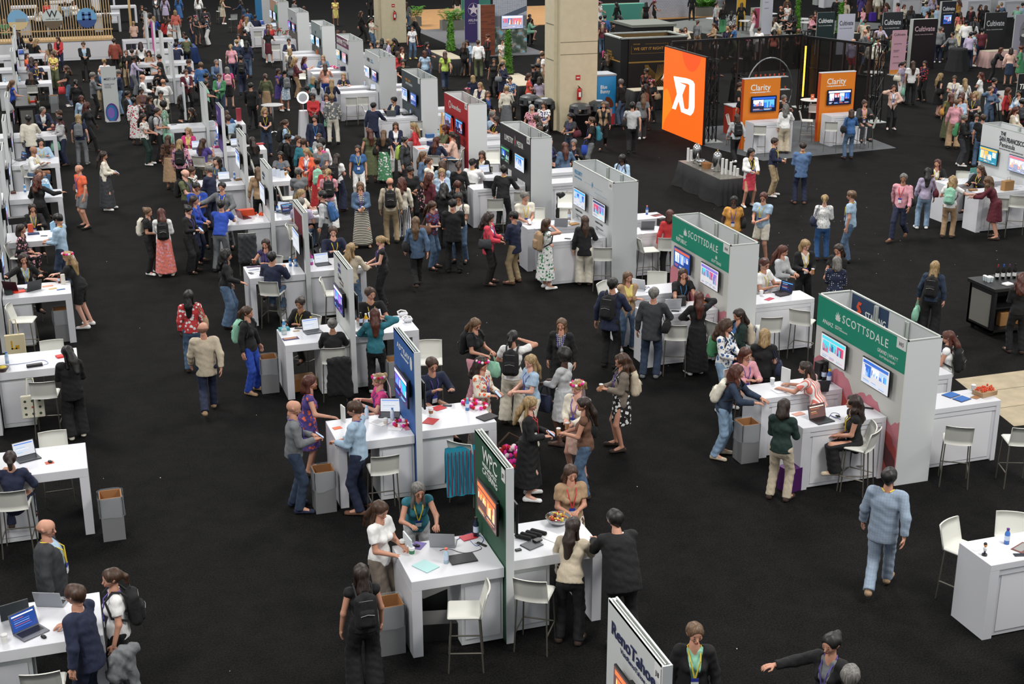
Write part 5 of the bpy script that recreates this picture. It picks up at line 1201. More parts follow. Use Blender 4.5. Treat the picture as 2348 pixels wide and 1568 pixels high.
def planter(x, y, lab, n, w=.7):
    t = thing('planter', x, y, 0, 0, lab, 'plant', 'long grey planters of palms'); MB().box(-w, w, -.3, .3, 0, .6).build('trough', mat('planter_grey', '76766f', .8), t); rg = random.Random(int(x*5)); m = MB()
    for i in range(n):
        bx, by = rg.uniform(-w*.8, w*.8), rg.uniform(-.2, .2); a = rg.uniform(0, 6.28); L_ = rg.uniform(.6, 1.3)
        for q in range(9):
            s = (q+1)/9; p = Vector((bx+math.cos(a)*L_*s*.6, by+math.sin(a)*L_*s*.6, .6+L_*(s*1.25-s*s*.75)))
            for sd in (-1, 1):
                d = Vector((math.cos(a+sd*1.1), math.sin(a+sd*1.1), -.2))*.22*(1.1-s*.6); e = Vector((math.cos(a), math.sin(a), .2))*.035; m.add([p, p+d*.5+e, p+d, p+d*.5-e], [(0, 1, 2, 3)])
    m.build('fronds', mat('palm_green', '4a8a1e', .6, noise=.2), t)
planter(21.9, 85.9, 'grey planter of palms, smaller one by the teal wall', 30, .4); planter(23.6, 83.2, 'grey planter of palms before the timber floor', 60); planter(41.8, 85.6, 'grey planter of palms behind the grey meeting area', 60)
# teal walls, purple wall, brick wall, hotel backdrop
TL = mat('teal_wall', '4f9c8c', .6)
for a in ((20.4, 21.9, 88, 0, 2.9, 'teal wall behind the nearer pillar row'), (24.6, 26.5, 84.5, 0, 2.0, 'low teal wall right of the hotel backdrop')): fpanel('wall_panel', a[0], a[1], a[2], a[3], a[4], TL, a[5], 'wall')
t = fpanel('wall_panel', 32.2, 37.0, 84.3, .04, 1.1, TL, 'long low teal cabinet front at the timber floor', 'wall', .6, edge=TL)
t = fpanel('wall_panel', 22.4, 23.25, 76.3, 0, 4.4, mat('purple_wall', '33265e', .6), 'tall purple wall with pale star emblem', 'wall'); tx(t, 'ARLINGTON', .20, -.22, 1.20, mat('letter_pale', 'cfc4cc', .6), .9, bold=.004); tx(t, 'CONVENTION', .06, -.2, 1.08, mat('letter_pale', 'cfc4cc', .6))
m = MB(); c = [(.32*math.cos(a), .36*math.sin(a), 0) for a in [2*PI*q/24 for q in range(25)]]; m.tube(c, .008, 4)
star = [((.34 if i % 2 == 0 else .14)*math.sin(2*PI*i/10), (.34 if i % 2 == 0 else .14)*math.cos(2*PI*i/10)) for i in range(10)]; m.poly(star, .004); put(m.build('star_emblem', mat('letter_pale', 'cfc4cc', .6), t), onp(t, .1, 1.85, .006))
BRK = bpy.data.materials.new('brick_boards'); nt, N, L, B = nm(BRK); b = N.new('ShaderNodeTexBrick'); b.inputs['Scale'].default_value = 3; b.inputs['Color1'].default_value = lin('7a4028'); b.inputs['Color2'].default_value = lin('5e2e1e'); b.inputs['Mortar'].default_value = lin('4a2418'); b.inputs['Mortar Size'].default_value = .01; b.inputs['Brick Width'].default_value = 1.2; b.inputs['Row Height'].default_value = .22
L.new(coord(nt, 'Object'), b.inputs[0]); mp = [x for x in N if x.type == 'MAPPING'][0]; mp.inputs['Rotation'].default_value = (PI/2, 0, 0); L.new(b.outputs[0], B.inputs['Base Color'])
fpanel('wall_panel', 21.52, 22.32, 70.4, 0, 2.66, BRK, 'red-brown timber board panel with white edge', 'wall', .1); MB().box(21.42, 21.52, 70.35, 70.6, 0, 2.68).build('edge_post', WALLW).__setitem__('label', 'white edge post left of the timber board panel'); bpy.data.objects['edge_post']['category'] = 'post'
LAND.append((21.6, 69, 'red-brown board panel'))
HOT = bpy.data.materials.new('hotel_print'); nt, N, L, B = nm(HOT); b = N.new('ShaderNodeTexBrick'); b.inputs['Scale'].default_value = 5; b.inputs['Color1'].default_value = lin('8e94a0'); b.inputs['Color2'].default_value = lin('7a8290'); b.inputs['Mortar'].default_value = lin('c2c4ca'); b.inputs['Mortar Size'].default_value = .03; b.offset = 0; L.new(coord(nt), b.inputs[0]); [x for x in N if x.type == 'MAPPING'][0].inputs['Rotation'].default_value = (PI/2, 0, 0); L.new(b.outputs[0], B.inputs['Base Color'])
POOL = bpy.data.materials.new('pool_print'); nt, N, L, B = nm(POOL); n = N.new('ShaderNodeTexNoise'); n.inputs['Scale'].default_value = 2.2; n.inputs['Detail'].default_value = 6; L.new(coord(nt), n.inputs[0]); L.new(ramp(nt, n.outputs[0], [(0, lin('38443c')), (.45, lin('4e5c54')), (.52, lin('8c847c')), (.58, lin('6fa8bc')), (.66, lin('5a6068'))]), B.inputs['Base Color'])
t = fpanel('backdrop', 22.42, 24.30, 71.0, 0, 4.4, HOT, 'tall printed hotel and pool backdrop with a lit monitor', 'backdrop'); put(MB().box(-.94, .94, 0, 1.45, 0, .004).build('pool_picture', POOL, t), onp(t, 0, 0, .006)); put(MB().poly([(-.5, 2.0), (.94, 2.5), (.94, 2.25), (.3, 2.0), (-.4, 1.85)], .004).build('roof_picture', hc('4a5568'), t), onp(t, 0, 0, .01))
put(MB().box(-.94, .94, 1.45, 2.0, 0, .003).build('facade_picture', hc('6c6c70'), t), onp(t, 0, 0, .006))
monitor(23.47, 71, 1.67, 0, 'city', 'bright skyline monitor on the hotel backdrop', w=1.24, h=.72, gap=.05); LAND.append((23.5, 69.6, 'hotel backdrop'))
t = fpanel('backdrop', 24.6, 25.2, 74.5, 0, 4.2, mat('deep_blue', '16206a', .5), 'deep blue panel strip right of the hotel backdrop', 'backdrop')
t = fpanel('backdrop', 26.0, 27.6, 80.5, 1.9, 4.2, mat('royal_panel', '1a36a8', .5), 'bright blue header panel left of the pillar', 'backdrop')
boxthing('cabinet', 25.0, 26.3, 60.5, 61.5, 0, 2.0, mat('panel_black2', '0e0e10', .5), 'tall black cabinet hidden partly by the nearer pillar', 'cabinet')
SK = bpy.data.materials.new('brick_sketch'); nt, N, L, B = nm(SK); b = N.new('ShaderNodeTexBrick'); b.inputs['Scale'].default_value = 2.5; b.inputs['Color1'].default_value = lin('bcbdc6'); b.inputs['Color2'].default_value = lin('b2b4be'); b.inputs['Mortar'].default_value = lin('8f929e'); b.inputs['Mortar Size'].default_value = .02; L.new(coord(nt), b.inputs[0]); [x for x in N if x.type == 'MAPPING'][0].inputs['Rotation'].default_value = (PI/2, 0, 0); L.new(b.outputs[0], B.inputs['Base Color'])
fpanel('backdrop', 37.0, 40.6, 85.2, .05, 3.4, SK, 'white wall printed with a pale brick sketch', 'backdrop'); LAND.append((38, 83.5, 'white sketched brick wall'))
t = fpanel('banner_stand', 40.3, 41.0, 74.6, 0, 3.4, mat('banner_grey', 'bfc0cc', .6), 'tall pale grey totem banner with small logos', 'banner', .3)
for i in range(5): tx(t, ('THE WESTIN', 'ROME', 'ALOFT', 'ATLAS', 'EVENTS')[i], .08, -.2, 2.9-.35*i, mat('letter_slate', '3a4660', .6))
fpanel('backdrop', 40.9, 41.5, 79, 0, 2.6, mat('yellow_panel', 'd8a830', .6), 'yellow-orange panel behind the totem banner', 'backdrop'); fpanel('backdrop', 41.6, 42.2, 78, 0, 1.2, mat('pink_cabinet', 'b8486a', .6), 'pink and teal cabinet front beside the totem', 'cabinet', .5)
LAND.append((38.5, 76, 'grey meeting area')); LAND.append((41.8, 77, 'pale totem banner'))
for i, (x, y) in enumerate(((38.6, 77.5), (39.8, 75.5), (42.8, 73.5), (43.6, 75.5), (43.2, 79))): round_table(x, y, .75, .5, 'white round meeting table in the grey meeting area, spot %s' % ORD[i], 'dcdcdc')
# dark lettered walls
def cult(x0, x1, y, z1, c, lc, lab, sz, sub=None, x=.06):
    t = fpanel('sign_wall', x0, x1, y, 0, z1, mat('sign_'+c, c, .55), lab, 'sign wall', x, 'lettered sign walls'); w = (x1-x0)/2; tx(t, 'Cultivate', sz*.95, -w*.85, z1-sz*1.6, mat('sgl_'+lc, lc, .6), width=w*1.66, bold=.012)
    tx(t, sub or 'FOR ALL YOUR GIFTING NEEDS', sz*.16, -w*.8, z1-sz*2.1, mat('sgl_'+lc, lc, .6), width=w*1.5); return t
cult(38.5, 39.55, 65.2, 2.2, '16282a', 'd8dcdc', 'dark green sign wall with white lettering, leftmost of the sign walls', .34); cult(39.6, 40.6, 64.9, 2.1, 'b4b6c6', '3a3c46', 'pale lilac sign wall with dark lettering beside the dark green one', .36)
cult(39.93, 41.3, 58.6, 2.42, '1e141a', 'd8b8c0', 'large dark plum sign wall with pink lettering', .36, x=.3)
cult(41.2, 42.4, 63.2, 2.3, '26292e', 'd6d8dc', 'charcoal sign wall partly hidden by the dark plum one', .40); t = cult(45.7, 46.6, 64.6, 2.6, '20232c', 'd6d8dc', 'dark navy sign wall with a small lit monitor', .3, x=.2)
monitor(46.1, 64.6, 1.65, 0, 'blue', 'small lit monitor on the dark navy sign wall', w=.55, h=.5, gap=.03); cult(45.4, 46.7, 60.4, 2.4, '2a2a2c', 'd6d8dc', 'charcoal sign wall left of the laughing portrait', .42)
t = fpanel('portrait_panel', 45.9, 47.2, 58.7, 0, 2.45, mat('portrait_ground', 'a8a6b4', .6), 'pale panel with a grey laughing face portrait', 'picture')
def pol(c, pts, w): put(MB().poly(pts, .002).build('portrait', hc(c), t), onp(t, 0, 0, w))
el = lambda cx, cy, rx, ry: [(cx+rx*math.cos(a), cy+ry*math.sin(a)) for a in [2*PI*q/20 for q in range(20)]]
pol('5a5a5e', [(-.25, .55), (.28, .55), (.22, 1.2), (-.2, 1.15)], .006); pol('8c8c90', el(.02, 1.62, .33, .55), .010); pol('4c4c50', el(-.02, 1.28, .26, .24), .013); pol('e4e4e4', el(-.06, 1.42, .14, .08), .016); pol('3a3a3e', [(-.2, 1.72), (-.02, 1.78), (-.02, 1.75), (-.2, 1.69)], .016); pol('3a3a3e', [(.06, 1.80), (.24, 1.84), (.24, 1.80), (.06, 1.76)], .016); pol('747478', el(.36, 1.5, .05, .12), .012)
t = thing('banner_stand', 38.35, 57.3, 0, 0, 'pink standing banner with thin dark lettering', 'banner'); c = mat('banner_pink', 'd8a8b8', .6); MB().box(-.40, .40, 0, .03, .05, 2.1).build('banner', c, t); MB().box(-.40, .40, -.004, 0, .05, .25).build('orange_strip', hc('d88838'), t); tx(t, 'Cultivate', .17, -.32, 1.85, INK, width=.62)
for i in range(4): tx(t, ('ON-SITE GIFTING', 'Meaningful live\nexperiences', 'Online Gifting', 'CUSTOM BOXES')[i], .06, -.28, 1.45-.3*i, INK, .9)
MB().box(-.4, .4, -.2, .2, 0, .04).build('foot', ALU, t)
LAND += [(39.0, 63.5, 'dark green lettered wall'), (40.6, 57.0, 'large dark plum sign wall'), (38.3, 56.4, 'pink banner'), (45, 62.5, 'navy sign wall with monitor'), (44.6, 57.5, 'laughing portrait panel'), (42.8, 57, 'black cocktail table'), (36, 62, 'left of the pink banner'), (47, 66, 'far right booths')]
t = thing('cocktail_table', 42.0, 57.7, 0, 0, 'round cocktail table under a pleated black cloth', 'table'); m = MB(); vs = []
for z, r in ((1.07, .42), (1.0, .43), (.5, .46), (0, .56)):
    for i in range(40): f = 1+(.06*math.sin(i*PI/2)*(1.07-z)); vs.append((r*f*math.cos(2*PI*i/40), r*f*math.sin(2*PI*i/40), z))
m.add(vs, [(k*40+i, k*40+40+i, k*40+40+(i+1) % 40, k*40+(i+1) % 40) for k in range(3) for i in range(40)]+[tuple(range(40))]); m.build('tablecloth', BCL, t, True)
food(43.9, 45.6, 57.9, 58.6, 'table under a dusty pink cloth before the portrait panel', .78, mat('pink_cloth', 'a88a86', .9, bump=.5, bscale=6))
# more white booths at the far right
for i, (x, y) in enumerate(((55.2, 84), (58.5, 81), (60.6, 80), (64.2, 82), (53.0, 90))):
    t = fpanel('booth_wall', x, x+.9, y, 0, 2.44, WALLW, 'far white booth wall at the back right, spot %s' % ORD[i], 'booth wall', .6, 'far white booth walls'); counter_h(x-.6, x+1.2, y-2.0, y-1.3, 'far white counter at the back right, spot %s' % ORD[i])
monitor(64.7, 82, 1.7, 0, 'teal', 'lit monitor on a far white booth at the right edge', w=1.2, h=.7)
LAND += [(55, 82, 'far back-right booths'), (50, 76, 'back-right aisle'), (46, 75, 'back aisle right of the meeting area')]
# dark lettered panel at the right edge, easel, bar carts
t = fpanel('sign_wall', 33.24, 35.2, 41.96, 0, 2.3, mat('sign_black', '17181a', .5), 'black sign wall cut by the right frame edge', 'sign wall'); tx(t, 'Tla', .26, -.93, 1.75, HLET, 1, bold=.01, shear=.2)
t = thing('easel', 33.95, 44.0, 0, 0, 'black easel with a blank white board', 'easel'); MB().tube([(-.3, 0, 0), (0, .1, 1.7)], .018).build('leg', BLACK, t); MB().tube([(.3, 0, 0), (0, .1, 1.7)], .018).build('leg', BLACK, t); MB().tube([(0, .6, 0), (0, .1, 1.7)], .018).build('leg', BLACK, t); MB().box(-.45, .45, .06, .08, .6, 1.35).build('board', PAPER, t)
LAND += [(32.5, 44.5, 'white board easel'), (30.5, 45, 'right end of the mesh enclosure'), (31.0, 40, 'aisle before the easel')]
def cart(x0, x1, y0, y1, side, lab):
    t = thing('bar_cart', (x0+x1)/2, (y0+y1)/2, 0, 0, lab, 'bar', 'black drinks bars'); w, e = (x1-x0)/2, (y1-y0)/2; BB = mat('bar_black', '161618', .5)
    m = MB()
    if side == 'x': m.box(-w, -w+.06, -e, e, .1, 1.0).box(-w, w, e-.06, e, .1, 1.0).box(w-.06, w, -e, e, .1, 1.0).box(-w, w, -e, e, .1, .15).box(-w, w, -e+.1, e, .58, .61)
    else: m.box(-w, w, -e, -e+.06, .1, 1.0).box(-w, -w+.06, -e, e, .1, 1.0).box(-w, w, e-.06, e, .1, 1.0).box(-w, w, -e, e, .1, .15).box(-w, w-.1, -e, e, .58, .61)
    m.build('body', BB, t); MB().box(-w-.05, w+.05, -e-.05, e+.05, 1.0, 1.08, .01).build('worktop', mat('bar_top', '1c1d1f', .4), t)
    pm = mat('bar_grey', '6a6862', .8)
    if side == 'x': MB().box(-w-.02, -w, -e+.1, e-.1, .2, .9, .003).build('end_panel', pm, t)
    else: MB().box(-w+.1, w-.1, -e-.02, -e, .2, .9, .003).build('end_panel', pm, t)
    for a in (-w+.1, w-.1):
        for b in (-e+.1, e-.1): MB().lathe([(.03, 0), (.045, .03), (.045, .07), (.03, .1)], a, b, 0, 8).build('caster', BLACK, t)
cart(18.15, 20.0, 22.85, 23.7, 'x', 'black drinks bar with grey end panel at the right edge'); cart(-1.44, -.80, 54.3, 56.6, 'y', 'black drinks bar with grey end panel between left-edge counters'); LAND.append((18.8, 24.3, 'right-edge drinks bar')); LAND.append((-1.0, 56, 'left-edge drinks bar'))
for i in range(3):
    t = thing('kraft_bag', 18.6+.22*i, 23.1+.05*(i % 2), .15, .2*i, 'brown kraft bag on the lower shelf of the right-edge drinks bar', 'bag', 'brown kraft bags in the drinks bar'); MB().box(-.1, .1, -.07, .07, 0, .3, .01).build('bag_body', mat('kraft2', '9a7040', .8), t)
# blue draped table, white pedestal with ring light, camera tripods
draped(5.9, 7.1, 72.8, 74.6, .76, 'table under a navy blue cloth beyond the purple booth', mat('blue_top', '1d3a78', .8), mat('blue_cloth', '18305e', .9, bump=.5, bscale=5)); LAND.append((6.6, 74.5, 'navy draped table'))
t = thing('ring_light', 8.5, 50.0, 0, 0, 'glowing ring light on a white tapered pedestal', 'lamp'); m = MB(); m.add([(sx*w, sy*w, z) for z, w in ((0, .22), (1.05, .14)) for sx, sy in ((-1, -1), (1, -1), (1, 1), (-1, 1))], [(3, 2, 1, 0), (4, 5, 6, 7), (0, 1, 5, 4), (1, 2, 6, 5), (2, 3, 7, 6), (3, 0, 4, 7)]); m.build('pedestal', WHITE, t)
MB().tube([(0, 0, 1.05), (0, 0, 1.32)], .02).build('stem', CHROME, t); MB().tube([(.19*math.cos(a), -.03, 1.52+.19*math.sin(a)) for a in [2*PI*i/24 for i in range(25)]], .028, 8).build('lamp_ring', mat('ring_glow', 'f4f8ff', .4, emit=2.2), t); put(MB().poly([(.15*math.cos(a), .15*math.sin(a)) for a in [2*PI*i/24 for i in range(24)]], .02).build('mirror_face', mat('mirror_face', 'b8c0c4', .3), t), frame_at(None, 0, -.02, 1.52, 0)); LAND.append((9.2, 50, 'ring light'))
def tripod(x, y, h, lab, top=0):
    t = thing('tripod', x, y, 0, 0, lab, 'tripod', 'black camera tripods')
    for i in range(3): a = PI/2+2*PI*i/3; MB().tube([(0, 0, h*.62), (math.cos(a)*.42, math.sin(a)*.42, .0)], [.014, .011]).build('leg', BLACK, t)
    MB().tube([(0, 0, h*.25), (0, 0, h-.1)], .018).build('column', BLACK, t); m = MB(); m.box(-.12, .04, -.03, .03, h-.12, h-.05); m.box(-.02, .02, -.02, .02, h-.05, h); m.build('head', BLACK, t); MB().box(-.015, .015, -.015, .015, h-.055, h-.04).build('yellow_ring', mat('yellow_bit', 'c8a020', .4), t)
tripod(13.25, 34.4, 1.85, 'black tripod with yellow detail right of the black lettered wall'); tripod(5.15, 30.2, 1.5, 'black tripod behind the maroon booth wall')
rg = random.Random(21); m = MB()
for i in range(90):
    x, y = (rg.gauss(19.5, 3.2), rg.gauss(30, 5)) if i < 60 else (rg.uniform(0, 12), rg.uniform(13, 40)); s = rg.uniform(.006, .014); m.box(x, x+s, y, y+s*1.3, 0, .004)
m.build('litter', PAPER, kind='stuff', label='tiny pale crumbs and paper bits scattered over the black carpet', cat='litter')
# ---------------------------------------------------------------- small things on the counters
CT = 1.071
def laptop(x, y, rz, kind, lab, z=CT, col='35363a', closed=False):
    t = thing('laptop', x, y, z, rz, lab, 'laptop', 'laptops on the counters'); c = mat('laptop_'+col, col, .35, .3)
    MB().box(-.165, .165, -.115, .115, 0, .016, .003).build('base', c, t)
    if closed: return
    MB().box(-.14, .14, -.04, .09, .0165, .0175).build('keyboard', BLACK, t)
    M = Matrix.Translation((0, .115, .012)) @ Matrix.Rotation(PI/2-.28, 4, 'X')
    o = MB().box(-.165, .165, 0, .225, -.006, .002).build('lid', c, t); o.matrix_local = M; o = MB().box(-.155, .155, .01, .215, .0025, .0035).build('screen', screen_mat(kind), t); o.matrix_local = M
    screen_content(kind, .31, .2, t, M @ Matrix.Translation((0, .112, .0037)), x+y)
def bottle(x, y, col, lab, z=CT, h=.21, r=.033, cap='e8e8e8', grp='water bottles'):
    t = thing('bottle', x, y, z, 0, lab, 'bottle', grp); MB().lathe([(r, 0), (r, h*.68), (r*.5, h*.84), (r*.5, h*.9)], n=12).build('body', mat('bottle_'+col, col, .15), t, True); MB().lathe([(r*.55, h*.88), (r*.6, h)], n=10).build('cap', mat('cap_'+cap, cap, .4), t)
    MB().lathe([(r+.001, h*.25), (r+.001, h*.55)], n=12).build('label', mat('bottle_label', 'c8d6ea', .4), t)
def slab(name, x, y, w, d, h, rz, col, lab, cat, z=CT, part='body', r=.5, grp=None, m=None):
    t = thing(name, x, y, z, rz, lab, cat, grp); MB().box(-w/2, w/2, -d/2, d/2, 0, h, min(.003, h*.3) if h > .004 else 0).build(part, m or mat(part+'_'+col, col, r), t); return t
def phone(x, y, rz, lab, z=CT): t = slab('phone', x, y, .075, .155, .009, rz, '18181b', lab, 'phone', z, 'case', .3, 'phones on the counters'); MB().box(-.033, .033, -.072, .072, .0092, .0096).build('screen', mat('phone_off', '2a2e38', .15), t)
def papers(x, y, rz, col, lab, w=.21, d=.29, z=CT, pic=None):
    t = slab('booklet', x, y, w, d, .006, rz, col, lab, 'paper', z, 'cover', .5, 'papers on the counters')
    if pic: MB().box(-w*.4, w*.4, -d*.1, d*.4, .006, .0066).build('cover_picture', mat('pic_'+pic, pic, .5), t)
def cup(x, y, lab, z=CT, col='f0f0ee', sleeve='9a6a42'):
    t = thing('paper_cup', x, y, z, 0, lab, 'cup', 'cups on the counters'); MB().lathe([(.028, 0), (.040, .10)], n=14).build('cup_body', mat('cup_'+col, col, .5), t); MB().lathe([(.034, .025), (.039, .075)], n=14).build('sleeve', mat('cup_'+sleeve, sleeve, .7), t); MB().lathe([(.042, .10), (.042, .108), (.03, .115)], n=14).build('lid', PAPER, t)
def cable(pts, lab, col='1f4f9a', z=CT+.004, r=.004):
    t = thing('cable', pts[0][0], pts[0][1], z, 0, lab, 'cable'); P0 = Vector((pts[0][0], pts[0][1])); q = []
    P_ = [Vector(p)-P0 for p in pts]
    for i in range(len(P_)-1):
        a, b, c_, d = P_[max(i-1, 0)], P_[i], P_[i+1], P_[min(i+2, len(P_)-1)]
        for s in range(6):
            u = s/6; q.append(.5*((2*b)+(c_-a)*u+(2*a-5*b+4*c_-d)*u*u+(3*b-a-3*c_+d)*u**3))
    q.append(P_[-1]); MB().tube([(p.x, p.y, 0) for p in q], r, 5).build('cord', mat('cord_'+col, col, .5), t)
# dark green booth
cup(3.64,15.61, 'paper coffee cup at the left end of the dark green booth counter')
cup(3.70,15.31, 'small patterned paper cup beside the clear holder on the dark green booth counter', sleeve='3a7a5a')
slab('sign_holder', 3.68,15.44, .02, .30, .22, .1, 'c8d0d4', 'clear upright sign holder at the left end of the dark green booth counter', 'sign holder', part='holder')
laptop(4.17,15.49, 2.75, 'lap', 'open silver laptop with stickers on the dark green booth counter', col='9a9ca0')
slab('laptop', 4.28,15.00, .34, .24, .02, .02, '2c2d30', 'closed dark laptop on the dark green booth counter near its front edge', 'laptop', part='case')
bottle(4.06,14.97, 'b8d0e0', 'clear water bottle with orange cap on the dark green booth counter', cap='e86a4a')
slab('note_sheets', 3.79,14.96, .22, .28, .012, .5, 'a8d0d0', 'pale teal folder with notepad and pen on the dark green booth counter', 'paper', part='folder')
bottle(4.66,15.60, '1c2a3c', 'tall dark insulated bottle beside the dark green wall', h=.28, r=.038, cap='1a1a1c')
slab('mouse_mat', 3.84,15.54, .20, .16, .004, .9, '6a5a9a', 'purple mouse mat on the dark green booth counter', 'mouse mat', part='mat')
t=thing('computer_mouse', 3.82,15.52, CT+.004, .8, 'black mouse on the purple mouse mat', 'mouse'); MB().ball((0,0,.012),(.03,.05,.016),8).build('shell', BLACK, t, True)
phone(4.54,15.76, 1.4, 'black phone near the dark insulated bottle on the dark green booth counter')
slab('tablet', 4.52,15.55, .20, .15, .012, .2, 'c02838', 'red-cased tablet by the dark green wall', 'tablet', part='case')
slab('remote_control', 4.74,15.30, .04, .16, .015, .5, '1a1a1c', 'black remote control at the foot of the dark green wall', 'remote control', part='shell')
cable([(4.12,15.39), (4.33,15.51), (4.59,15.66), (4.70,15.45), (4.56,15.28), (4.52,15.45)], 'blue looped cable on the dark green booth counter')
cable([(4.07,15.31), (4.19,15.32), (4.35,15.15), (4.59,15.19), (4.56,15.37)], 'thin black cable on the dark green booth counter', col='202024')
# right dark green
t=thing('candy_bowl', 5.78,15.57, CT, 0, 'chrome bowl of red and yellow wrapped sweets right of the dark green wall', 'bowl'); MB().lathe([(.07,0),(.13,.03),(.17,.10),(.165,.10),(.1,.03)], n=20).build('bowl_body', CHROME, t, True)
for i in range(34): o = link('wrapped_sweet', None, None, (t.location.x+.13*math.sqrt(random.random())*math.cos(i*2.4), t.location.y+.13*math.sqrt((i+1)/34)*math.sin(i*2.4), CT+.085+random.random()*.03), (random.random(), random.random(), i), 'small wrapped sweet in the chrome bowl', 'sweet', 'wrapped sweets in the chrome bowl'); MB().box(-.02,.02,-.013,.013,-.008,.008,.004).build('wrapper', mat('sweet'+str(i%4), ('c0281c','e0a828','7a1e14','e8d060')[i%4], .3), o)
for i,(px,py) in enumerate(((1196,1236),(1209,1232),(1221,1228),(1232,1224))):
    o = thing('folded_umbrella', *P(px,py), CT+.03, .75, 'small black folded umbrella, one of four side by side right of the dark green wall', 'umbrella', 'four folded black umbrellas'); MB().tube([(0,-.12,0),(0,-.11,0),(0,.10,0),(0,.12,0)], [.015,.028,.030,.012], 8).build('case', mat('umbrella_black','18181a',.8), o)
slab('notebook', 5.24,15.08, .24, .20, .014, .4, '505458', 'grey notebook right of the dark green wall', 'notebook', part='cover')
t=thing('wallet', 5.34,15.14, CT+.014, .3, 'black zip pouch lying on the grey notebook', 'pouch'); MB().box(-.06,.06,-.04,.04,0,.03,.008).build('pouch_body', BLACK, t)
slab('card_wallet', 5.03,15.00, .08, .05, .02, .1, '1c1c1e', 'small black card case near the dark green wall end', 'case', part='shell')
papers(5.57,15.21, .5, 'e8e8e6', 'white paper sheet before the chrome sweets bowl')
slab('bag', 4.03,15.68, .5, .35, .35, .4, '151517', 'black bag under the dark green booth counter', 'bag', z=0, part='bag_body'); slab('bag', 4.03,15.07, .55, .35, .25, -.2, '1c1c1e', 'black backpack lying under the dark green booth counter edge', 'bag', z=0, part='bag_body')
# blue booth
laptop(4.54,20.22, -.35, 'lap', 'open black laptop on the royal blue booth counter')
bottle(4.54,19.83, 'd8e4f0', 'clear water bottle with blue cap on the royal blue booth counter', cap='5a9ae0')
bottle(4.17,20.42, 'd0e0ee', 'clear water bottle with pale cap behind the counter of the royal blue booth', cap='8ac0e8')
cup(4.39,19.67, 'clear plastic cup on the royal blue booth counter', sleeve='d8c8b8')
slab('sign_holder', 3.79,20.08, .02, .16, .26, .2, 'd0d4d0', 'clear leaflet holder at the left end of the royal blue booth counter', 'sign holder', part='holder')
papers(3.64,19.78, .2, 'd8683a', 'orange cards at the left end of the royal blue booth counter', .14, .1)
papers(4.32,19.79, .6, 'eeeeee', 'white notepad with pen on the royal blue booth counter', pic='c8c8c8')
papers(4.54,19.53, -.5, 'eeeeec', 'white notebook below the flower garland on the royal blue booth counter')
def garland(x, y, z, r, lab, tail=1):
    t = thing('flower_garland', x, y, z, 0, lab, 'garland', 'pink, red and white flower garlands'); m = MB()
    for i in range(12): m.mi = i%3; m.ball((r*math.cos(i*PI/6), r*math.sin(i*PI/6), .03), .034, 6)
    m.build('flowers', [mat('crown_pink','e02a9a',.8), mat('crown_red','b8141e',.8), mat('crown_white','f0d8e0',.8)], t, True)
    if tail:
        m = MB()
        for i in range(7): m.tube([(.01*i,-r,.02),(.012*i,-r-.12,.01),(.012*i,-r-.14,-.25),(.010*i,-r-.13,-.5-.03*i)], .004, 3)
        m.build('ribbons', mat('ribbon_pink','c86078',.7), t)
garland(4.69,19.59, CT, .12, 'flower garland with long pink ribbons hanging over the royal blue booth counter'); garland(6.07,19.92, CT, .13, 'flower garland at the far end of the counter right of the royal blue wall', 0); garland(5.91,20.12, CT, .12, 'second flower garland beside the blue bottle right of the royal blue wall', 0)
for i,(px,py) in enumerate(((938,968),(910,962))): slab('adapter', *P(px,py), .06, .04, .03, .3*i, '18181a', ('black power adapter at the foot of the royal blue wall','black remote by the royal blue wall')[i], 'adapter', part='shell')
papers(5.10,19.59, .9, 'b8181e', 'stack of red folders right of the royal blue wall', .25, .2); papers(5.37,20.09, .4, 'b8202a', 'red folder with yellow pen right of the royal blue wall', .22, .18)
cup(5.18,19.86, 'coffee cup with white lid right of the royal blue wall'); bottle(5.79,19.86, '5a90c8', 'blue water bottle among the flower garlands', cap='58c0a8')
slab('portfolio', 6.00,19.45, .30, .22, .02, .4, '1c1c20', 'black portfolio with white pen right of the royal blue wall', 'folder', part='cover'); slab('phone', 5.53,20.14, .07, .15, .01, 1.2, '2a3038', 'phone under the hand right of the royal blue wall', 'phone', part='case')
t=thing('flower_basket', 6.29,19.22, 0, .3, 'wicker basket heaped with pink, red and white flower garlands on the floor', 'basket'); MB().lathe([(.24,0),(.30,.35),(.28,.35),(.22,.04)], n=18).build('basket_body', mat('basket_blue','2a6a86',.8), t, True); m=MB(); rg=random.Random(4)
for i in range(90): m.mi=i%3; a=rg.uniform(0,6.28); q=.30*math.sqrt(rg.random()); m.ball((q*math.cos(a),q*math.sin(a),.36+.30*(1-(q/.3)**2)*rg.uniform(.6,1)), .045, 6)
m.build('flower_heap', [mat('crown_pink','e02a9a',.8), mat('crown_red','b8141e',.8), mat('crown_white','f0d8e0',.8)], t, True); MB().tube([(-.28,0,.3),(-.2,0,.72),(0,0,.86),(.2,0,.72),(.28,0,.3)], .018).build('handle', mat('wicker_dark','3a2618',.8), t)
t=thing('striped_blanket', 5.30,18.52, 0, 0, 'turquoise striped blanket draped over the stool right of the royal blue wall', 'blanket'); BL=cloth('stripe-navy-teal'); m=MB(); n=10
for s in (-1,1):
    vs=[]
    for k in range(7):
        for i in range(n+1): vs.append((-.26+.52*i/n, .02*s+s*.02*math.sin(i*1.8+k)-s*.0+ s*.05*k/6, 1.04-.13*k if s<0 else 1.04-.10*k))
    m.add(vs, [(k*(n+1)+i,k*(n+1)+i+1,(k+1)*(n+1)+i+1,(k+1)*(n+1)+i) for k in range(6) for i in range(n)])
m.build('blanket_cloth', mat('turquoise_cloth','1a86a0',.85), t, True); m=MB()
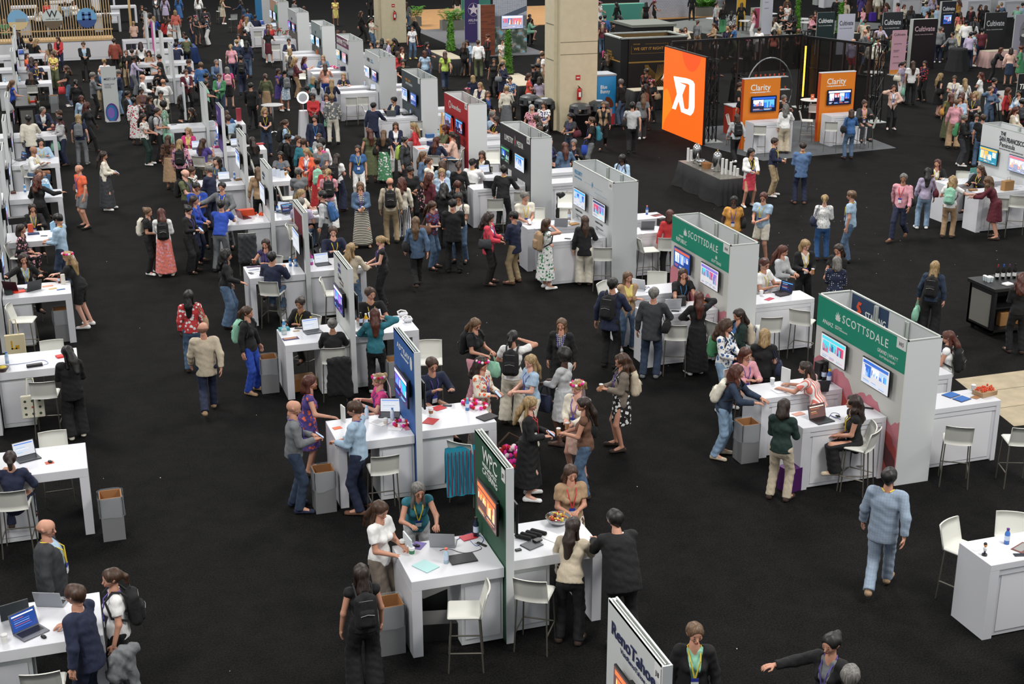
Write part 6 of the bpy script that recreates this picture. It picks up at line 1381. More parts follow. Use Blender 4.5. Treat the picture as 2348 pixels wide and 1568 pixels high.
for i in range(9): m.box(-.25+i*.06,-.235+i*.06,-.085,-.078,.28,1.0)
m.build('stripes', mat('stripe_maroon','6a2038',.85), t)
# third counter (white wall behind the blue one)
laptop(4.15,24.59, .15, 'lap', 'open laptop with white page on the counter left of the blue wall', col='55585c'); laptop(5.48,24.71, .5, 'lap', 'grey laptop before the bearded man behind the royal blue wall')
bottle(3.65,25.25, '4a90c0', 'tall blue carton bottle at the far end of the counter by the seated woman', h=.2); slab('tissue_box', 3.65,24.89, .2, .13, .05, .1, '1f8a94', 'teal box on the counter by the blue carton bottle', 'box', part='box'); bottle(4.17,25.08, 'd8dce0', 'clear bottle with yellow cap on the counter by the seated woman', cap='e0c020')
papers(3.68,24.34, .1, '3a2a5a', 'dark purple brochure on the counter corner left of the aisle', .3, .15, pic='b07848'); papers(3.86,24.76, .1, 'a08a6a', 'small picture card on the counter behind the purple brochure', .12, .07); phone(3.93,25.02, 1.2, 'phone on the far edge of the counter by the seated woman')
t=thing('glass_jug', 3.59,24.63, CT, 0, 'clear plastic jug by the teal box', 'jug'); MB().lathe([(.05,0),(.06,.1),(.04,.12)], n=12).build('jug_body', mat('jug','c0cccc',.1,alpha=.5), t, True)
bottle(5.10,24.70, '17181a', 'tall black flask right of the white wall with framed logo', h=.26, r=.036, cap='17181a'); bottle(5.19,24.67, 'e0b01c', 'yellow tumbler beside the tall black flask', h=.24, r=.036, cap='f0ecd0')
slab('telephone', 5.40,24.88, .2, .18, .05, .4, '202226', 'black desk phone beside the yellow tumbler', 'telephone', part='shell'); slab('keyboard', 5.03,24.30, .3, .1, .015, .2, '26282c', 'small black keyboard before the black flask', 'keyboard', part='shell')
for i,(px,py) in enumerate(((925,722),(936,738))):
    t=thing('headset', *P(px,py), CT, 0, 'white virtual reality headset, %s on the counter behind the blue wall' % ('farther one','nearer one')[i], 'headset','white headsets'); MB().box(-.09,.09,-.05,.05,0,.09,.03).build('visor', WHITE, t); MB().tube([(-.09,0,.05),(-.08,.12,.07),(0,.17,.08),(.08,.12,.07),(.09,0,.05)], .014).build('strap', PAPER, t)
# maroon booth counter
papers(3.71,29.80, .1, '3a2a50', 'dark brochure at the counter of the man in navy jacket', .25, .12); papers(3.92,29.65, .2, '4a2a4a', 'second dark brochure near the woman in striped top', .2, .12); papers(3.71,29.20, .1, 'e4e4e6', 'white printed sheet on the counter of the man in navy jacket', .3, .22, pic='8a90a8'); phone(3.55,29.00, .3, 'phone with red edge at the counter corner left of the aisle')
bottle(4.52,29.31, '3a78c0', 'blue water bottle beside the man in navy jacket'); cup(4.68,29.37, 'green logo paper cup beside the blue water bottles', sleeve='4a6a4a'); bottle(4.74,29.24, '4a80c8', 'blue bottle with orange cap by the maroon booth wall', cap='e86a3a')
bottle(4.98,29.27, 'c040a0', 'tall pink tumbler right of the maroon booth wall', h=.28, r=.045, cap='c040a0'); laptop(5.23,29.19, .1, 'lap', 'open laptop with white page right of the maroon booth wall', col='404246')
t=thing('folder_rack', 4.86,30.08, CT, .2, 'red folders standing by the maroon booth wall', 'folders'); m=MB(); 
for i in range(4): m.box(-.02+i*.02,-.008+i*.02,-.12,.12,0,.28)
m.build('folders', mat('folder_red','b8262c',.6), t)
# next counters
laptop(4.18,34.12, 1.9, 'purple', 'dark red laptop with purple screen beside orange fidget balls', col='6a2430'); slab('orange_box', 4.25,35.04, .40, .18, .16, .1, 'd8481c', 'orange open box of small balls behind the dark red laptop', 'box', part='box')
for i in range(9): o=link('toy_ball', None, None, (*P(548+i*9 if i<5 else 585+(i-5)*9, 490 if i<5 else 493-(i%2)*3), CT+.035), None, 'small orange squeeze ball on the counter behind the maroon wall', 'ball', 'orange squeeze balls'); MB().ball((0,0,0),.035,10).build('ball', mat('ball_orange','e8501c',.5), o, True)
papers(4.44,33.66, .1, 'eeeeee', 'white form on black clipboard near the orange balls'); bottle(5.06,34.78, '3a80d0', 'blue bottle with yellow cap right of the second white lettered wall', cap='e0c020'); laptop(5.16,34.75, -.6, 'lap', 'open laptop right of the wall behind the maroon one', col='6a6c70'); laptop(5.33,34.19, .3, 'dark', 'second open laptop before the person in lavender tee', col='6a6c70')
slab('easel_card', 5.68,38.97, .12, .03, .2, .2, 'c8d0dc', 'first of three leaflet stands before the woman in glasses', 'leaflet stand', part='stand'); slab('easel_card', 5.78,38.81, .12, .03, .2, .2, 'c8d0dc', 'second of three leaflet stands before the woman in glasses', 'leaflet stand', part='stand'); slab('easel_card', 5.87,38.60, .12, .03, .2, .2, 'c8d0dc', 'third of three leaflet stands before the woman in glasses', 'leaflet stand', part='stand'); cup(6.01,38.86, 'cardboard cup beside the leaflet stands', sleeve='b07a3a', col='c08a4a')
laptop(4.26,38.69, .05, 'lap', 'large laptop with bright page on the counter before the purple wall', col='404246'); bottle(4.55,38.84, '4a78c0', 'blue bottle beside the large bright laptop'); bottle(4.80,39.38, '3a5a9a', 'dark blue tumbler on wall side of the large bright laptop counter', cap='b8a040'); slab('wooden_bowl', 4.72,38.66, .2, .14, .04, .3, '7a5a30', 'brown dish of snacks near the dark blue tumbler', 'dish', part='dish')
laptop(4.04,43.82, .0, 'lap', 'laptop before the woman with pink jacket and yellow top'); laptop(5.27,43.74, .2, 'lap', 'laptop right of the purple booth wall'); bottle(4.59,44.57, '4a6ab8', 'blue flask left of the purple booth wall', cap='5a4aa0'); bottle(4.76,44.75, '5a7ac0', 'blue flask with yellow cap left of the purple booth wall', cap='e0b020')
for i in range(4): garlandx = garland(*P(490+i*4, 335-(i%2)*3), CT, .06, 'small pink flower bundle %s on the purple booth counter' % ('one','two','three','four')[i], 0) if i<2 else None
papers(3.73,48.38, .1, '2c2c34', 'black leaflet at the left end of the counter before the purple wall', .2, .12); slab('camera_box', 4.93,47.81, .2,.14,.16,.2,'c8ccd0','white device box beside the purple wall', 'device', part='box'); slab('phone_statue', 5.96,48.40, .16,.1,.45,.2,'8a2a36','tall dark red stand beyond the purple booth wall','stand',part='stand'); slab('gift_box', 6.04,43.95, .25,.15,.04,.1,'a82028','red packets at the end of the counter right of the purple wall','box',part='box')
# row H counters
laptop(10.99,17.62, .15, 'sun', 'black laptop with room picture on the front teal-banner booth counter'); cable([(11.10,17.64),(11.31,17.86),(11.39,17.78),(11.26,17.65),(11.23,17.79),(11.30,17.58)], 'dark blue coiled cable beside the laptop on the front teal-banner booth counter', col='2a3a6a')
laptop(11.62,18.78, 2.9, 'lap', 'open black laptop with sticker near the standing woman in striped top'); slab('sign_holder', 11.29,19.37, .02,.2,.26,.3,'d8dcdc','clear sign holder with bold black text at the teal-banner booth','sign holder',part='holder'); cup(11.04,19.43, 'clear plastic cup on the front teal-banner booth rear counter', col='c8d0d2', sleeve='c8d0d2')
bottle(12.06,19.08, '4a70b8', 'blue bottle with yellow cap against the mountain mural', cap='e8c020', h=.25, r=.04); bottle(12.07,19.25, '1a1a1e', 'black tumbler beside the blue bottle with yellow cap', h=.27, r=.042, cap='1a1a1e'); slab('paper_bag', 11.99,19.37, .2,.14,.3,.2,'161618','black gift bag against the mountain mural','bag',part='bag_body')
slab('note_board', 11.02,19.02, .26,.2,.012,.1,'e0e4ea','white tablet under the hands of the woman in striped top','tablet',part='slab'); t=thing('computer_mouse', 11.32,17.70, CT, .4, 'black mouse on the front teal-banner booth counter', 'mouse'); MB().ball((0,0,.012),(.03,.05,.016),8).build('shell', BLACK, t, True)
slab('remote_control', 12.06,17.86, .05,.18,.015,.9,'18181a','black remote on the front teal-banner booth counter near the wall','remote control',part='shell'); papers(10.78,18.00, .2, 'c08a7a', 'colourful brochures before the woman in dark green top', .2,.12)
for i,(px,py) in enumerate(((2178,908),(2203,917))): t=slab('tablet', *P(px,py), .26,.19,.01,.3,'1c2e5a',('farther of two dark blue tablets right of the front teal-banner wall','nearer of two dark blue tablets right of the front teal-banner wall')[i],'tablet',part='case'); MB().box(-.12,.12,-.085,.085,.0102,.011).build('screen', mat('tablet_glow','2a5a9a',.2,emit=.5), t)
t=slab('snack_box', 14.15,17.79, .34,.24,.08,.2,'a88a68','cardboard tray of orange sweets right of the front teal-banner wall','box',part='tray'); m=MB(); rg=random.Random(3)
for i in range(60): m.ball((rg.uniform(-.15,.15),rg.uniform(-.1,.1),.08+rg.uniform(0,.05)), .02, 5)
m.build('sweets', mat('sweet_orange','e0583a',.4), t, True); cup(14.07,17.99, 'clear plastic cups beside the tray of orange sweets', col='c8ccd0', sleeve='c8ccd0'); papers(13.93,17.72, .4, '9a7050', 'brown paper napkins before the tray of orange sweets', .16,.12)
bottle(11.09,13.17, '4a7ac8', 'blue bottle with purple cap on the bottom right counter', cap='5a2a7a', h=.22, r=.035); phone(11.05,12.85, 1.3, 'black phone on the bottom right counter'); papers(11.22,12.98, .4, '6a3a34', 'maroon and grey brochure on the bottom right counter', .3,.22, pic='8a8a88'); papers(10.60,13.15, .2, 'e8e8e8', 'white business cards on the bottom right counter', .1,.06)
t=thing('figurine', 10.61,12.99, CT, 0, 'small bobble-head figurine on a black base at the bottom right counter', 'figurine'); MB().lathe([(.035,0),(.035,.02),(.03,.025)],n=12).build('base', BLACK, t); MB().lathe([(.012,.025),(.014,.07)],.0,0,0,8).build('legs', mat('fig_navy','1c2240',.5), t); MB().lathe([(.018,.065),(.026,.10),(.012,.12)],n=10).build('coat', PAPER, t, True); MB().ball((0,0,.145),.024,8).build('head', mat('fig_skin','d8904a',.5), t, True); MB().ball((0,.004,.158),.024,8).build('hair', mat('fig_hair','1c120c',.5), t, True)
slab('laptop', 11.16,23.63, .01,.01,.01,0,'9a9ca0','tiny silver part beside the silver laptop','laptop',part='case') if False else laptop(11.22,23.85, 2.95, 'lap', 'silver laptop facing the woman in black behind the second teal-banner counter', col='a0a2a6')
laptop(11.18,25.33, 2.4, 'white', 'small white laptop on the rear counter of the second teal-banner booth', col='c0c2c6'); cable([(11.16,25.07),(11.35,25.27),(11.31,25.02),(11.15,24.94)], 'blue cable by the small white laptop')
slab('handbag', 11.46,23.90, .16,.12,.2,.2,'161618','small black handbag on the second teal-banner booth counter','bag',part='bag_body'); phone(11.19,23.59, 1.1, 'phone before the silver laptop'); slab('snack_bowl', 12.18,23.94, .2,.14,.08,.2,'a06a3a','brown basket of snacks against the mountain mural of the second booth','basket',part='basket_body')
laptop(13.78,24.09, -1.2, 'dark', 'black laptop right of the second teal-banner wall'); papers(13.34,23.72, .5, 'b02848', 'pink brochure right of the second teal-banner wall', .22,.12); slab('book_stack', 13.73,23.88, .26,.16,.03,.2,'2a2024','stack of pink-edged brochures beside the black laptop','books',part='stack'); cup(13.30,24.25, 'white paper cup by the man in white tee', sleeve='e8e8e8')
laptop(13.32,29.87, 2.9, 'lap', 'grey laptop right of the pale lettered wall', col='5a5c60'); papers(13.07,29.51, .4, 'e8e8e8', 'open notebook before the grey laptop', .25,.2); bottle(13.90,31.19, '4a70c0', 'blue bottle with coral cap right of the pale lettered wall', cap='e87a5a', h=.23); papers(14.10,31.03, .3, '8a2a30', 'red photo book right of the pale lettered wall', .28,.2, pic='3a2420'); slab('handbag', 13.78,30.04, .2,.12,.18,.4,'2a2020','dark handbag beside the person in red','bag',part='bag_body')
laptop(11.43,30.71, 2.9, 'lap', 'silver laptop with heart sticker on the pale lettered wall counter', col='a8aaae'); bottle(11.84,31.51, '9a8a86', 'tall grey tumbler on the pale lettered wall counter', h=.28, r=.043, cap='8a7a76'); cup(11.64,30.55, 'pale paper cup by the snack tray', sleeve='d8d4b8'); slab('snack_tray', 11.78,30.60, .24,.18,.03,.2,'a07848','brown tray of snacks on the pale lettered wall counter','tray',part='tray'); papers(10.82,30.68, .1, 'd8d8da', 'white booklet stack at the left end of the pale lettered counter'); phone(11.15,29.56, .9, 'phone on the nearer counter of the pale lettered wall'); papers(10.78,30.24, .2, '8a6a48', 'wooden board on the pale lettered wall counter', .15,.1)
t=thing('display_screen', 10.95,31.80, CT, .9, 'slim upright tablet screen before the man in white tee', 'screen'); MB().box(-.02,.02,-.15,.15,0,.38).build('housing', mat('scr_grey','b8c0c8',.4), t); put(MB().box(-.14,.14,.02,.36,0,.002).build('screen', screen_mat('lap'), t), frame_at(None,-.022,0,0,-PI/2))
laptop(11.51,37.41, .1, 'lap', 'laptop at the black lettered booth before the man in white'); laptop(11.08,35.44, 2.6, 'lap', 'grey laptop on the nearer black booth counter', col='3a3c40')
for i in range(8): slab('business_card', *P(1078+(i%4)*7, 425+(i//4)*5), .06,.04,.003,.2,'e8e0dc','small card laid out on the black lettered booth counter','card',part='card_face',grp='cards on the black lettered booth counter')
slab('backpack_heap', 11.18,42.23, .3,.22,.14,.3,'1c2a50','navy bag lying on the red booth counter','bag',part='bag_body'); papers(10.70,41.47, .2, 'd86a4a', 'coral leaflets on the red booth counter',.22,.16); slab('tissue_box', 11.45,43.42, .26,.18,.12,.1,'2c5a8a','blue box of folded white cloths on the red booth counter','box',part='box'); bottle(11.74,43.66, '9ac8c8', 'pale green flask on the red booth counter', h=.26, r=.035, cap='26282a')
for nm_,px,py,c_,l_ in (('tote_bag',1080,285,'1c1c1e','black tote bag hung over the nearer monitor of the red booth wall'),('tote_bag',1022,262,'d89a1c','yellow tote bag hung over the farther monitor of the red booth wall'),('tote_bag',1055,268,'e04a28','orange and blue tote bag hung between the red booth monitors')):
    dyy = {1080:41.45,1022:43.25,1055:42.15}[px]; t=thing(nm_, 11.90, dyy, 1.0, 0, l_, 'bag'); MB().box(-.05,.02,-.2,.2,.0,.45,.02).build('bag_body', mat('tote_'+c_, c_, .8), t); MB().tube([(-.02,-.12,.44),(-.01,-.06,.85),(-.01,.06,.85),(-.02,.12,.44)],.014).build('handle', mat('tote_'+c_, c_, .8), t)
laptop(11.23,47.95, 2.9, 'lap', 'grey laptop at the slate booth before the two seated men', col='4a4c50'); slab('laptop_bag', 11.82,47.76, .34,.2,.06,.1,'1a1c20','flat black case at the slate booth','case',part='case'); bottle(11.94,47.72, 'b8d0ee', 'clear water bottle at the slate booth', cap='4a80d0'); bottle(11.95,55.48, 'd0dcea', 'clear bottle with red cap at the pale grey booth', cap='c83a2a'); laptop(11.92,53.89, -.9, 'lap', 'laptop at the pale grey booth')
bottle(12.14,60.49, '9ab0c8', 'clear bottle at the maroon-banner booth'); garland(11.80,61.04, CT, .1, 'red and pink flower garland at the maroon-banner booth', 0); garland(11.85,60.14, CT, .1, 'second flower garland at the maroon-banner booth', 0); slab('gift_box', 12.05,60.08, .2,.16,.18,.1,'1a1a3a','dark blue box at the maroon-banner booth','box',part='box')
for i,(px,py) in enumerate(((640,82),(655,88))):
    t=thing('flower_vase', *P(px,py), CT, 0, ('farther','nearer')[i]+' glass vase of pink lilies on the cool grey booth counter', 'vase','vases of lilies'); MB().lathe([(.06,0),(.07,.16)],n=12).build('vase_body', mat('vase_glass','b8c8c8',.1,alpha=.6), t); m=MB(); rg=random.Random(i)
    for q in range(26): m.mi=q%2; a=rg.uniform(0,6.28); d=rg.uniform(.02,.2); m.ball((d*math.cos(a),d*math.sin(a),.22+rg.uniform(0,.2)), (.04,.04,.03), 6)
    m.build('blooms', [mat('lily_pink','b82a4a',.6), mat('leaf_green','4a7a28',.6)], t, True)
laptop(11.94,78.32, .2, 'lap', 'white-screen laptop at the sunset-mural booth'); laptop(11.50,79.90, .2, 'blue', 'blue-screen laptop before the man in navy at the sunset booth'); slab('kiosk_phone', 12.15,65.75, .1,.03,.2,.1,'c87a4a','orange card stand at the grey-green booth','card',part='stand')
# right-edge booth
slab('sign_card', 24.37,32.98, .26,.02,.30,.1,'5a9a90','tall teal illustrated sign card on the right-edge booth counter','sign',part='card'); slab('sign_card', 23.94,31.42, .26,.02,.26,.4,'c0ccd8','tilted blue and white info card before the seated woman in black','sign',part='card'); t=thing('shopping_bag', 24.30,30.62, CT, .1, 'brown paper shopping bag on the right-edge booth counter', 'bag'); MB().box(-.16,.16,-.08,.08,0,.26).build('bag_body', mat('kraft','9a7448',.8), t); MB().tube([(-.06,-.02,.25),(-.05,-.02,.36),(.05,-.02,.36),(.06,-.02,.25)],.005).build('handle', mat('kraft','9a7448',.8), t)
slab('note_pad', 24.65,31.08, .6,.3,.015,.1,'c8ccd2','large white laptop lying closed at the right-edge booth','laptop',part='case'); slab('snack_tray', 23.36,30.87, .22,.14,.04,.1,'8a6238','brown tray of nuts on the right-edge booth counter','tray',part='tray')
t=thing('sunglasses_heap', 23.45,32.35, CT, 0, 'heap of white sunglasses on the right-edge booth counter', 'sunglasses'); m=MB(); rg=random.Random(8)
for q in range(14): x,y=rg.uniform(-.15,.15),rg.uniform(-.08,.08); m.tube([(x,y,.02),(x+.05,y+.02,.05),(x+.1,y,.02)],.008,4)
m.build('frames', PAPER, t)
for i in range(4):
    b_=thing('wine_bottle', 18.62+.13*i, 23.45-.02*i, 1.08, 0, 'wine bottle on the right-edge drinks bar, %s from its near end' % ('first','second','third','fourth')[i], 'bottle', 'wine bottles on the drinks bar'); MB().lathe([(.038,0),(.038,.19),(.014,.24),(.014,.31)],n=12).build('glass_body', mat('wine_dark','14100e',.1), b_, True); MB().lathe([(.039,.05),(.039,.13)],n=12).build('label', PAPER, b_); MB().lathe([(.016,.26),(.016,.315)],n=10).build('foil', mat('foil%d'%i, ('8a1c1c','1c4a9a','5a2a4a','1a1a1a')[i], .4), b_)
for i in range(5): cup(18.30+.07*(i%2), 23.3+.07*(i//2), 'clear plastic tumbler at the edge of the drinks bar, spot %s' % ('one','two','three','four','five')[i], z=1.08, col='c8d0d4', sleeve='b8c4c8')
t=thing('napkins', 18.55, 23.0, 1.08, .2, 'white napkins on the right-edge drinks bar', 'napkins'); MB().box(-.1,.1,-.08,.08,0,.04,.01).build('napkin_pile', PAPER, t)
t=thing('wine_bottle', -1.0, 54.9, 1.08, 0, 'white wine bottle on the left-edge drinks bar', 'bottle'); MB().lathe([(.038,0),(.038,.19),(.014,.24),(.014,.31)],n=12).build('glass_body', mat('wine_gold','8a7a20',.1), t, True)
t=thing('spirit_bottle', -.75, 54.7, 1.08, 0, 'brown bottle with label on the left-edge drinks bar', 'bottle'); MB().lathe([(.04,0),(.04,.16),(.015,.2),(.015,.25)],n=12).build('glass_body', mat('brown_glass','6a3416',.1), t, True); slab('red_cloth', -.9, 55.0, .2,.1,.06,.3,'c82020','red cloth on the left-edge drinks bar','cloth',z=1.08,part='cloth')
# left counters
laptop(-1.26,19.93, .25, 'lap', 'black laptop with white page before the seated person in navy at the left edge') if False else laptop(-0.96,20.07, .35, 'white', 'black laptop with bright white screen at the second left-edge counter'); slab('coaster', -0.66,19.82, .12,.1,.004,.2,'c04a2a','orange card under the mouse at the second left-edge counter','card',part='card_face'); t=thing('computer_mouse', -0.65,19.83, CT+.004, .5, 'black mouse on the orange card', 'mouse'); MB().ball((0,0,.012),(.03,.05,.016),8).build('shell', BLACK, t, True)
slab('power_bar', -0.86,24.28, .27,.09,.045,.12,'16181c','black power adapter box on the third left-edge counter','device',part='shell'); cable([(-1.29,24.49),(-0.99,24.51),(-0.73,24.57),(-0.63,24.37),(-0.71,24.30)], 'blue cable on the third left-edge counter'); bottle(-1.32,24.62, 'a8c8e8', 'clear water bottle with blue cap on the third left-edge counter', cap='2a6ac0'); slab('red_packet', -0.43,24.65, .12,.14,.03,.3,'d02c28','red plastic packets behind the woman in black jacket','packets',part='packet'); t=thing('fruit_bowl', -1.39,24.12, CT, 0, 'dark bowl with yellow and red sweets at the left frame edge', 'bowl'); MB().lathe([(.06,0),(.12,.08)],n=14).build('bowl_body', mat('bowl_dark','3a2018',.4), t); MB().ball((0,0,.07),(.09,.09,.03),8).build('sweets', mat('sweet_yellow','d8c040',.5), t, True)
for i,(px,py,c_,l_) in enumerate(((38,885,'e4e0cc','white canvas tote bag with round badges hanging on a stool'),(52,748,'d8cba6','natural canvas tote bag with yellow emblem hanging on a stool'))):
    x_,y_=P(px+45 if i==0 else px-10,py,.75); t=thing('canvas_tote', x_-.1, y_-.28 if i else y_-.30, .28 if i else .30, 0, l_, 'bag'); MB().box(-.19,.19,-.03,.03,0,.42,.012).build('bag_body', mat('canvas_'+c_, c_, .85), t); MB().tube([(-.08,0,.41),(-.05,.02,.72),(.05,.02,.72),(.08,0,.41)],.012).build('handle', mat('canvas_'+c_, c_, .85), t); m=MB()
    if i==0:
        for q in range(9):
            if q!=4: m.poly([(-.12+.12*(q%3)+.024*math.cos(a), .08+.12*(q//3)+.024*math.sin(a)) for a in [2*PI*k/10 for k in range(10)]], .002)
        put(m.build('badges', mat('badge_dark','3a4a3c',.6), t), frame_at(None,0,-.031,0,0)); put(MB().box(-.02,.02,.19,.22,0,.002).build('red_mark', mat('badge_red','c04a3a',.6), t), frame_at(None,0,-.031,0,0))
    else: m.box(-.08,-.05,.12,.3,0,.002); m.box(-.08,.03,.12,.15,0,.002); m.box(0,.07,.12,.2,0,.002); put(m.build('emblem', mat('emblem_gold','c8981c',.6), t), frame_at(None,0,-.031,0,0))
laptop(-1.25,29.35, 2.6, 'dark', 'dark red laptop on the fourth left-edge counter', col='4a2430'); laptop(-0.92,29.24, -2.6, 'lap', 'upright black tablet on the fourth left-edge counter'); slab('card_reader', -1.36,29.06, .14,.2,.07,.2,'26302c','black card terminal at the left frame edge','device',part='shell'); slab('orange_cloth', -1.16,29.15, .24,.16,.02,.3,'d8381c','orange cloth bag on the fourth left-edge counter','cloth',part='cloth')
bottle(-0.35,29.56, '5a2a1c', 'small brown bottle by the leaning person in flower crown', cap='1a1210', h=.2, r=.03); slab('carton', -0.27,29.44, .08,.05,.22,.2,'d8d4c8','white carton beside the small brown bottle','carton',part='carton_body'); papers(-0.59,29.40, .2, 'd8886a', 'orange patterned cards on the fourth left-edge counter', .22,.1); papers(-0.49,29.17, .3, 'b89a58', 'tan cards on the fourth left-edge counter', .16,.08); papers(-0.33,29.05, .2, '3a5a8a', 'blue photo card on the fourth left-edge counter', .17,.07)
slab('pouch', -0.87,34.09, .27,.14,.035,.05,'2a3a5e','two navy zip pouches on the fifth left-edge counter','pouch',part='pouch_body'); slab('backpack_heap', -1.25,35.35, .4,.2,.16,.1,'18181a','black rucksack on the fifth left-edge counter','bag',part='bag_body'); slab('orange_block', -0.93,35.06, .12,.06,.2,.2,'c0482a','orange patterned box beside the black rucksack','box',part='box'); phone(-0.63,33.83, 1.3, 'black phone on the fifth left-edge counter'); slab('laptop', -0.41,34.89, .26,.04,.22,1.2,'8ab0cc','clear-backed tablet before the man in light blue shirt','tablet',part='slab')
for i in range(4): slab('snack_box', *P(20+(i%2)*10, 435+(i//2)*7), .12,.06,.05,.1,'5a3020','small brown snack box on the sixth left-edge counter','box',part='box',grp='brown snack boxes')
bottle(-1.08,39.23, '4a90d0', 'blue bottle on the sixth left-edge counter', cap='e8e8e8'); laptop(-0.55,39.46, 2.9, 'lap', 'pale blue laptop before the woman in floral top', col='7ab0d0'); laptop(-1.25,43.63, -1.1, 'dark', 'black laptop on the seventh left-edge counter', col='26282c')
cable([(-1.62,43.47),(-1.37,43.05),(-1.21,43.69)], 'pale cable on the seventh left-edge counter', col='6a7078'); laptop(-1.41,71.23, .2, 'blue', 'blue-screen laptop on a far left-edge counter'); bottle(-1.38,61.52, '6ab0d0', 'blue bottle on a far left-edge counter'); bottle(-1.96,61.44, '8ac0e0', 'pale blue bottle at a far left-edge counter')
# bottom left
laptop(-0.91,14.85, .55, 'blue', 'space grey laptop with blue photo screen at the bottom left counter', col='6a6c72'); laptop(-0.66,15.57, 2.75, 'lap', 'silver laptop seen from behind at the bottom left counter', col='8a8e94'); slab('laptop', -1.09,15.28, .33,.02,.2,.3,'2a3034','dark laptop lid at the bottom left corner','laptop',part='case'); cup(-1.20,14.73, 'white paper cup at the left frame edge', sleeve='e8e8e0'); t=thing('computer_mouse', -0.78,14.71, CT, .5, 'grey mouse under the hand of the man in navy jacket', 'mouse'); MB().ball((0,0,.012),(.03,.05,.016),8).build('shell', BLACK, t, True)
t=thing('draped_jacket', 0.05,14.42, .62, .2, 'grey jacket held over the arm of the person with black backpack', 'jacket'); V_,F_=sdf([((0,0,.25),(-.08,.02,.0),.09,.12),((.05,0,.25),(.12,-.02,-.25),.08,.06),((-.1,0,.2),(.14,0,.28),.07,.07)],.018,.05,noise=.01); link('jacket_cloth', vf_mesh('jacket_cloth',[(V_,F_,0)],[cloth('grey')]), t)
for px,py,c_,l_ in ((565,548,'charcoal','grey jacket hung over the stool behind the maroon booth counter'),(775,835,'black','black jacket hung over the stool of the person at the laptop'),(1292,452,'black','black jacket hung over the stool by the tripod')):
    x_,y_=P(px,py,.92); t=thing('hung_jacket', x_, y_, .3, 0, l_, 'jacket'); V_,F_=sdf([((-.16,0,.70),(.16,0,.70),.06,.06),((-.12,-.02,.65),(-.15,-.03,.12),.09,.10,.6),((.12,-.02,.65),(.15,-.03,.05),.09,.10,.6),((0,-.02,.65),(0,-.02,.15),.12,.13,.5)],.02,.05,noise=.008); link('jacket_cloth', vf_mesh('jacket_cloth',[(V_,F_,0)],[cloth(c_)]), t)
slab('box', 3.86,24.44, .5,.3,.25,.1,'9a6a3c','open cardboard box under the counter left of the aisle','box',z=.02,part='box'); slab('bag', 4.87,24.86, .35,.2,.32,.2,'16382a','dark green bag on the floor under the draped stool','bag',z=0,part='bag_body')
slab('bag', 3.62,35.02, .4,.25,.4,.2,'141416','black backpack standing on the floor by the maroon booth','bag',z=0,part='bag_body'); slab('bag', 10.46,17.55, .35,.25,.4,.2,'4a1a5a','purple bag on the floor behind the person in khaki trousers','bag',z=0,part='bag_body'); slab('bag', 12.69,35.81, .4,.25,.45,.2,'141416','black backpack on the floor under the tripod','bag',z=0,part='bag_body'); slab('suitcase', 50.69,79.00, .4,.25,.55,.1,'4a2a9a','small purple suitcase in the back-right aisle','suitcase',z=.02,part='shell')
slab('floor_monitor_box', 13.31,29.15, .01,.01,.01,0,'000000','x','x') if False else None
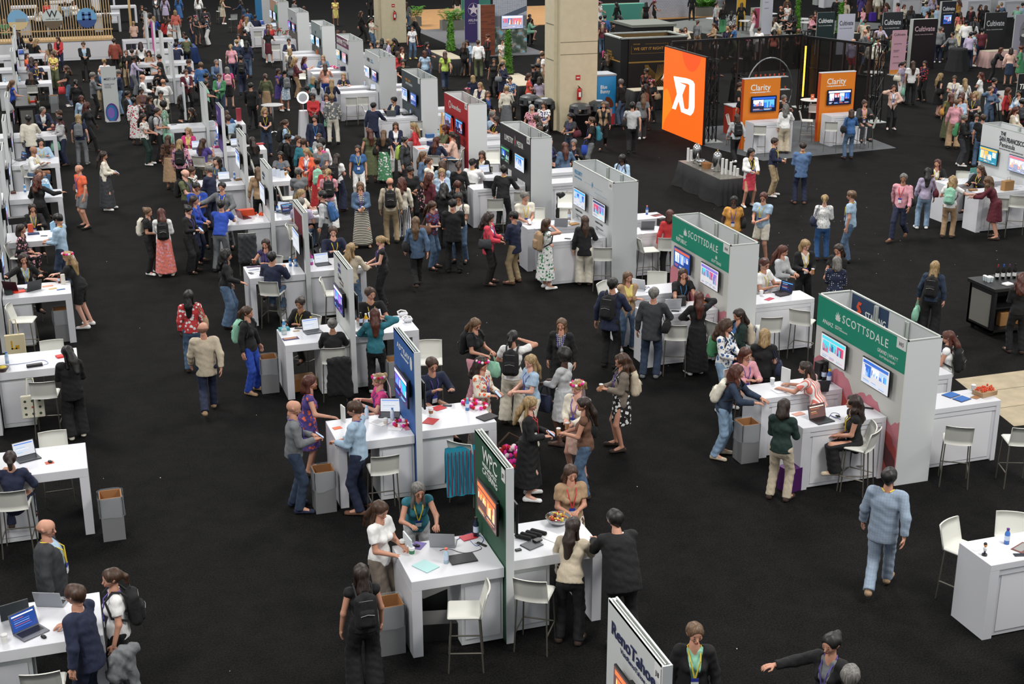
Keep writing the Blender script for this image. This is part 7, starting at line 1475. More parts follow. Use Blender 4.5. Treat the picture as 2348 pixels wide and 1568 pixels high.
# ---------------------------------------------------------------- people: x, y of the head, facing angle, scale, sex, hair, top, bottom, pose, extras
PEOPLE = """
-0.88 71.40 180 1.025 m ds t.black p.black L
-0.57 70.85 90 0.984 f yc t.black p.black H
-0.06 68.61 180 1.010 f dL v.tan p.denim O
0.34 71.53 340 0.986 f bm j.red:black p.navy H
1.44 67.78 0 1.058 m bs j.black:ltblue p.black H ph
2.88 69.40 180 1.018 m ds j.rust:white p.black S
-1.01 66.38 60 0.991 f dm t.orange - T
-0.88 64.61 180 1.006 f dc v.purple - T
-0.68 62.66 0 1.041 m bs t.navy - T ly.y
-0.91 60.09 180 0.978 f bL l.black - T sh.white
0.02 65.77 340 0.966 f bm t.floral-yellow-brown w.olive H ly.y
0.48 60.49 270 0.975 f bc t.black p.denim H tb.red sh.white
0.77 56.46 180 0.962 f kp l.black p.black S
-1.56 56.96 90 0.972 f lL v.royal p.black H
1.47 57.01 90 1.063 m gs j.grey:ltblue p.black H
1.80 58.75 0 1.019 m g0 j.charcoal:blue p.khaki H ly.b
2.10 62.12 180 0.993 f yu l.white p.black S
2.41 57.56 270 1.059 m gs j.navy:ltblue p.ltdenim H
0.83 52.09 340 0.969 f rL l.ltblue p.denim S n4
1.00 49.99 60 1.000 f rc l.black p.black W n5
3.17 65.29 340 0.960 f lp l.black p.khaki S hb.olive
3.41 64.51 180 1.052 m ds t.black p.navy O
3.38 62.36 90 1.019 m ks l.lavender p.grey O n4
4.09 69.28 180 0.970 f dc v.white - T
4.21 65.48 0 0.967 f dc v.tan - T
4.42 63.23 270 1.037 m ks t.black - T
4.21 60.03 0 0.997 f kL l.black - T
3.28 55.79 90 1.062 m g0 l.white p.black H cup
4.00 55.56 180 1.049 m b0 l.white - T
2.48 52.03 60 1.024 m ks j.black:ltblue p.black H ly.b n3
2.60 50.98 180 0.983 f ks e.floral-white-red:m - O hb.black n4
3.02 53.00 30 0.986 f kb l.brown p.black H ly.p n4
3.19 50.89 60 1.000 f dm l.black p.black H ly.p n3
3.57 51.22 0 1.063 m ks l.cream p.cream H bp.black n3
3.57 49.53 90 0.984 f ka e.plaid-green-white:m - S n5
-0.48 49.63 20 1.030 m gs j.navy:white p.navy L
-0.07 48.21 270 1.035 m bs l.burgundy p.black H hb.black ly.p gl
-0.95 47.58 180 1.054 m ks j.cream:white p.navy O n5
-0.29 47.97 290 0.962 f ks l.stripe-grey-white p.navy H tb.mint n5
5.56 88.84 30 0.968 f bm l.black - T
5.56 85.96 180 1.043 m ks t.grey - T
4.91 78.44 270 0.992 f dL t.peach w.tan S
5.62 83.18 160 1.010 f dm v.peach - T
5.64 81.35 180 0.998 f yL l.royal - T
4.34 78.23 180 0.962 f yp l.peach p.navy H
6.72 93.77 0 0.970 f bm j.charcoal:white p.grey H tb.mint
7.24 93.14 180 0.992 f bL e.lavender:k - S
6.04 78.82 200 0.986 f dm l.red p.black S
3.24 85.05 180 1.015 m ks t.charcoal p.black O
-0.53 88.72 180 0.974 f bL l.white p.black S
0.01 92.29 0 0.971 f dL l.red p.black S
0.71 88.22 180 0.992 f yL l.black p.black H
1.09 90.23 180 1.028 m bs l.ltblue p.navy S
-1.54 74.34 180 0.999 f bL l.black p.black S
-2.30 81.30 0 0.980 f yL t.green p.black H
2.52 87.06 270 1.010 f dL l.black p.black S
1.60 91.43 0 0.988 f dL l.white p.black S
2.02 82.32 180 1.041 m ks l.navy p.black S
7.00 83.20 180 0.992 f ym l.coral w.white S
6.22 77.94 90 1.008 f bL t.white w.tan H
8.13 93.53 180 0.969 f bL e.blue:m - S
7.56 79.80 90 0.966 f bp v.navy p.navy S hb.black
7.88 80.42 30 0.962 f bu D.charcoal:k - H fc
8.41 79.97 270 0.966 f ks t.floral-navy-white w.white H fc tb.mint hb.black
8.73 83.58 180 1.039 m ks l.charcoal p.black S hb.rust
9.33 92.89 180 0.982 f bL l.white p.grey S bp.pink
6.39 71.98 0 1.036 m ks t.ltblue - T n4
6.46 71.44 180 0.961 f bu l.olive - T
5.59 67.37 180 1.056 m ks l.navy - T
10.76 91.16 90 0.961 f yL D.beige:k - O sh.white
11.52 89.59 240 0.967 f dL e.dkdenim:k - L
11.29 84.08 180 0.994 f kp l.blue - T
10.47 79.69 60 0.996 f rL v.coral s.brown L bp.black
11.04 79.37 180 1.050 m ks l.navy - T n4
10.58 78.47 160 0.989 f yL l.white w.floral-navy-white L
11.16 75.34 20 0.973 f bm l.purple - T
11.10 74.06 0 0.967 f yL v.red - O
10.56 71.58 170 0.974 f bm t.black s.burgundy O bp.cream sh.white
8.85 69.89 0 0.976 f kL j.white:plaid-grey-white p.black H
9.34 71.24 180 1.024 m ks l.black p.black S
8.40 67.21 180 0.996 f yu l.dkdenim p.dkdenim S bp.navy
8.81 66.81 180 0.983 f kL l.navy p.denim S tb.cream
7.90 65.34 180 1.006 f yp t.pink p.dkdenim W bp.navy
7.75 60.93 180 1.027 m ks l.navy p.navy W bp.black
6.61 59.85 30 1.023 m gs l.denim p.black O ly.p
5.62 60.68 90 1.051 m bs t.navy - T ly.y
5.85 59.00 180 1.047 m ls l.blue p.black O
5.05 56.91 30 1.046 m bs j.burgundy:white p.black H ly.b
6.80 57.98 180 0.978 f gm t.hotpink s.black S bp.pink n1
6.13 55.29 340 1.040 m bs j.green:lavender p.dkdenim H gl ly.p
5.71 55.65 60 1.031 m ks l.black p.black H n3
5.55 54.44 90 0.961 f kp t.mint p.black H
4.28 50.54 90 1.008 f dc l.black p.black G
10.93 67.43 0 1.040 m ks j.navy:cream - T n3
10.42 64.18 180 0.995 f ym l.cream - T
9.88 60.76 180 0.964 f dL t.grey p.black H
9.93 59.52 90 1.007 f yc l.floral-burgundy-brown p.tan H sh.tan
10.71 60.83 90 1.007 f rL t.purple - T
11.40 61.21 0 0.992 f yL j.denim:grey - T
10.86 57.95 180 0.963 f bL l.stripe-cream-orange p.royal O hb.brown
9.76 54.71 180 1.000 f ym t.teal - T
8.71 56.60 60 0.991 f dm D.purple:k - H cup n3
8.87 56.31 200 0.974 f ku l.navy s.floral-ltblue-white H bp.grey sh.white
8.00 55.62 180 0.964 f bp l.olive s.tan S hb.black
6.99 52.52 170 1.036 m ks l.black p.black W
8.91 51.29 180 1.026 m ks t.black p.black S n4
9.53 52.71 180 1.001 f kL l.ltgrey p.black S n5
10.15 52.99 180 0.991 f yL l.navy p.royal O
8.81 49.67 0 0.988 f kp l.red p.black H n4
9.28 49.56 340 0.972 f bm l.lavender p.navy H tb.mint
9.33 48.74 180 1.048 m yb l.floral-grey-cream p.cream S n5
17.25 87.66 0 1.005 f bL v.yellow s.yellow H n3
14.62 87.13 120 1.016 m bs j.grey:white p.grey S
14.47 83.11 180 0.993 f rm l.brown p.black S
17.01 78.79 90 1.007 f bL l.black p.black W bp.black
16.84 75.43 60 0.977 f dL t.cream p.denim H
13.90 70.21 180 0.964 f rm l.black p.black S
14.01 69.19 180 1.002 f bm l.grey p.black S
20.63 92.51 0 1.051 m ks l.black p.black S sh.white
14.24 64.11 340 1.007 f kp l.black p.black S
14.74 64.97 180 0.978 f yu v.black p.black S
15.18 65.92 180 0.974 f kL l.grey p.black S
15.25 65.05 270 0.998 f ym l.lavender p.navy H hb.royal
15.58 65.20 300 0.997 f kc l.black p.black H ly.y n3
15.18 61.90 10 0.989 f rm j.black:white p.black H ly.y
14.68 60.74 200 0.976 f bL l.red p.black S
13.94 56.75 0 1.065 m ks t.black h.black H ly.y bp.teal
17.88 70.59 20 0.978 f ku t.white p.denim S bp.black sh.yellow ly.p gl
20.91 83.88 180 0.989 f bL l.grey p.denim S
19.25 75.78 250 1.008 f yL l.black p.black L sh.red
16.83 63.56 60 0.969 f kc l.black p.denim H ly.p tb.red
15.82 60.36 180 0.990 f rm t.ltblue p.denim S hb.brown
16.55 59.60 180 1.000 f bL t.lime p.dkdenim W hb.tan
18.56 63.32 160 0.961 f bL l.black p.black W bp.charcoal
18.74 63.54 0 0.993 f dL l.ltblue s.denim H tb.royal
19.10 62.89 180 1.028 m bs l.white p.olive S bp.black
20.26 65.18 300 1.025 m rs q.rust:black p.black H
25.60 88.87 180 1.034 m ks l.black p.white S
15.65 52.27 180 0.982 f ym l.navy p.black H
15.27 50.15 340 0.996 f yL j.cream:black p.black H ly.p
14.56 49.36 180 0.974 f rm v.black p.black H fc
14.91 47.90 30 1.006 f lL j.black:blue p.denim H ly.p
11.09 54.90 0 0.999 f yL t.navy - T ly.y
10.35 46.52 160 1.037 m ks j.navy:white p.navy O
11.39 48.07 300 1.058 m ks j.navy:white - T ly.y n3
20.41 63.19 30 1.009 f ku t.cream w.khaki H cup ly.p
17.95 55.48 60 0.981 f kp e.navy:k - H hb.grey
18.51 57.16 340 0.961 f ks v.black p.black S n3
18.73 55.97 60 1.009 f yL j.black:white w.orange H ly.p
18.97 55.01 60 0.980 f ku l.black p.black H tb.white
18.92 54.29 250 1.039 m ks l.black p.black H n3
20.51 57.87 180 1.046 m b0 l.navy p.navy S
20.48 57.46 90 1.046 m bs t.white p.khaki S bp.tan
16.96 51.52 20 0.970 f ku t.floral-blue-white p.black H gl
17.92 51.96 90 0.993 f bm t.orangered w.white H ly.p
17.91 50.75 180 1.007 f dm t.lavender s.beige H
15.96 48.97 180 1.009 f yu l.cream x.grey S hb.black
15.54 44.85 0 0.972 f wL t.floral-pink-burgundy p.black S
16.02 44.99 0 1.005 f dL t.floral-white-navy p.black H ly.p
25.66 74.45 20 0.975 f ks v.black p.black S n4
25.61 74.10 90 0.970 f dL e.mint:k - T
32.97 79.52 250 0.969 f kL l.black p.black W bp.black
32.21 80.15 60 0.996 f dL v.white w.white H fc
29.11 71.79 180 1.038 m ks l.blue p.black S
27.99 69.30 180 0.961 f yL v.burgundy p.denim S fc
28.78 71.62 180 1.018 m ks l.charcoal p.black S
30.01 72.01 250 0.999 f kL v.black p.black H
27.20 65.31 180 1.042 m ks l.white p.black S bp.black n4
27.56 64.90 180 1.038 m ks t.black p.black S n3
24.32 59.62 20 1.000 f bL l.hotpink p.black H ly.p
23.33 57.34 20 0.997 f bm t.black p.black H
23.16 56.70 180 0.980 f lL l.black p.charcoal O
22.73 51.75 340 1.003 f du q.rust:black p.black H n3
24.09 52.79 320 0.967 f bm j.cream:hotpink p.black H
20.45 48.78 230 1.048 m gs l.black p.denim O
21.90 49.11 330 0.970 f rL t.black p.black H fc hb.tan
21.06 47.72 180 0.991 f kc l.black p.black S bp.brown
18.68 43.41 180 1.060 m ks t.ltgrey p.black W hb.black
20.09 45.74 180 0.974 f lL t.grey p.charcoal W sh.white
18.07 44.52 0 0.982 f ls q.tan:black p.black W
34.60 78.71 180 1.005 f kL v.black p.black S
35.74 79.92 90 0.991 f rL v.black p.black H fc hb.orange
30.06 64.07 300 1.031 m ks l.ltblue p.navy W bp.black
30.92 65.32 340 0.990 f rm l.beige p.tan U
33.16 68.46 160 0.973 f bp l.grey w.floral-tan-brown W bp.black
33.12 66.51 300 0.996 f bL l.tan s.black H hb.white
38.02 76.08 100 1.059 m ks l.ltgrey p.navy S
38.34 75.76 180 0.991 f dL l.black w.green S
37.26 72.57 180 0.966 f kL l.floral-grey-white p.black S bp.black
40.16 76.99 180 0.976 f bL l.black p.black O
38.65 72.60 270 0.975 f rL t.pink w.white U
39.90 83.36 180 0.969 f kL l.black p.black S
41.31 82.10 180 1.050 m bs t.grey h.cream S
33.16 65.05 330 0.983 f yL l.black p.black H ly.p hb.grey
33.58 65.28 30 0.985 f bL l.olive p.black H
33.62 64.96 80 1.042 m bs t.blue p.olive W bp.navy sh.white
30.02 59.88 0 1.019 m ks j.black:white p.black S tb.royal n3
31.48 59.51 180 0.992 f rs l.black p.black S fc
34.37 63.83 180 0.999 f bu l.white s.plaid-black-white S bp.cream
34.66 62.80 180 0.999 f kL v.coral p.black S
35.04 62.97 180 1.004 f ym l.charcoal p.black S
38.37 69.35 120 1.002 f bL l.cream - T
41.30 74.07 60 1.062 m g0 t.black - T gl
42.39 75.31 0 0.982 f kL D.white:k - H
44.75 79.64 200 0.961 f ym l.floral-brown-black p.black S
40.80 71.88 180 0.970 f kL l.charcoal p.black S
39.65 69.83 250 0.976 f kL v.black - T
35.62 62.05 0 1.048 m b0 q.rust:black p.black H n4
33.98 60.30 270 1.022 m gs l.black p.black H
42.02 71.42 0 1.022 m ks l.burgundy - T
40.92 69.77 60 0.975 f bp l.pink - T
26.26 52.39 60 1.063 m bs q.rust:black p.black H n4
24.38 46.45 90 1.047 m bs t.black p.black S ly.y gl
23.48 44.45 180 1.005 f bL t.black p.black S
27.12 52.17 60 0.990 f dL l.black x.black H n3
24.89 44.03 20 1.039 m gs t.black - T
23.81 42.13 190 0.991 f gc l.white w.beige O
21.37 40.93 200 0.965 f bm l.ltgrey p.black W bp.black sh.white
46.84 77.12 180 1.037 m ks l.black p.black S
46.44 75.48 180 1.027 m g0 l.beige p.beige W bp.charcoal
45.26 71.60 300 0.986 f kL l.pink s.aqua W bp.beige
49.35 79.90 180 1.038 m ks j.black:white p.black S
50.82 80.63 180 0.983 f dL e.purple:k - S
51.65 81.07 180 0.980 f bL e.brown:m - S
51.20 79.31 180 1.053 m bs l.cream p.khaki S bp.black
48.16 73.70 300 0.977 f bc l.dots-burgundy-white w.black H
47.95 72.20 250 1.063 m ks l.pink p.navy O tb.royal
48.65 72.50 40 0.977 f rm l.cream p.black H
48.67 71.81 180 0.972 f bL l.charcoal p.black S
40.96 64.47 180 1.063 m ds j.beige:white p.beige H
39.34 61.58 40 1.065 m ks l.beige p.black H n4
40.32 62.03 20 1.059 m ks l.lavender p.navy G ly.y n3
38.62 60.66 110 1.033 m b0 l.grey p.denim H
38.94 60.29 180 0.972 f bL l.mint p.navy H
38.98 60.64 180 0.994 f kL l.coral p.black H
37.23 57.35 60 1.060 m ks j.cream:hotpink h.tan H bp.black n3
38.93 59.60 200 0.960 f kL l.black w.brown S bp.black
36.78 57.24 180 0.965 f ks l.cream p.black S bp.navy sh.white
36.39 57.60 30 0.987 f ku l.black s.black H
35.87 57.31 150 1.047 m w0 l.lavender h.red S
39.14 59.01 70 0.987 f bm l.olive p.black H
40.20 59.43 30 0.978 f gm t.floral-purple-white - T gl
33.92 49.57 180 1.046 m bL t.white p.black S tb.mint
34.89 50.15 320 0.979 f dm l.floral-black-red p.black H ly.p
33.75 49.97 60 1.009 f dp t.lavender w.white S hb.cream
29.88 44.73 10 0.970 f rL j.peach:white p.black U ly.p sh.white
26.88 41.89 20 1.056 m bu j.charcoal:pink p.charcoal T ly.y
25.44 40.50 200 0.973 f bm l.blue p.denim O hb.black
50.36 72.80 200 1.038 m ks l.ltblue p.black H hb.black
53.65 76.84 180 1.006 f yL l.lavender p.black S
54.27 78.47 270 1.019 m ks l.cream p.black G
47.36 68.31 320 0.985 f ku j.black:pink p.black S
47.90 68.63 270 1.034 m bs l.olive p.black S
49.79 70.80 180 1.019 m g0 l.ltblue p.navy S
42.76 60.41 180 1.049 m gs l.grey p.navy S bp.blue sh.white
43.47 61.24 20 0.975 f rL l.black p.black S
42.24 58.67 330 1.001 f ku l.grey p.black O hb.brown
53.64 74.16 240 0.975 f rL l.mustard p.black H
48.80 67.25 200 1.005 f bL t.coral p.beige S
51.03 69.30 330 1.038 m gs j.black:burgundy p.navy S
52.70 70.63 60 0.995 f dL v.black p.black S
52.69 70.18 180 0.992 f bm l.black p.black S
46.72 64.20 0 0.966 f rL e.stripe-cream-yellow:m - H
45.78 62.44 180 1.063 m ks l.white p.navy S bp.black
47.41 63.93 10 1.052 m ks l.charcoal p.black H gl
46.77 63.17 200 0.976 f kL l.white p.black S
43.00 58.21 180 1.026 m ks l.lavender p.navy O
43.75 58.69 100 1.001 f ks t.aqua h.white S sh.white
44.39 59.24 200 1.044 m ks t.burgundy p.navy S bp.black
55.61 72.57 180 0.994 f yb l.denim - T
54.56 71.40 120 0.983 f yb v.black - T
55.01 70.25 180 1.025 m g0 t.mint - T
56.31 71.51 180 1.034 m ks l.ltblue - T
41.39 53.65 90 0.963 f rm l.black p.black L sh.red
41.21 52.75 180 0.985 f dm l.peach s.dkdenim O
41.96 53.14 260 0.993 f ru e.green:k - O
33.27 46.63 110 0.995 f yL D.black:k - S hb.black
33.34 45.88 0 0.987 f bu t.cream p.beige H ly.p
33.49 45.39 180 0.970 f yL l.white p.black S hb.brown
35.07 46.59 260 0.969 f rL t.white w.beige U
33.86 44.08 60 1.065 m ks l.navy p.black H ly.p
33.06 43.19 30 0.972 f lu l.denim p.denim U
31.58 42.18 340 0.989 f yc t.charcoal p.black H ly.y
31.18 42.36 180 0.984 f rm v.tan p.black S
30.45 41.43 0 1.010 f rm l.ltblue p.black H
30.64 42.28 190 0.973 f rL t.olive x.olive S hb.mustard
29.87 40.84 180 1.007 f ls l.pink w.tan S hb.brown
33.35 42.56 60 0.992 f rm l.red p.black S ly.y
33.24 41.84 320 1.006 f kp j.ltblue:white p.black H bp.black
30.88 38.93 60 0.986 f rL j.beige:white p.black H
32.35 40.53 200 0.966 f ks l.burgundy p.black S bp.charcoal
0.62 47.83 170 0.980 f yL t.navy p.grey S bp.grey sh.grey
-0.60 43.85 0 1.039 m ks l.ltblue - T ly.y
-0.78 42.77 60 1.041 m w0 l.white p.denim T ly.y n3
-0.68 39.35 0 0.999 f lm l.floral-ltblue-white - T
-0.70 38.17 150 0.986 f rc l.black - G
-0.86 35.30 0 0.962 f dL j.black:grey - T ly.y
1.14 40.78 80 0.996 f dL l.cream x.charcoal H ph hb.cream sh.white
0.35 38.74 290 1.032 m b0 t.orange h.grey S hb.brown ly.p sh.black
2.69 47.01 70 0.999 f dL t.floral-white-tan p.dkgreen H hb.black sh.white
3.18 47.42 70 1.062 m ds t.ltgrey p.black H tb.mint bp.grey
3.11 43.00 170 0.980 f bL l.floral-brown-black m.tan S
3.36 41.89 170 1.009 f yL l.floral-pink-purple p.black S bp.black
1.83 33.46 60 0.963 f lu t.black p.black H bp.cream sh.white
2.10 33.24 180 0.969 f rL j.white:white x.floral-coral-pink H bp.black sh.cream
3.08 36.99 60 1.052 m b0 t.olive p.black H bp.black ly.p n1
3.85 44.65 340 1.001 f yL j.hotpink:yellow - T
4.15 42.81 150 0.983 f bL t.purple p.beige T
4.41 48.85 270 0.972 f dL l.black - T ly.y
4.13 39.34 340 1.010 f dc l.denim - T ly.y n1
3.34 38.01 60 0.970 f bm v.floral-white-black p.black H
3.72 37.61 230 1.016 m gs j.navy:pink p.navy H gl
3.18 35.48 0 1.021 m ks t.royal p.black H ly.y n3
3.79 35.26 340 1.024 m ks j.grey:royal p.grey G ly.y
3.01 34.11 60 0.999 f dm l.royal p.navy H ly.p
2.75 33.31 60 0.971 f ku l.black w.black H ph hb.charcoal ly.p n1
3.59 33.48 160 1.026 m ks t.royal p.grey L
5.45 47.66 180 1.000 f bL t.blue - T
5.36 46.49 180 1.028 m bs l.ltblue - T
5.43 43.78 180 1.064 m ks l.charcoal - T
5.48 41.84 210 0.984 f dL t.black p.black O
6.70 47.22 0 0.971 f yc t.black p.dkdenim H ly.y
7.00 44.51 80 0.979 f bp l.ltblue p.black H bp.black ly.y
7.91 44.43 0 1.047 m ks j.navy:navy p.navy S ly.b
6.60 41.60 70 1.020 m ks l.black p.black H bp.black ly.p n3
6.80 41.33 20 1.006 f bu l.black p.black H ly.p
6.89 40.79 180 1.017 m bs l.teal p.black S
7.53 41.85 330 0.965 f bL l.ltgrey p.black H
7.38 40.50 180 1.010 f ka l.white p.black S bp.hotpink n4
7.15 39.58 0 1.039 m gs t.grey p.khaki H ly.b gl
6.03 39.81 0 0.982 f kL t.grey - T ly.b gl n3
6.73 39.45 340 0.987 f yL j.orange:white p.beige H ly.p
6.00 36.65 190 1.008 f gu t.grey p.black H n3
6.75 37.86 180 1.009 f bu e.red:x - S bp.mint
6.75 36.30 180 0.996 f yp t.pink w.white H bp.black
6.78 36.98 330 0.963 f bm l.red p.black H
5.78 34.41 60 0.995 f yL t.cream - T
5.51 33.33 160 1.051 m gs t.lavender p.denim T
6.00 33.36 250 1.045 m ks l.ltgrey p.charcoal O bp.blue
4.99 37.09 180 1.007 f lL l.tan p.black S
7.46 38.52 150 0.971 f dL t.white w.navy H bp.black
8.27 39.50 0 0.970 f dL t.blue p.white S ly.y
9.28 41.93 190 0.993 f rL D.olive:m - S
9.48 41.87 170 0.971 f lL t.black x.floral-green-white S hb.black
10.26 43.02 0 0.964 f bm j.navy:white p.white H
10.71 42.63 260 0.995 f yL l.red p.black O
9.94 40.33 60 0.978 f ku l.charcoal w.black S bp.lime
11.82 42.89 300 0.989 f rc l.olive - T
10.99 40.63 160 0.998 f rL l.navy - T
11.56 41.20 260 1.006 f dp j.peach:burgundy p.denim T
13.87 43.92 60 1.053 m gs j.ltblue:white - T
13.70 42.99 300 1.005 f dL t.black - T ly.y
9.81 37.68 70 1.006 f lL l.denim x.floral-black-pink S
9.76 36.84 60 1.003 f bp v.cream s.beige S
10.02 36.46 170 0.984 f bc t.ltblue p.black S
9.69 35.40 10 0.984 f yL j.ltblue:white p.black H ly.p
10.34 36.02 180 1.009 f bp l.black p.black S
9.31 35.11 120 0.965 f rc l.burgundy w.white S
9.22 33.51 170 0.996 f kc l.black p.black H
9.64 33.69 180 1.005 f rs l.black p.black H bp.black
9.18 32.01 340 1.043 m ks t.cream p.denim H ly.p bp.black gl n3
8.82 31.26 180 1.063 m ks j.black:white p.black H
8.44 31.73 60 0.989 f bL t.floral-burgundy-blue p.denim H ly.p cup hb.brown gl
10.94 36.57 160 1.061 m ks l.white - T ly.y gl
11.56 37.86 340 1.004 f bL j.black:white - T ly.y
11.29 34.82 160 1.051 m ks l.black p.black O ly.y
8.88 35.64 20 1.024 m ks l.black p.black H n3
8.03 34.50 180 1.019 m b0 l.beige p.khaki S bp.black
8.42 34.76 170 0.972 f rc l.cream w.stripe-navy-white S
7.21 34.29 0 1.003 f lL j.denim:stripe-cream-black x.stripe-black-cream H ly.p cup sh.tan
15.09 43.31 260 0.993 f dL t.pink - T
14.47 41.09 180 1.006 f ks l.black p.black S bp.black
14.42 40.80 180 1.060 m bs t.charcoal - T
16.11 42.66 320 0.985 f kp t.charcoal p.dkdenim H hb.burgundy ly.p n3
16.23 41.11 270 1.052 m bs t.black p.grey U bp.teal tb.royal ly.p
14.11 38.93 60 1.023 m b0 l.navy - T ly.p
14.13 37.75 180 1.008 f rL l.denim - O
14.82 38.86 0 0.983 f gs l.black - T ly.p
14.99 35.47 340 1.002 f kL l.ltblue p.black H bp.black ly.p n5
10.74 31.46 20 1.055 m gu t.cream p.black H ph ly.y
18.89 35.19 30 1.001 f km j.white:black s.crimson H sh.white cup ly.y
20.21 36.13 80 1.031 m ds l.navy p.khaki H sh.white cup ly.y
20.51 35.07 190 1.058 m ds j.steelblue:white p.navy H sh.brown ly.y
15.58 29.75 0 1.000 f ku t.mustard p.black S ly.p n5 fat hb.black
16.36 29.70 330 1.032 m rs t.ltblue h.cream H sh.aqua ly.y gl
17.92 29.40 190 0.972 f yp l.dots-white-black p.blue H hb.navy
18.43 29.04 260 1.054 m ls t.ltblue p.denim S ly.y
20.80 30.36 340 1.048 m gs l.pink p.navy W hb.black ly.r sh.brown n3
22.19 31.31 190 0.982 f kL l.lavender p.ltdenim S hb.burgundy sh.white
23.44 32.62 0 0.991 f rL j.black:white - T ly.y
22.26 30.25 170 0.969 f yc t.white p.tan G bp.mint
23.96 31.71 330 1.006 f bL j.black:black - T ly.y
23.14 30.00 260 0.990 f lc e.burgundy:k - L
28.29 38.12 90 0.987 f gu l.black p.charcoal H bp.green sh.white gl
28.87 38.29 30 0.969 f du l.denim p.black H
28.70 37.74 180 1.025 m bs t.black p.denim S
-0.30 32.88 250 1.048 m ks l.ltblue p.dkdenim H ly.y
-1.06 33.47 70 0.967 f dm e.floral-black-pink:m - t
-1.02 30.35 20 0.971 f dc j.black:ltblue - G ly.y T
-0.22 29.79 250 1.005 f yL t.black h.black L fc sh.white
2.04 26.12 180 0.972 f kL l.floral-red-white p.denim S hb.tan n5
3.13 28.71 80 0.997 f kc l.black w.denim O hb.black
4.07 29.95 330 0.973 f dL v.stripe-purple-black - T
4.05 28.68 160 1.034 m ks j.navy:white p.denim T sh.grey
5.67 30.10 20 1.060 m bs l.navy - T ly.y n1
5.71 28.39 160 1.007 f yL l.beige p.denim O
6.49 29.04 280 0.960 f yp v.black p.black H ly.p cup hb.charcoal
3.05 24.57 60 0.987 f bp l.black p.royal S bp.mint sh.tan
4.03 25.37 320 0.967 f du j.black:black - T ly.y n3
4.40 23.96 180 0.962 f gu j.black:white p.denim T n3
5.39 25.01 10 1.065 m bs t.black - T ly.y
5.31 23.82 170 0.971 f rL l.teal p.black U sh.white
2.05 23.77 180 1.017 m b0 j.beige:white p.navy W sh.tan
7.64 30.29 190 0.996 f lL j.denim:white p.black W hb.black
9.36 29.98 80 1.009 f dc j.crimson:white p.black H hb.charcoal ly.p
9.91 29.92 240 1.017 m ks j.navy:ltblue p.khaki H sh.brown
10.51 29.21 120 0.983 f bm D.floral-white-green:m - U bp.tan sh.white
6.79 22.65 60 0.967 f lL t.black w.pink H bp.black tb.mint gl
8.24 22.13 350 0.967 f lL j.black:plaid-navy-white p.black S ly.p
11.48 29.31 180 0.970 f bL j.black:white w.cream O
13.57 29.13 190 0.985 f rm l.red p.black O
9.93 23.79 160 1.064 m ks j.navy:white p.black O bp.black
10.59 24.57 20 0.964 f lm j.tan:yellow p.denim F sh.white
11.72 24.75 20 0.991 f bm t.black - L ly.b
10.46 23.02 170 1.049 m gs j.charcoal:white p.dkdenim O hb.black sh.grey
11.32 22.88 200 0.972 f rL e.black:x - U sh.white
10.97 20.92 60 1.004 f bc l.floral-white-blue p.ltdenim H bp.green sh.white
11.51 21.59 300 0.978 f dL j.dkgreen:blue p.black H tb.royal bp.beige
14.29 25.17 60 1.005 f rL l.ltgrey p.tan H
13.70 24.57 60 1.052 m rs t.white - T ly.y gl
15.12 25.43 20 1.005 f ym j.black:white p.black H ly.y cup
15.58 24.89 330 1.008 f dL t.black p.black H
15.21 24.28 180 0.963 f gm l.dots-navy-white p.navy H ly.y
16.91 23.26 170 0.976 f yL l.dkdenim w.black S bp.black tb.mint
14.43 19.32 260 0.966 f rL v.white w.black H bp.black ly.p
18.02 21.93 200 0.967 f rc l.black p.black H
11.36 20.26 180 1.008 f ym t.black p.black H hb.navy
10.79 19.81 30 0.994 f rm l.pink - T U gl ly.p
10.22 18.85 80 0.979 f rc l.dkdenim p.ltdenim L bp.cream sh.beige
11.33 18.85 250 0.974 f dL t.stripe-white-coral p.black L
10.10 17.27 160 0.979 f dm l.dkgreen p.beige H
11.30 17.42 280 0.972 f dc v.black w.black t sh.beige ly.y
9.97 14.26 175 1.070 m ks j.plaid-paleblue-blue:white p.plaid-paleblue-blue W sh.tan ly.y tall
3.41 20.55 90 0.994 f rm D.floral-purple-orange:k - O
2.92 19.31 90 1.046 m r0 l.grey p.dkdenim H ph ly.p sh.navy
3.75 19.23 250 1.050 m bs l.ltblue p.navy H sh.brown ly.p
4.46 20.53 280 0.988 f yu t.hotpink - T fc ly.p
5.48 20.77 30 1.059 m bs l.navy - T gl ly.p
6.28 20.58 60 0.965 f dc e.floral-cream-orange:x - H ph fc ly.p
7.14 21.58 170 1.008 f kp t.white w.cream U bp.black
7.05 20.43 300 0.976 f yL t.ltblue p.cream H ly.p hb.tan
7.63 20.44 240 0.989 f ka e.ltgrey:k - H tb.navy n5
7.33 18.96 330 0.991 f yp j.cream:peach s.peach H fc ly.p cup
6.42 18.52 90 0.997 f yL e.black:m - H ph sh.white ly.r
7.20 18.34 270 0.971 f dL v.brown p.denim H cup hb.black
8.46 19.90 280 0.991 f bc j.taupe:floral-black-white s.floral-black-white H bp.beige cup ly.p gl
-0.28 23.38 190 0.980 f kL j.black:white w.black H sh.cream
-1.16 19.36 170 0.963 f dp l.navy p.navy T
-0.63 16.33 80 1.036 m b0 j.charcoal:ltblue p.charcoal S ly.y gl fat
-0.41 14.45 240 1.062 m bs j.navy:white p.navy O gl
-0.03 14.89 270 0.993 f bp t.white p.black S ly.p bp.black
2.81 14.19 190 0.964 f dL v.black w.black S bp.black
3.41 15.61 60 1.007 f bL t.white w.taupe H cup
4.06 16.27 10 0.961 f gL v.teal p.ltgrey L gl ly.y
6.13 16.00 10 0.971 f bL t.tan w.floral-cream-brown H ly.r
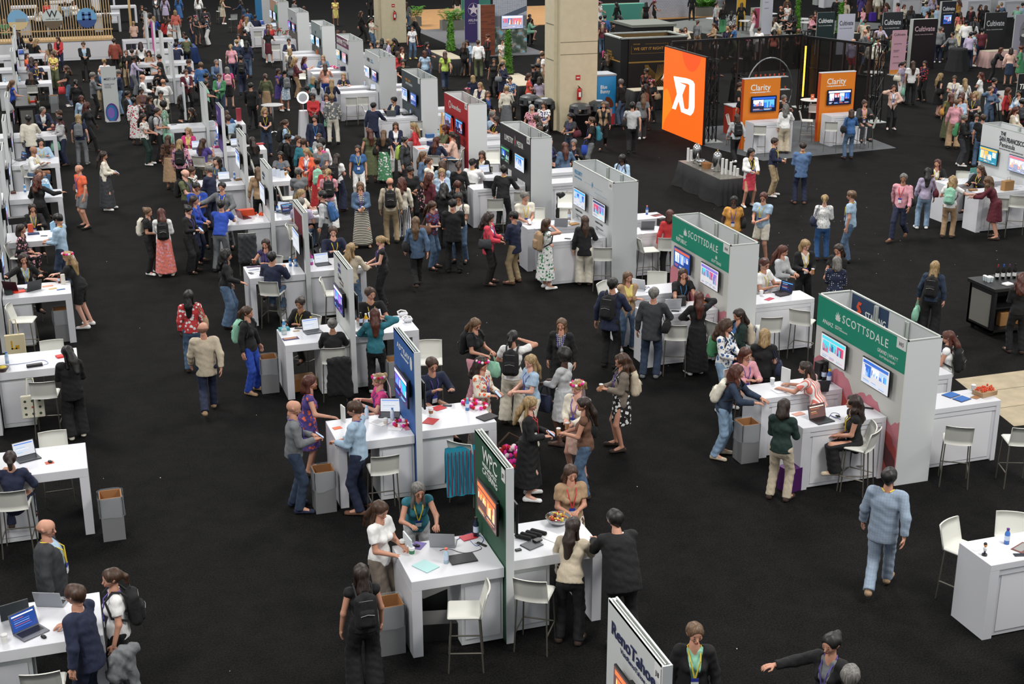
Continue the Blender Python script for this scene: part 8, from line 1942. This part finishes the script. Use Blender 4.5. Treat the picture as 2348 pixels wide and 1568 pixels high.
5.68 14.68 170 0.961 f dL l.beige p.black L
6.11 14.40 200 1.064 m ks j.black:white p.black L gl fat
5.91 11.65 10 0.981 f ls j.black:mint - S ly.y
7.17 11.00 330 0.990 f ku j.black:grey p.black G ly.p
7.00 10.36 190 1.023 m gs l.grey p.black S
"""
recs = [parse(l) for l in PEOPLE.strip().split('\n')]
for i, r in enumerate(recs): r['idx'] = i; place(r)
recs.sort(key=lambda r: math.hypot(r['x'], r['y']))
near, far = recs[:300], recs[300:]
# keep feet out of the furniture
RECT = []
for o in COL.objects:
    if o.parent is None and o.get('category') in ('counter', 'table', 'booth wall', 'kiosk', 'bin', 'freezer'):
        xs = []; ys = []
        for ch in o.children:
            if ch.type == 'MESH' and ch.name.split('.')[0] not in ('monitor', 'bin_liner'):
                Mw = Matrix.LocRotScale(o.location, o.rotation_euler, None) @ ch.matrix_basis
                for v in ch.bound_box: w = Mw @ Vector(v); xs.append(w.x); ys.append(w.y)
        if xs: RECT.append((min(xs), max(xs), min(ys), max(ys), o['category'] == 'booth wall'))
WALLS = [q for q in RECT if q[4]]
def inwall(x, y): return any(a-.2 < x < b+.2 and c-.16 < y < d+.16 for a, b, c, d, w_ in WALLS)
ST = [list(q) for q in STOOLS]
for it in range(5):
    for i, s in enumerate(ST):
        for a, b, c, d, w_ in RECT:
            if a-.2 < s[0] < b+.2 and c-.2 < s[1] < d+.2:
                opt = sorted(((s[0]-(a-.2), -1, 0), (b+.2-s[0], 1, 0), (s[1]-(c-.2), 0, -1), (d+.2-s[1], 0, 1)))
                mv = next((q for q in opt if not inwall(s[0]+q[1]*(q[0]+.01), s[1]+q[2]*(q[0]+.01))), opt[0]); s[0] += mv[1]*mv[0]; s[1] += mv[2]*mv[0]
        for q in ST[i+1:]:
            dx, dy = q[0]-s[0], q[1]-s[1]; d_ = math.hypot(dx, dy)
            if 1e-6 < d_ < .47: k_ = (.47-d_)/2/d_; q[0] += dx*k_; q[1] += dy*k_; s[0] -= dx*k_; s[1] -= dy*k_
for x, y, f, l in ST: stool(x, y, f, l)
for it in range(5):
    for r in recs:
        m_ = .13 if r['seat'] else .17
        for a, b, c, d, w_ in RECT:
            m_ = .25 if w_ else (.13 if r['seat'] else .17)
            if a-m_ < r['X'] < b+m_ and c-m_ < r['Y'] < d+m_:
                opt = sorted(((r['X']-(a-m_), -1, 0), (b+m_-r['X'], 1, 0), (r['Y']-(c-m_), 0, -1), (d+m_-r['Y'], 0, 1)))
                mv = next((q for q in opt if not inwall(r['X']+q[1]*(q[0]+.01), r['Y']+q[2]*(q[0]+.01))), opt[0])
                if mv[0] < .9: r['X'] += mv[1]*mv[0]; r['Y'] += mv[2]*mv[0]
    for i, r in enumerate(near):
        for q in near[i+1:i+40]:
            dx, dy = q['X']-r['X'], q['Y']-r['Y']; d2 = dx*dx+dy*dy
            if d2 < .42*.42 and d2 > 1e-6: d_ = math.sqrt(d2); k_ = (.42-d_)/2/d_; q['X'] += dx*k_; q['Y'] += dy*k_; r['X'] -= dx*k_; r['Y'] -= dy*k_
used = set()
POSEW = {'H': 'hands together in front', 'O': 'one arm forward', 'L': 'leaning forward', 'W': 'walking', 'G': 'one arm out', 'U': 'hand raised to head', 'F': 'arms folded', 'S': 'arms hanging'}
def nwords(s): return len(re.findall(r"[A-Za-z0-9][A-Za-z0-9'-]*", s))
for rank, r in enumerate(near):
    root, M, J = build_person(r, rank)
    s = describe(r); w = where(r['X'], r['Y']); ps = 'seated' if r['seat'] else POSEW.get(r['pose'], '')
    bg = [BAGN[k] and (words(r['ex'][k])+' '+BAGN[k]) for k in BAGN if k in r['ex']][:1]
    cand = []
    core = 'person with '+s[0]+', '+s[1]
    for parts in ([s[2:3], ['by '+w]], [s[2:3], [ps]], [s[2:3], bg], [['by '+w], [ps]], [['by '+w]], [s[2:3], bg, ['by '+w]], [s[2:3], [ps], ['by '+w]]):
        lab = core+''.join(', '+p for g in parts for p in g if p)
        if nwords(lab) <= 16: cand.append(lab)
    cand.append('person with '+s[0]+', '+s[1]+', '+ps)
    lab = next((c for c in cand if c not in used), None) or cand[0]
    used.add(lab); root['label'] = lab
    if r['seat']: stool(r['X'], r['Y'], r['F']+PI/2, 'white bar stool under the person with '+s[0]+', '+s[1]+(', '+s[2] if len(s) > 2 and nwords(s[0]+' '+s[1]+' '+s[2]) < 9 else ''))
    carry(r, M, J, s[0]+', '+s[1])
crowd_object(far)
# small things sit fully on their counter
TOPS = [q for q in RECT if not q[4]]
for o in list(COL.objects):
    if o.parent is None and o.get('category') and o['category'] not in ('person', 'counter', 'screen', 'bar stool', 'backpack') and abs(o.location.z-1.07) < .05 and not any(k in o.get('label', '') for k in ('drinks bar', 'worn by', 'held by', 'hand')):
        x, y = o.location.x, o.location.y; e = .09
        q = min(TOPS, key=lambda r_: max(r_[0]-x, x-r_[1], 0)+max(r_[2]-y, y-r_[3], 0))
        if max(q[0]-x, x-q[1], 0)+max(q[2]-y, y-q[3], 0) < .9: o.location.x = min(max(x, q[0]+e), q[1]-e); o.location.y = min(max(y, q[2]+e), q[3]-e)
bpy.data.orphans_purge() if False else None
# labels must single things out: lengthen the ones that still clash by where they stand
seen = {}
for o in COL.objects:
    if o.parent is None and o.get('label') and not o.get('group') == 'red drinks on the ring display': seen.setdefault(o['label'], []).append(o)
for lab, os_ in seen.items():
    if len(os_) > 1:
        taken = set()
        for o in os_:
            ph = where(o.location.x, o.location.y) if o.name.split('.')[0] not in ('person',) else where(o.location.x, o.location.y)
            for base in (lab, ', '.join(lab.split(', ')[:-1]) or lab, ', '.join(lab.split(', ')[:2])):
                L2 = base+', near '+ph
                if nwords(L2) <= 16 and L2 not in taken and (L2 not in seen): o['label'] = L2; taken.add(L2); break
            else:
                if (L3 := ' '.join(lab.split()[:9]).rstrip(',')+' near '+ph) not in taken and nwords(L3) <= 16: o['label'] = L3; taken.add(L3)
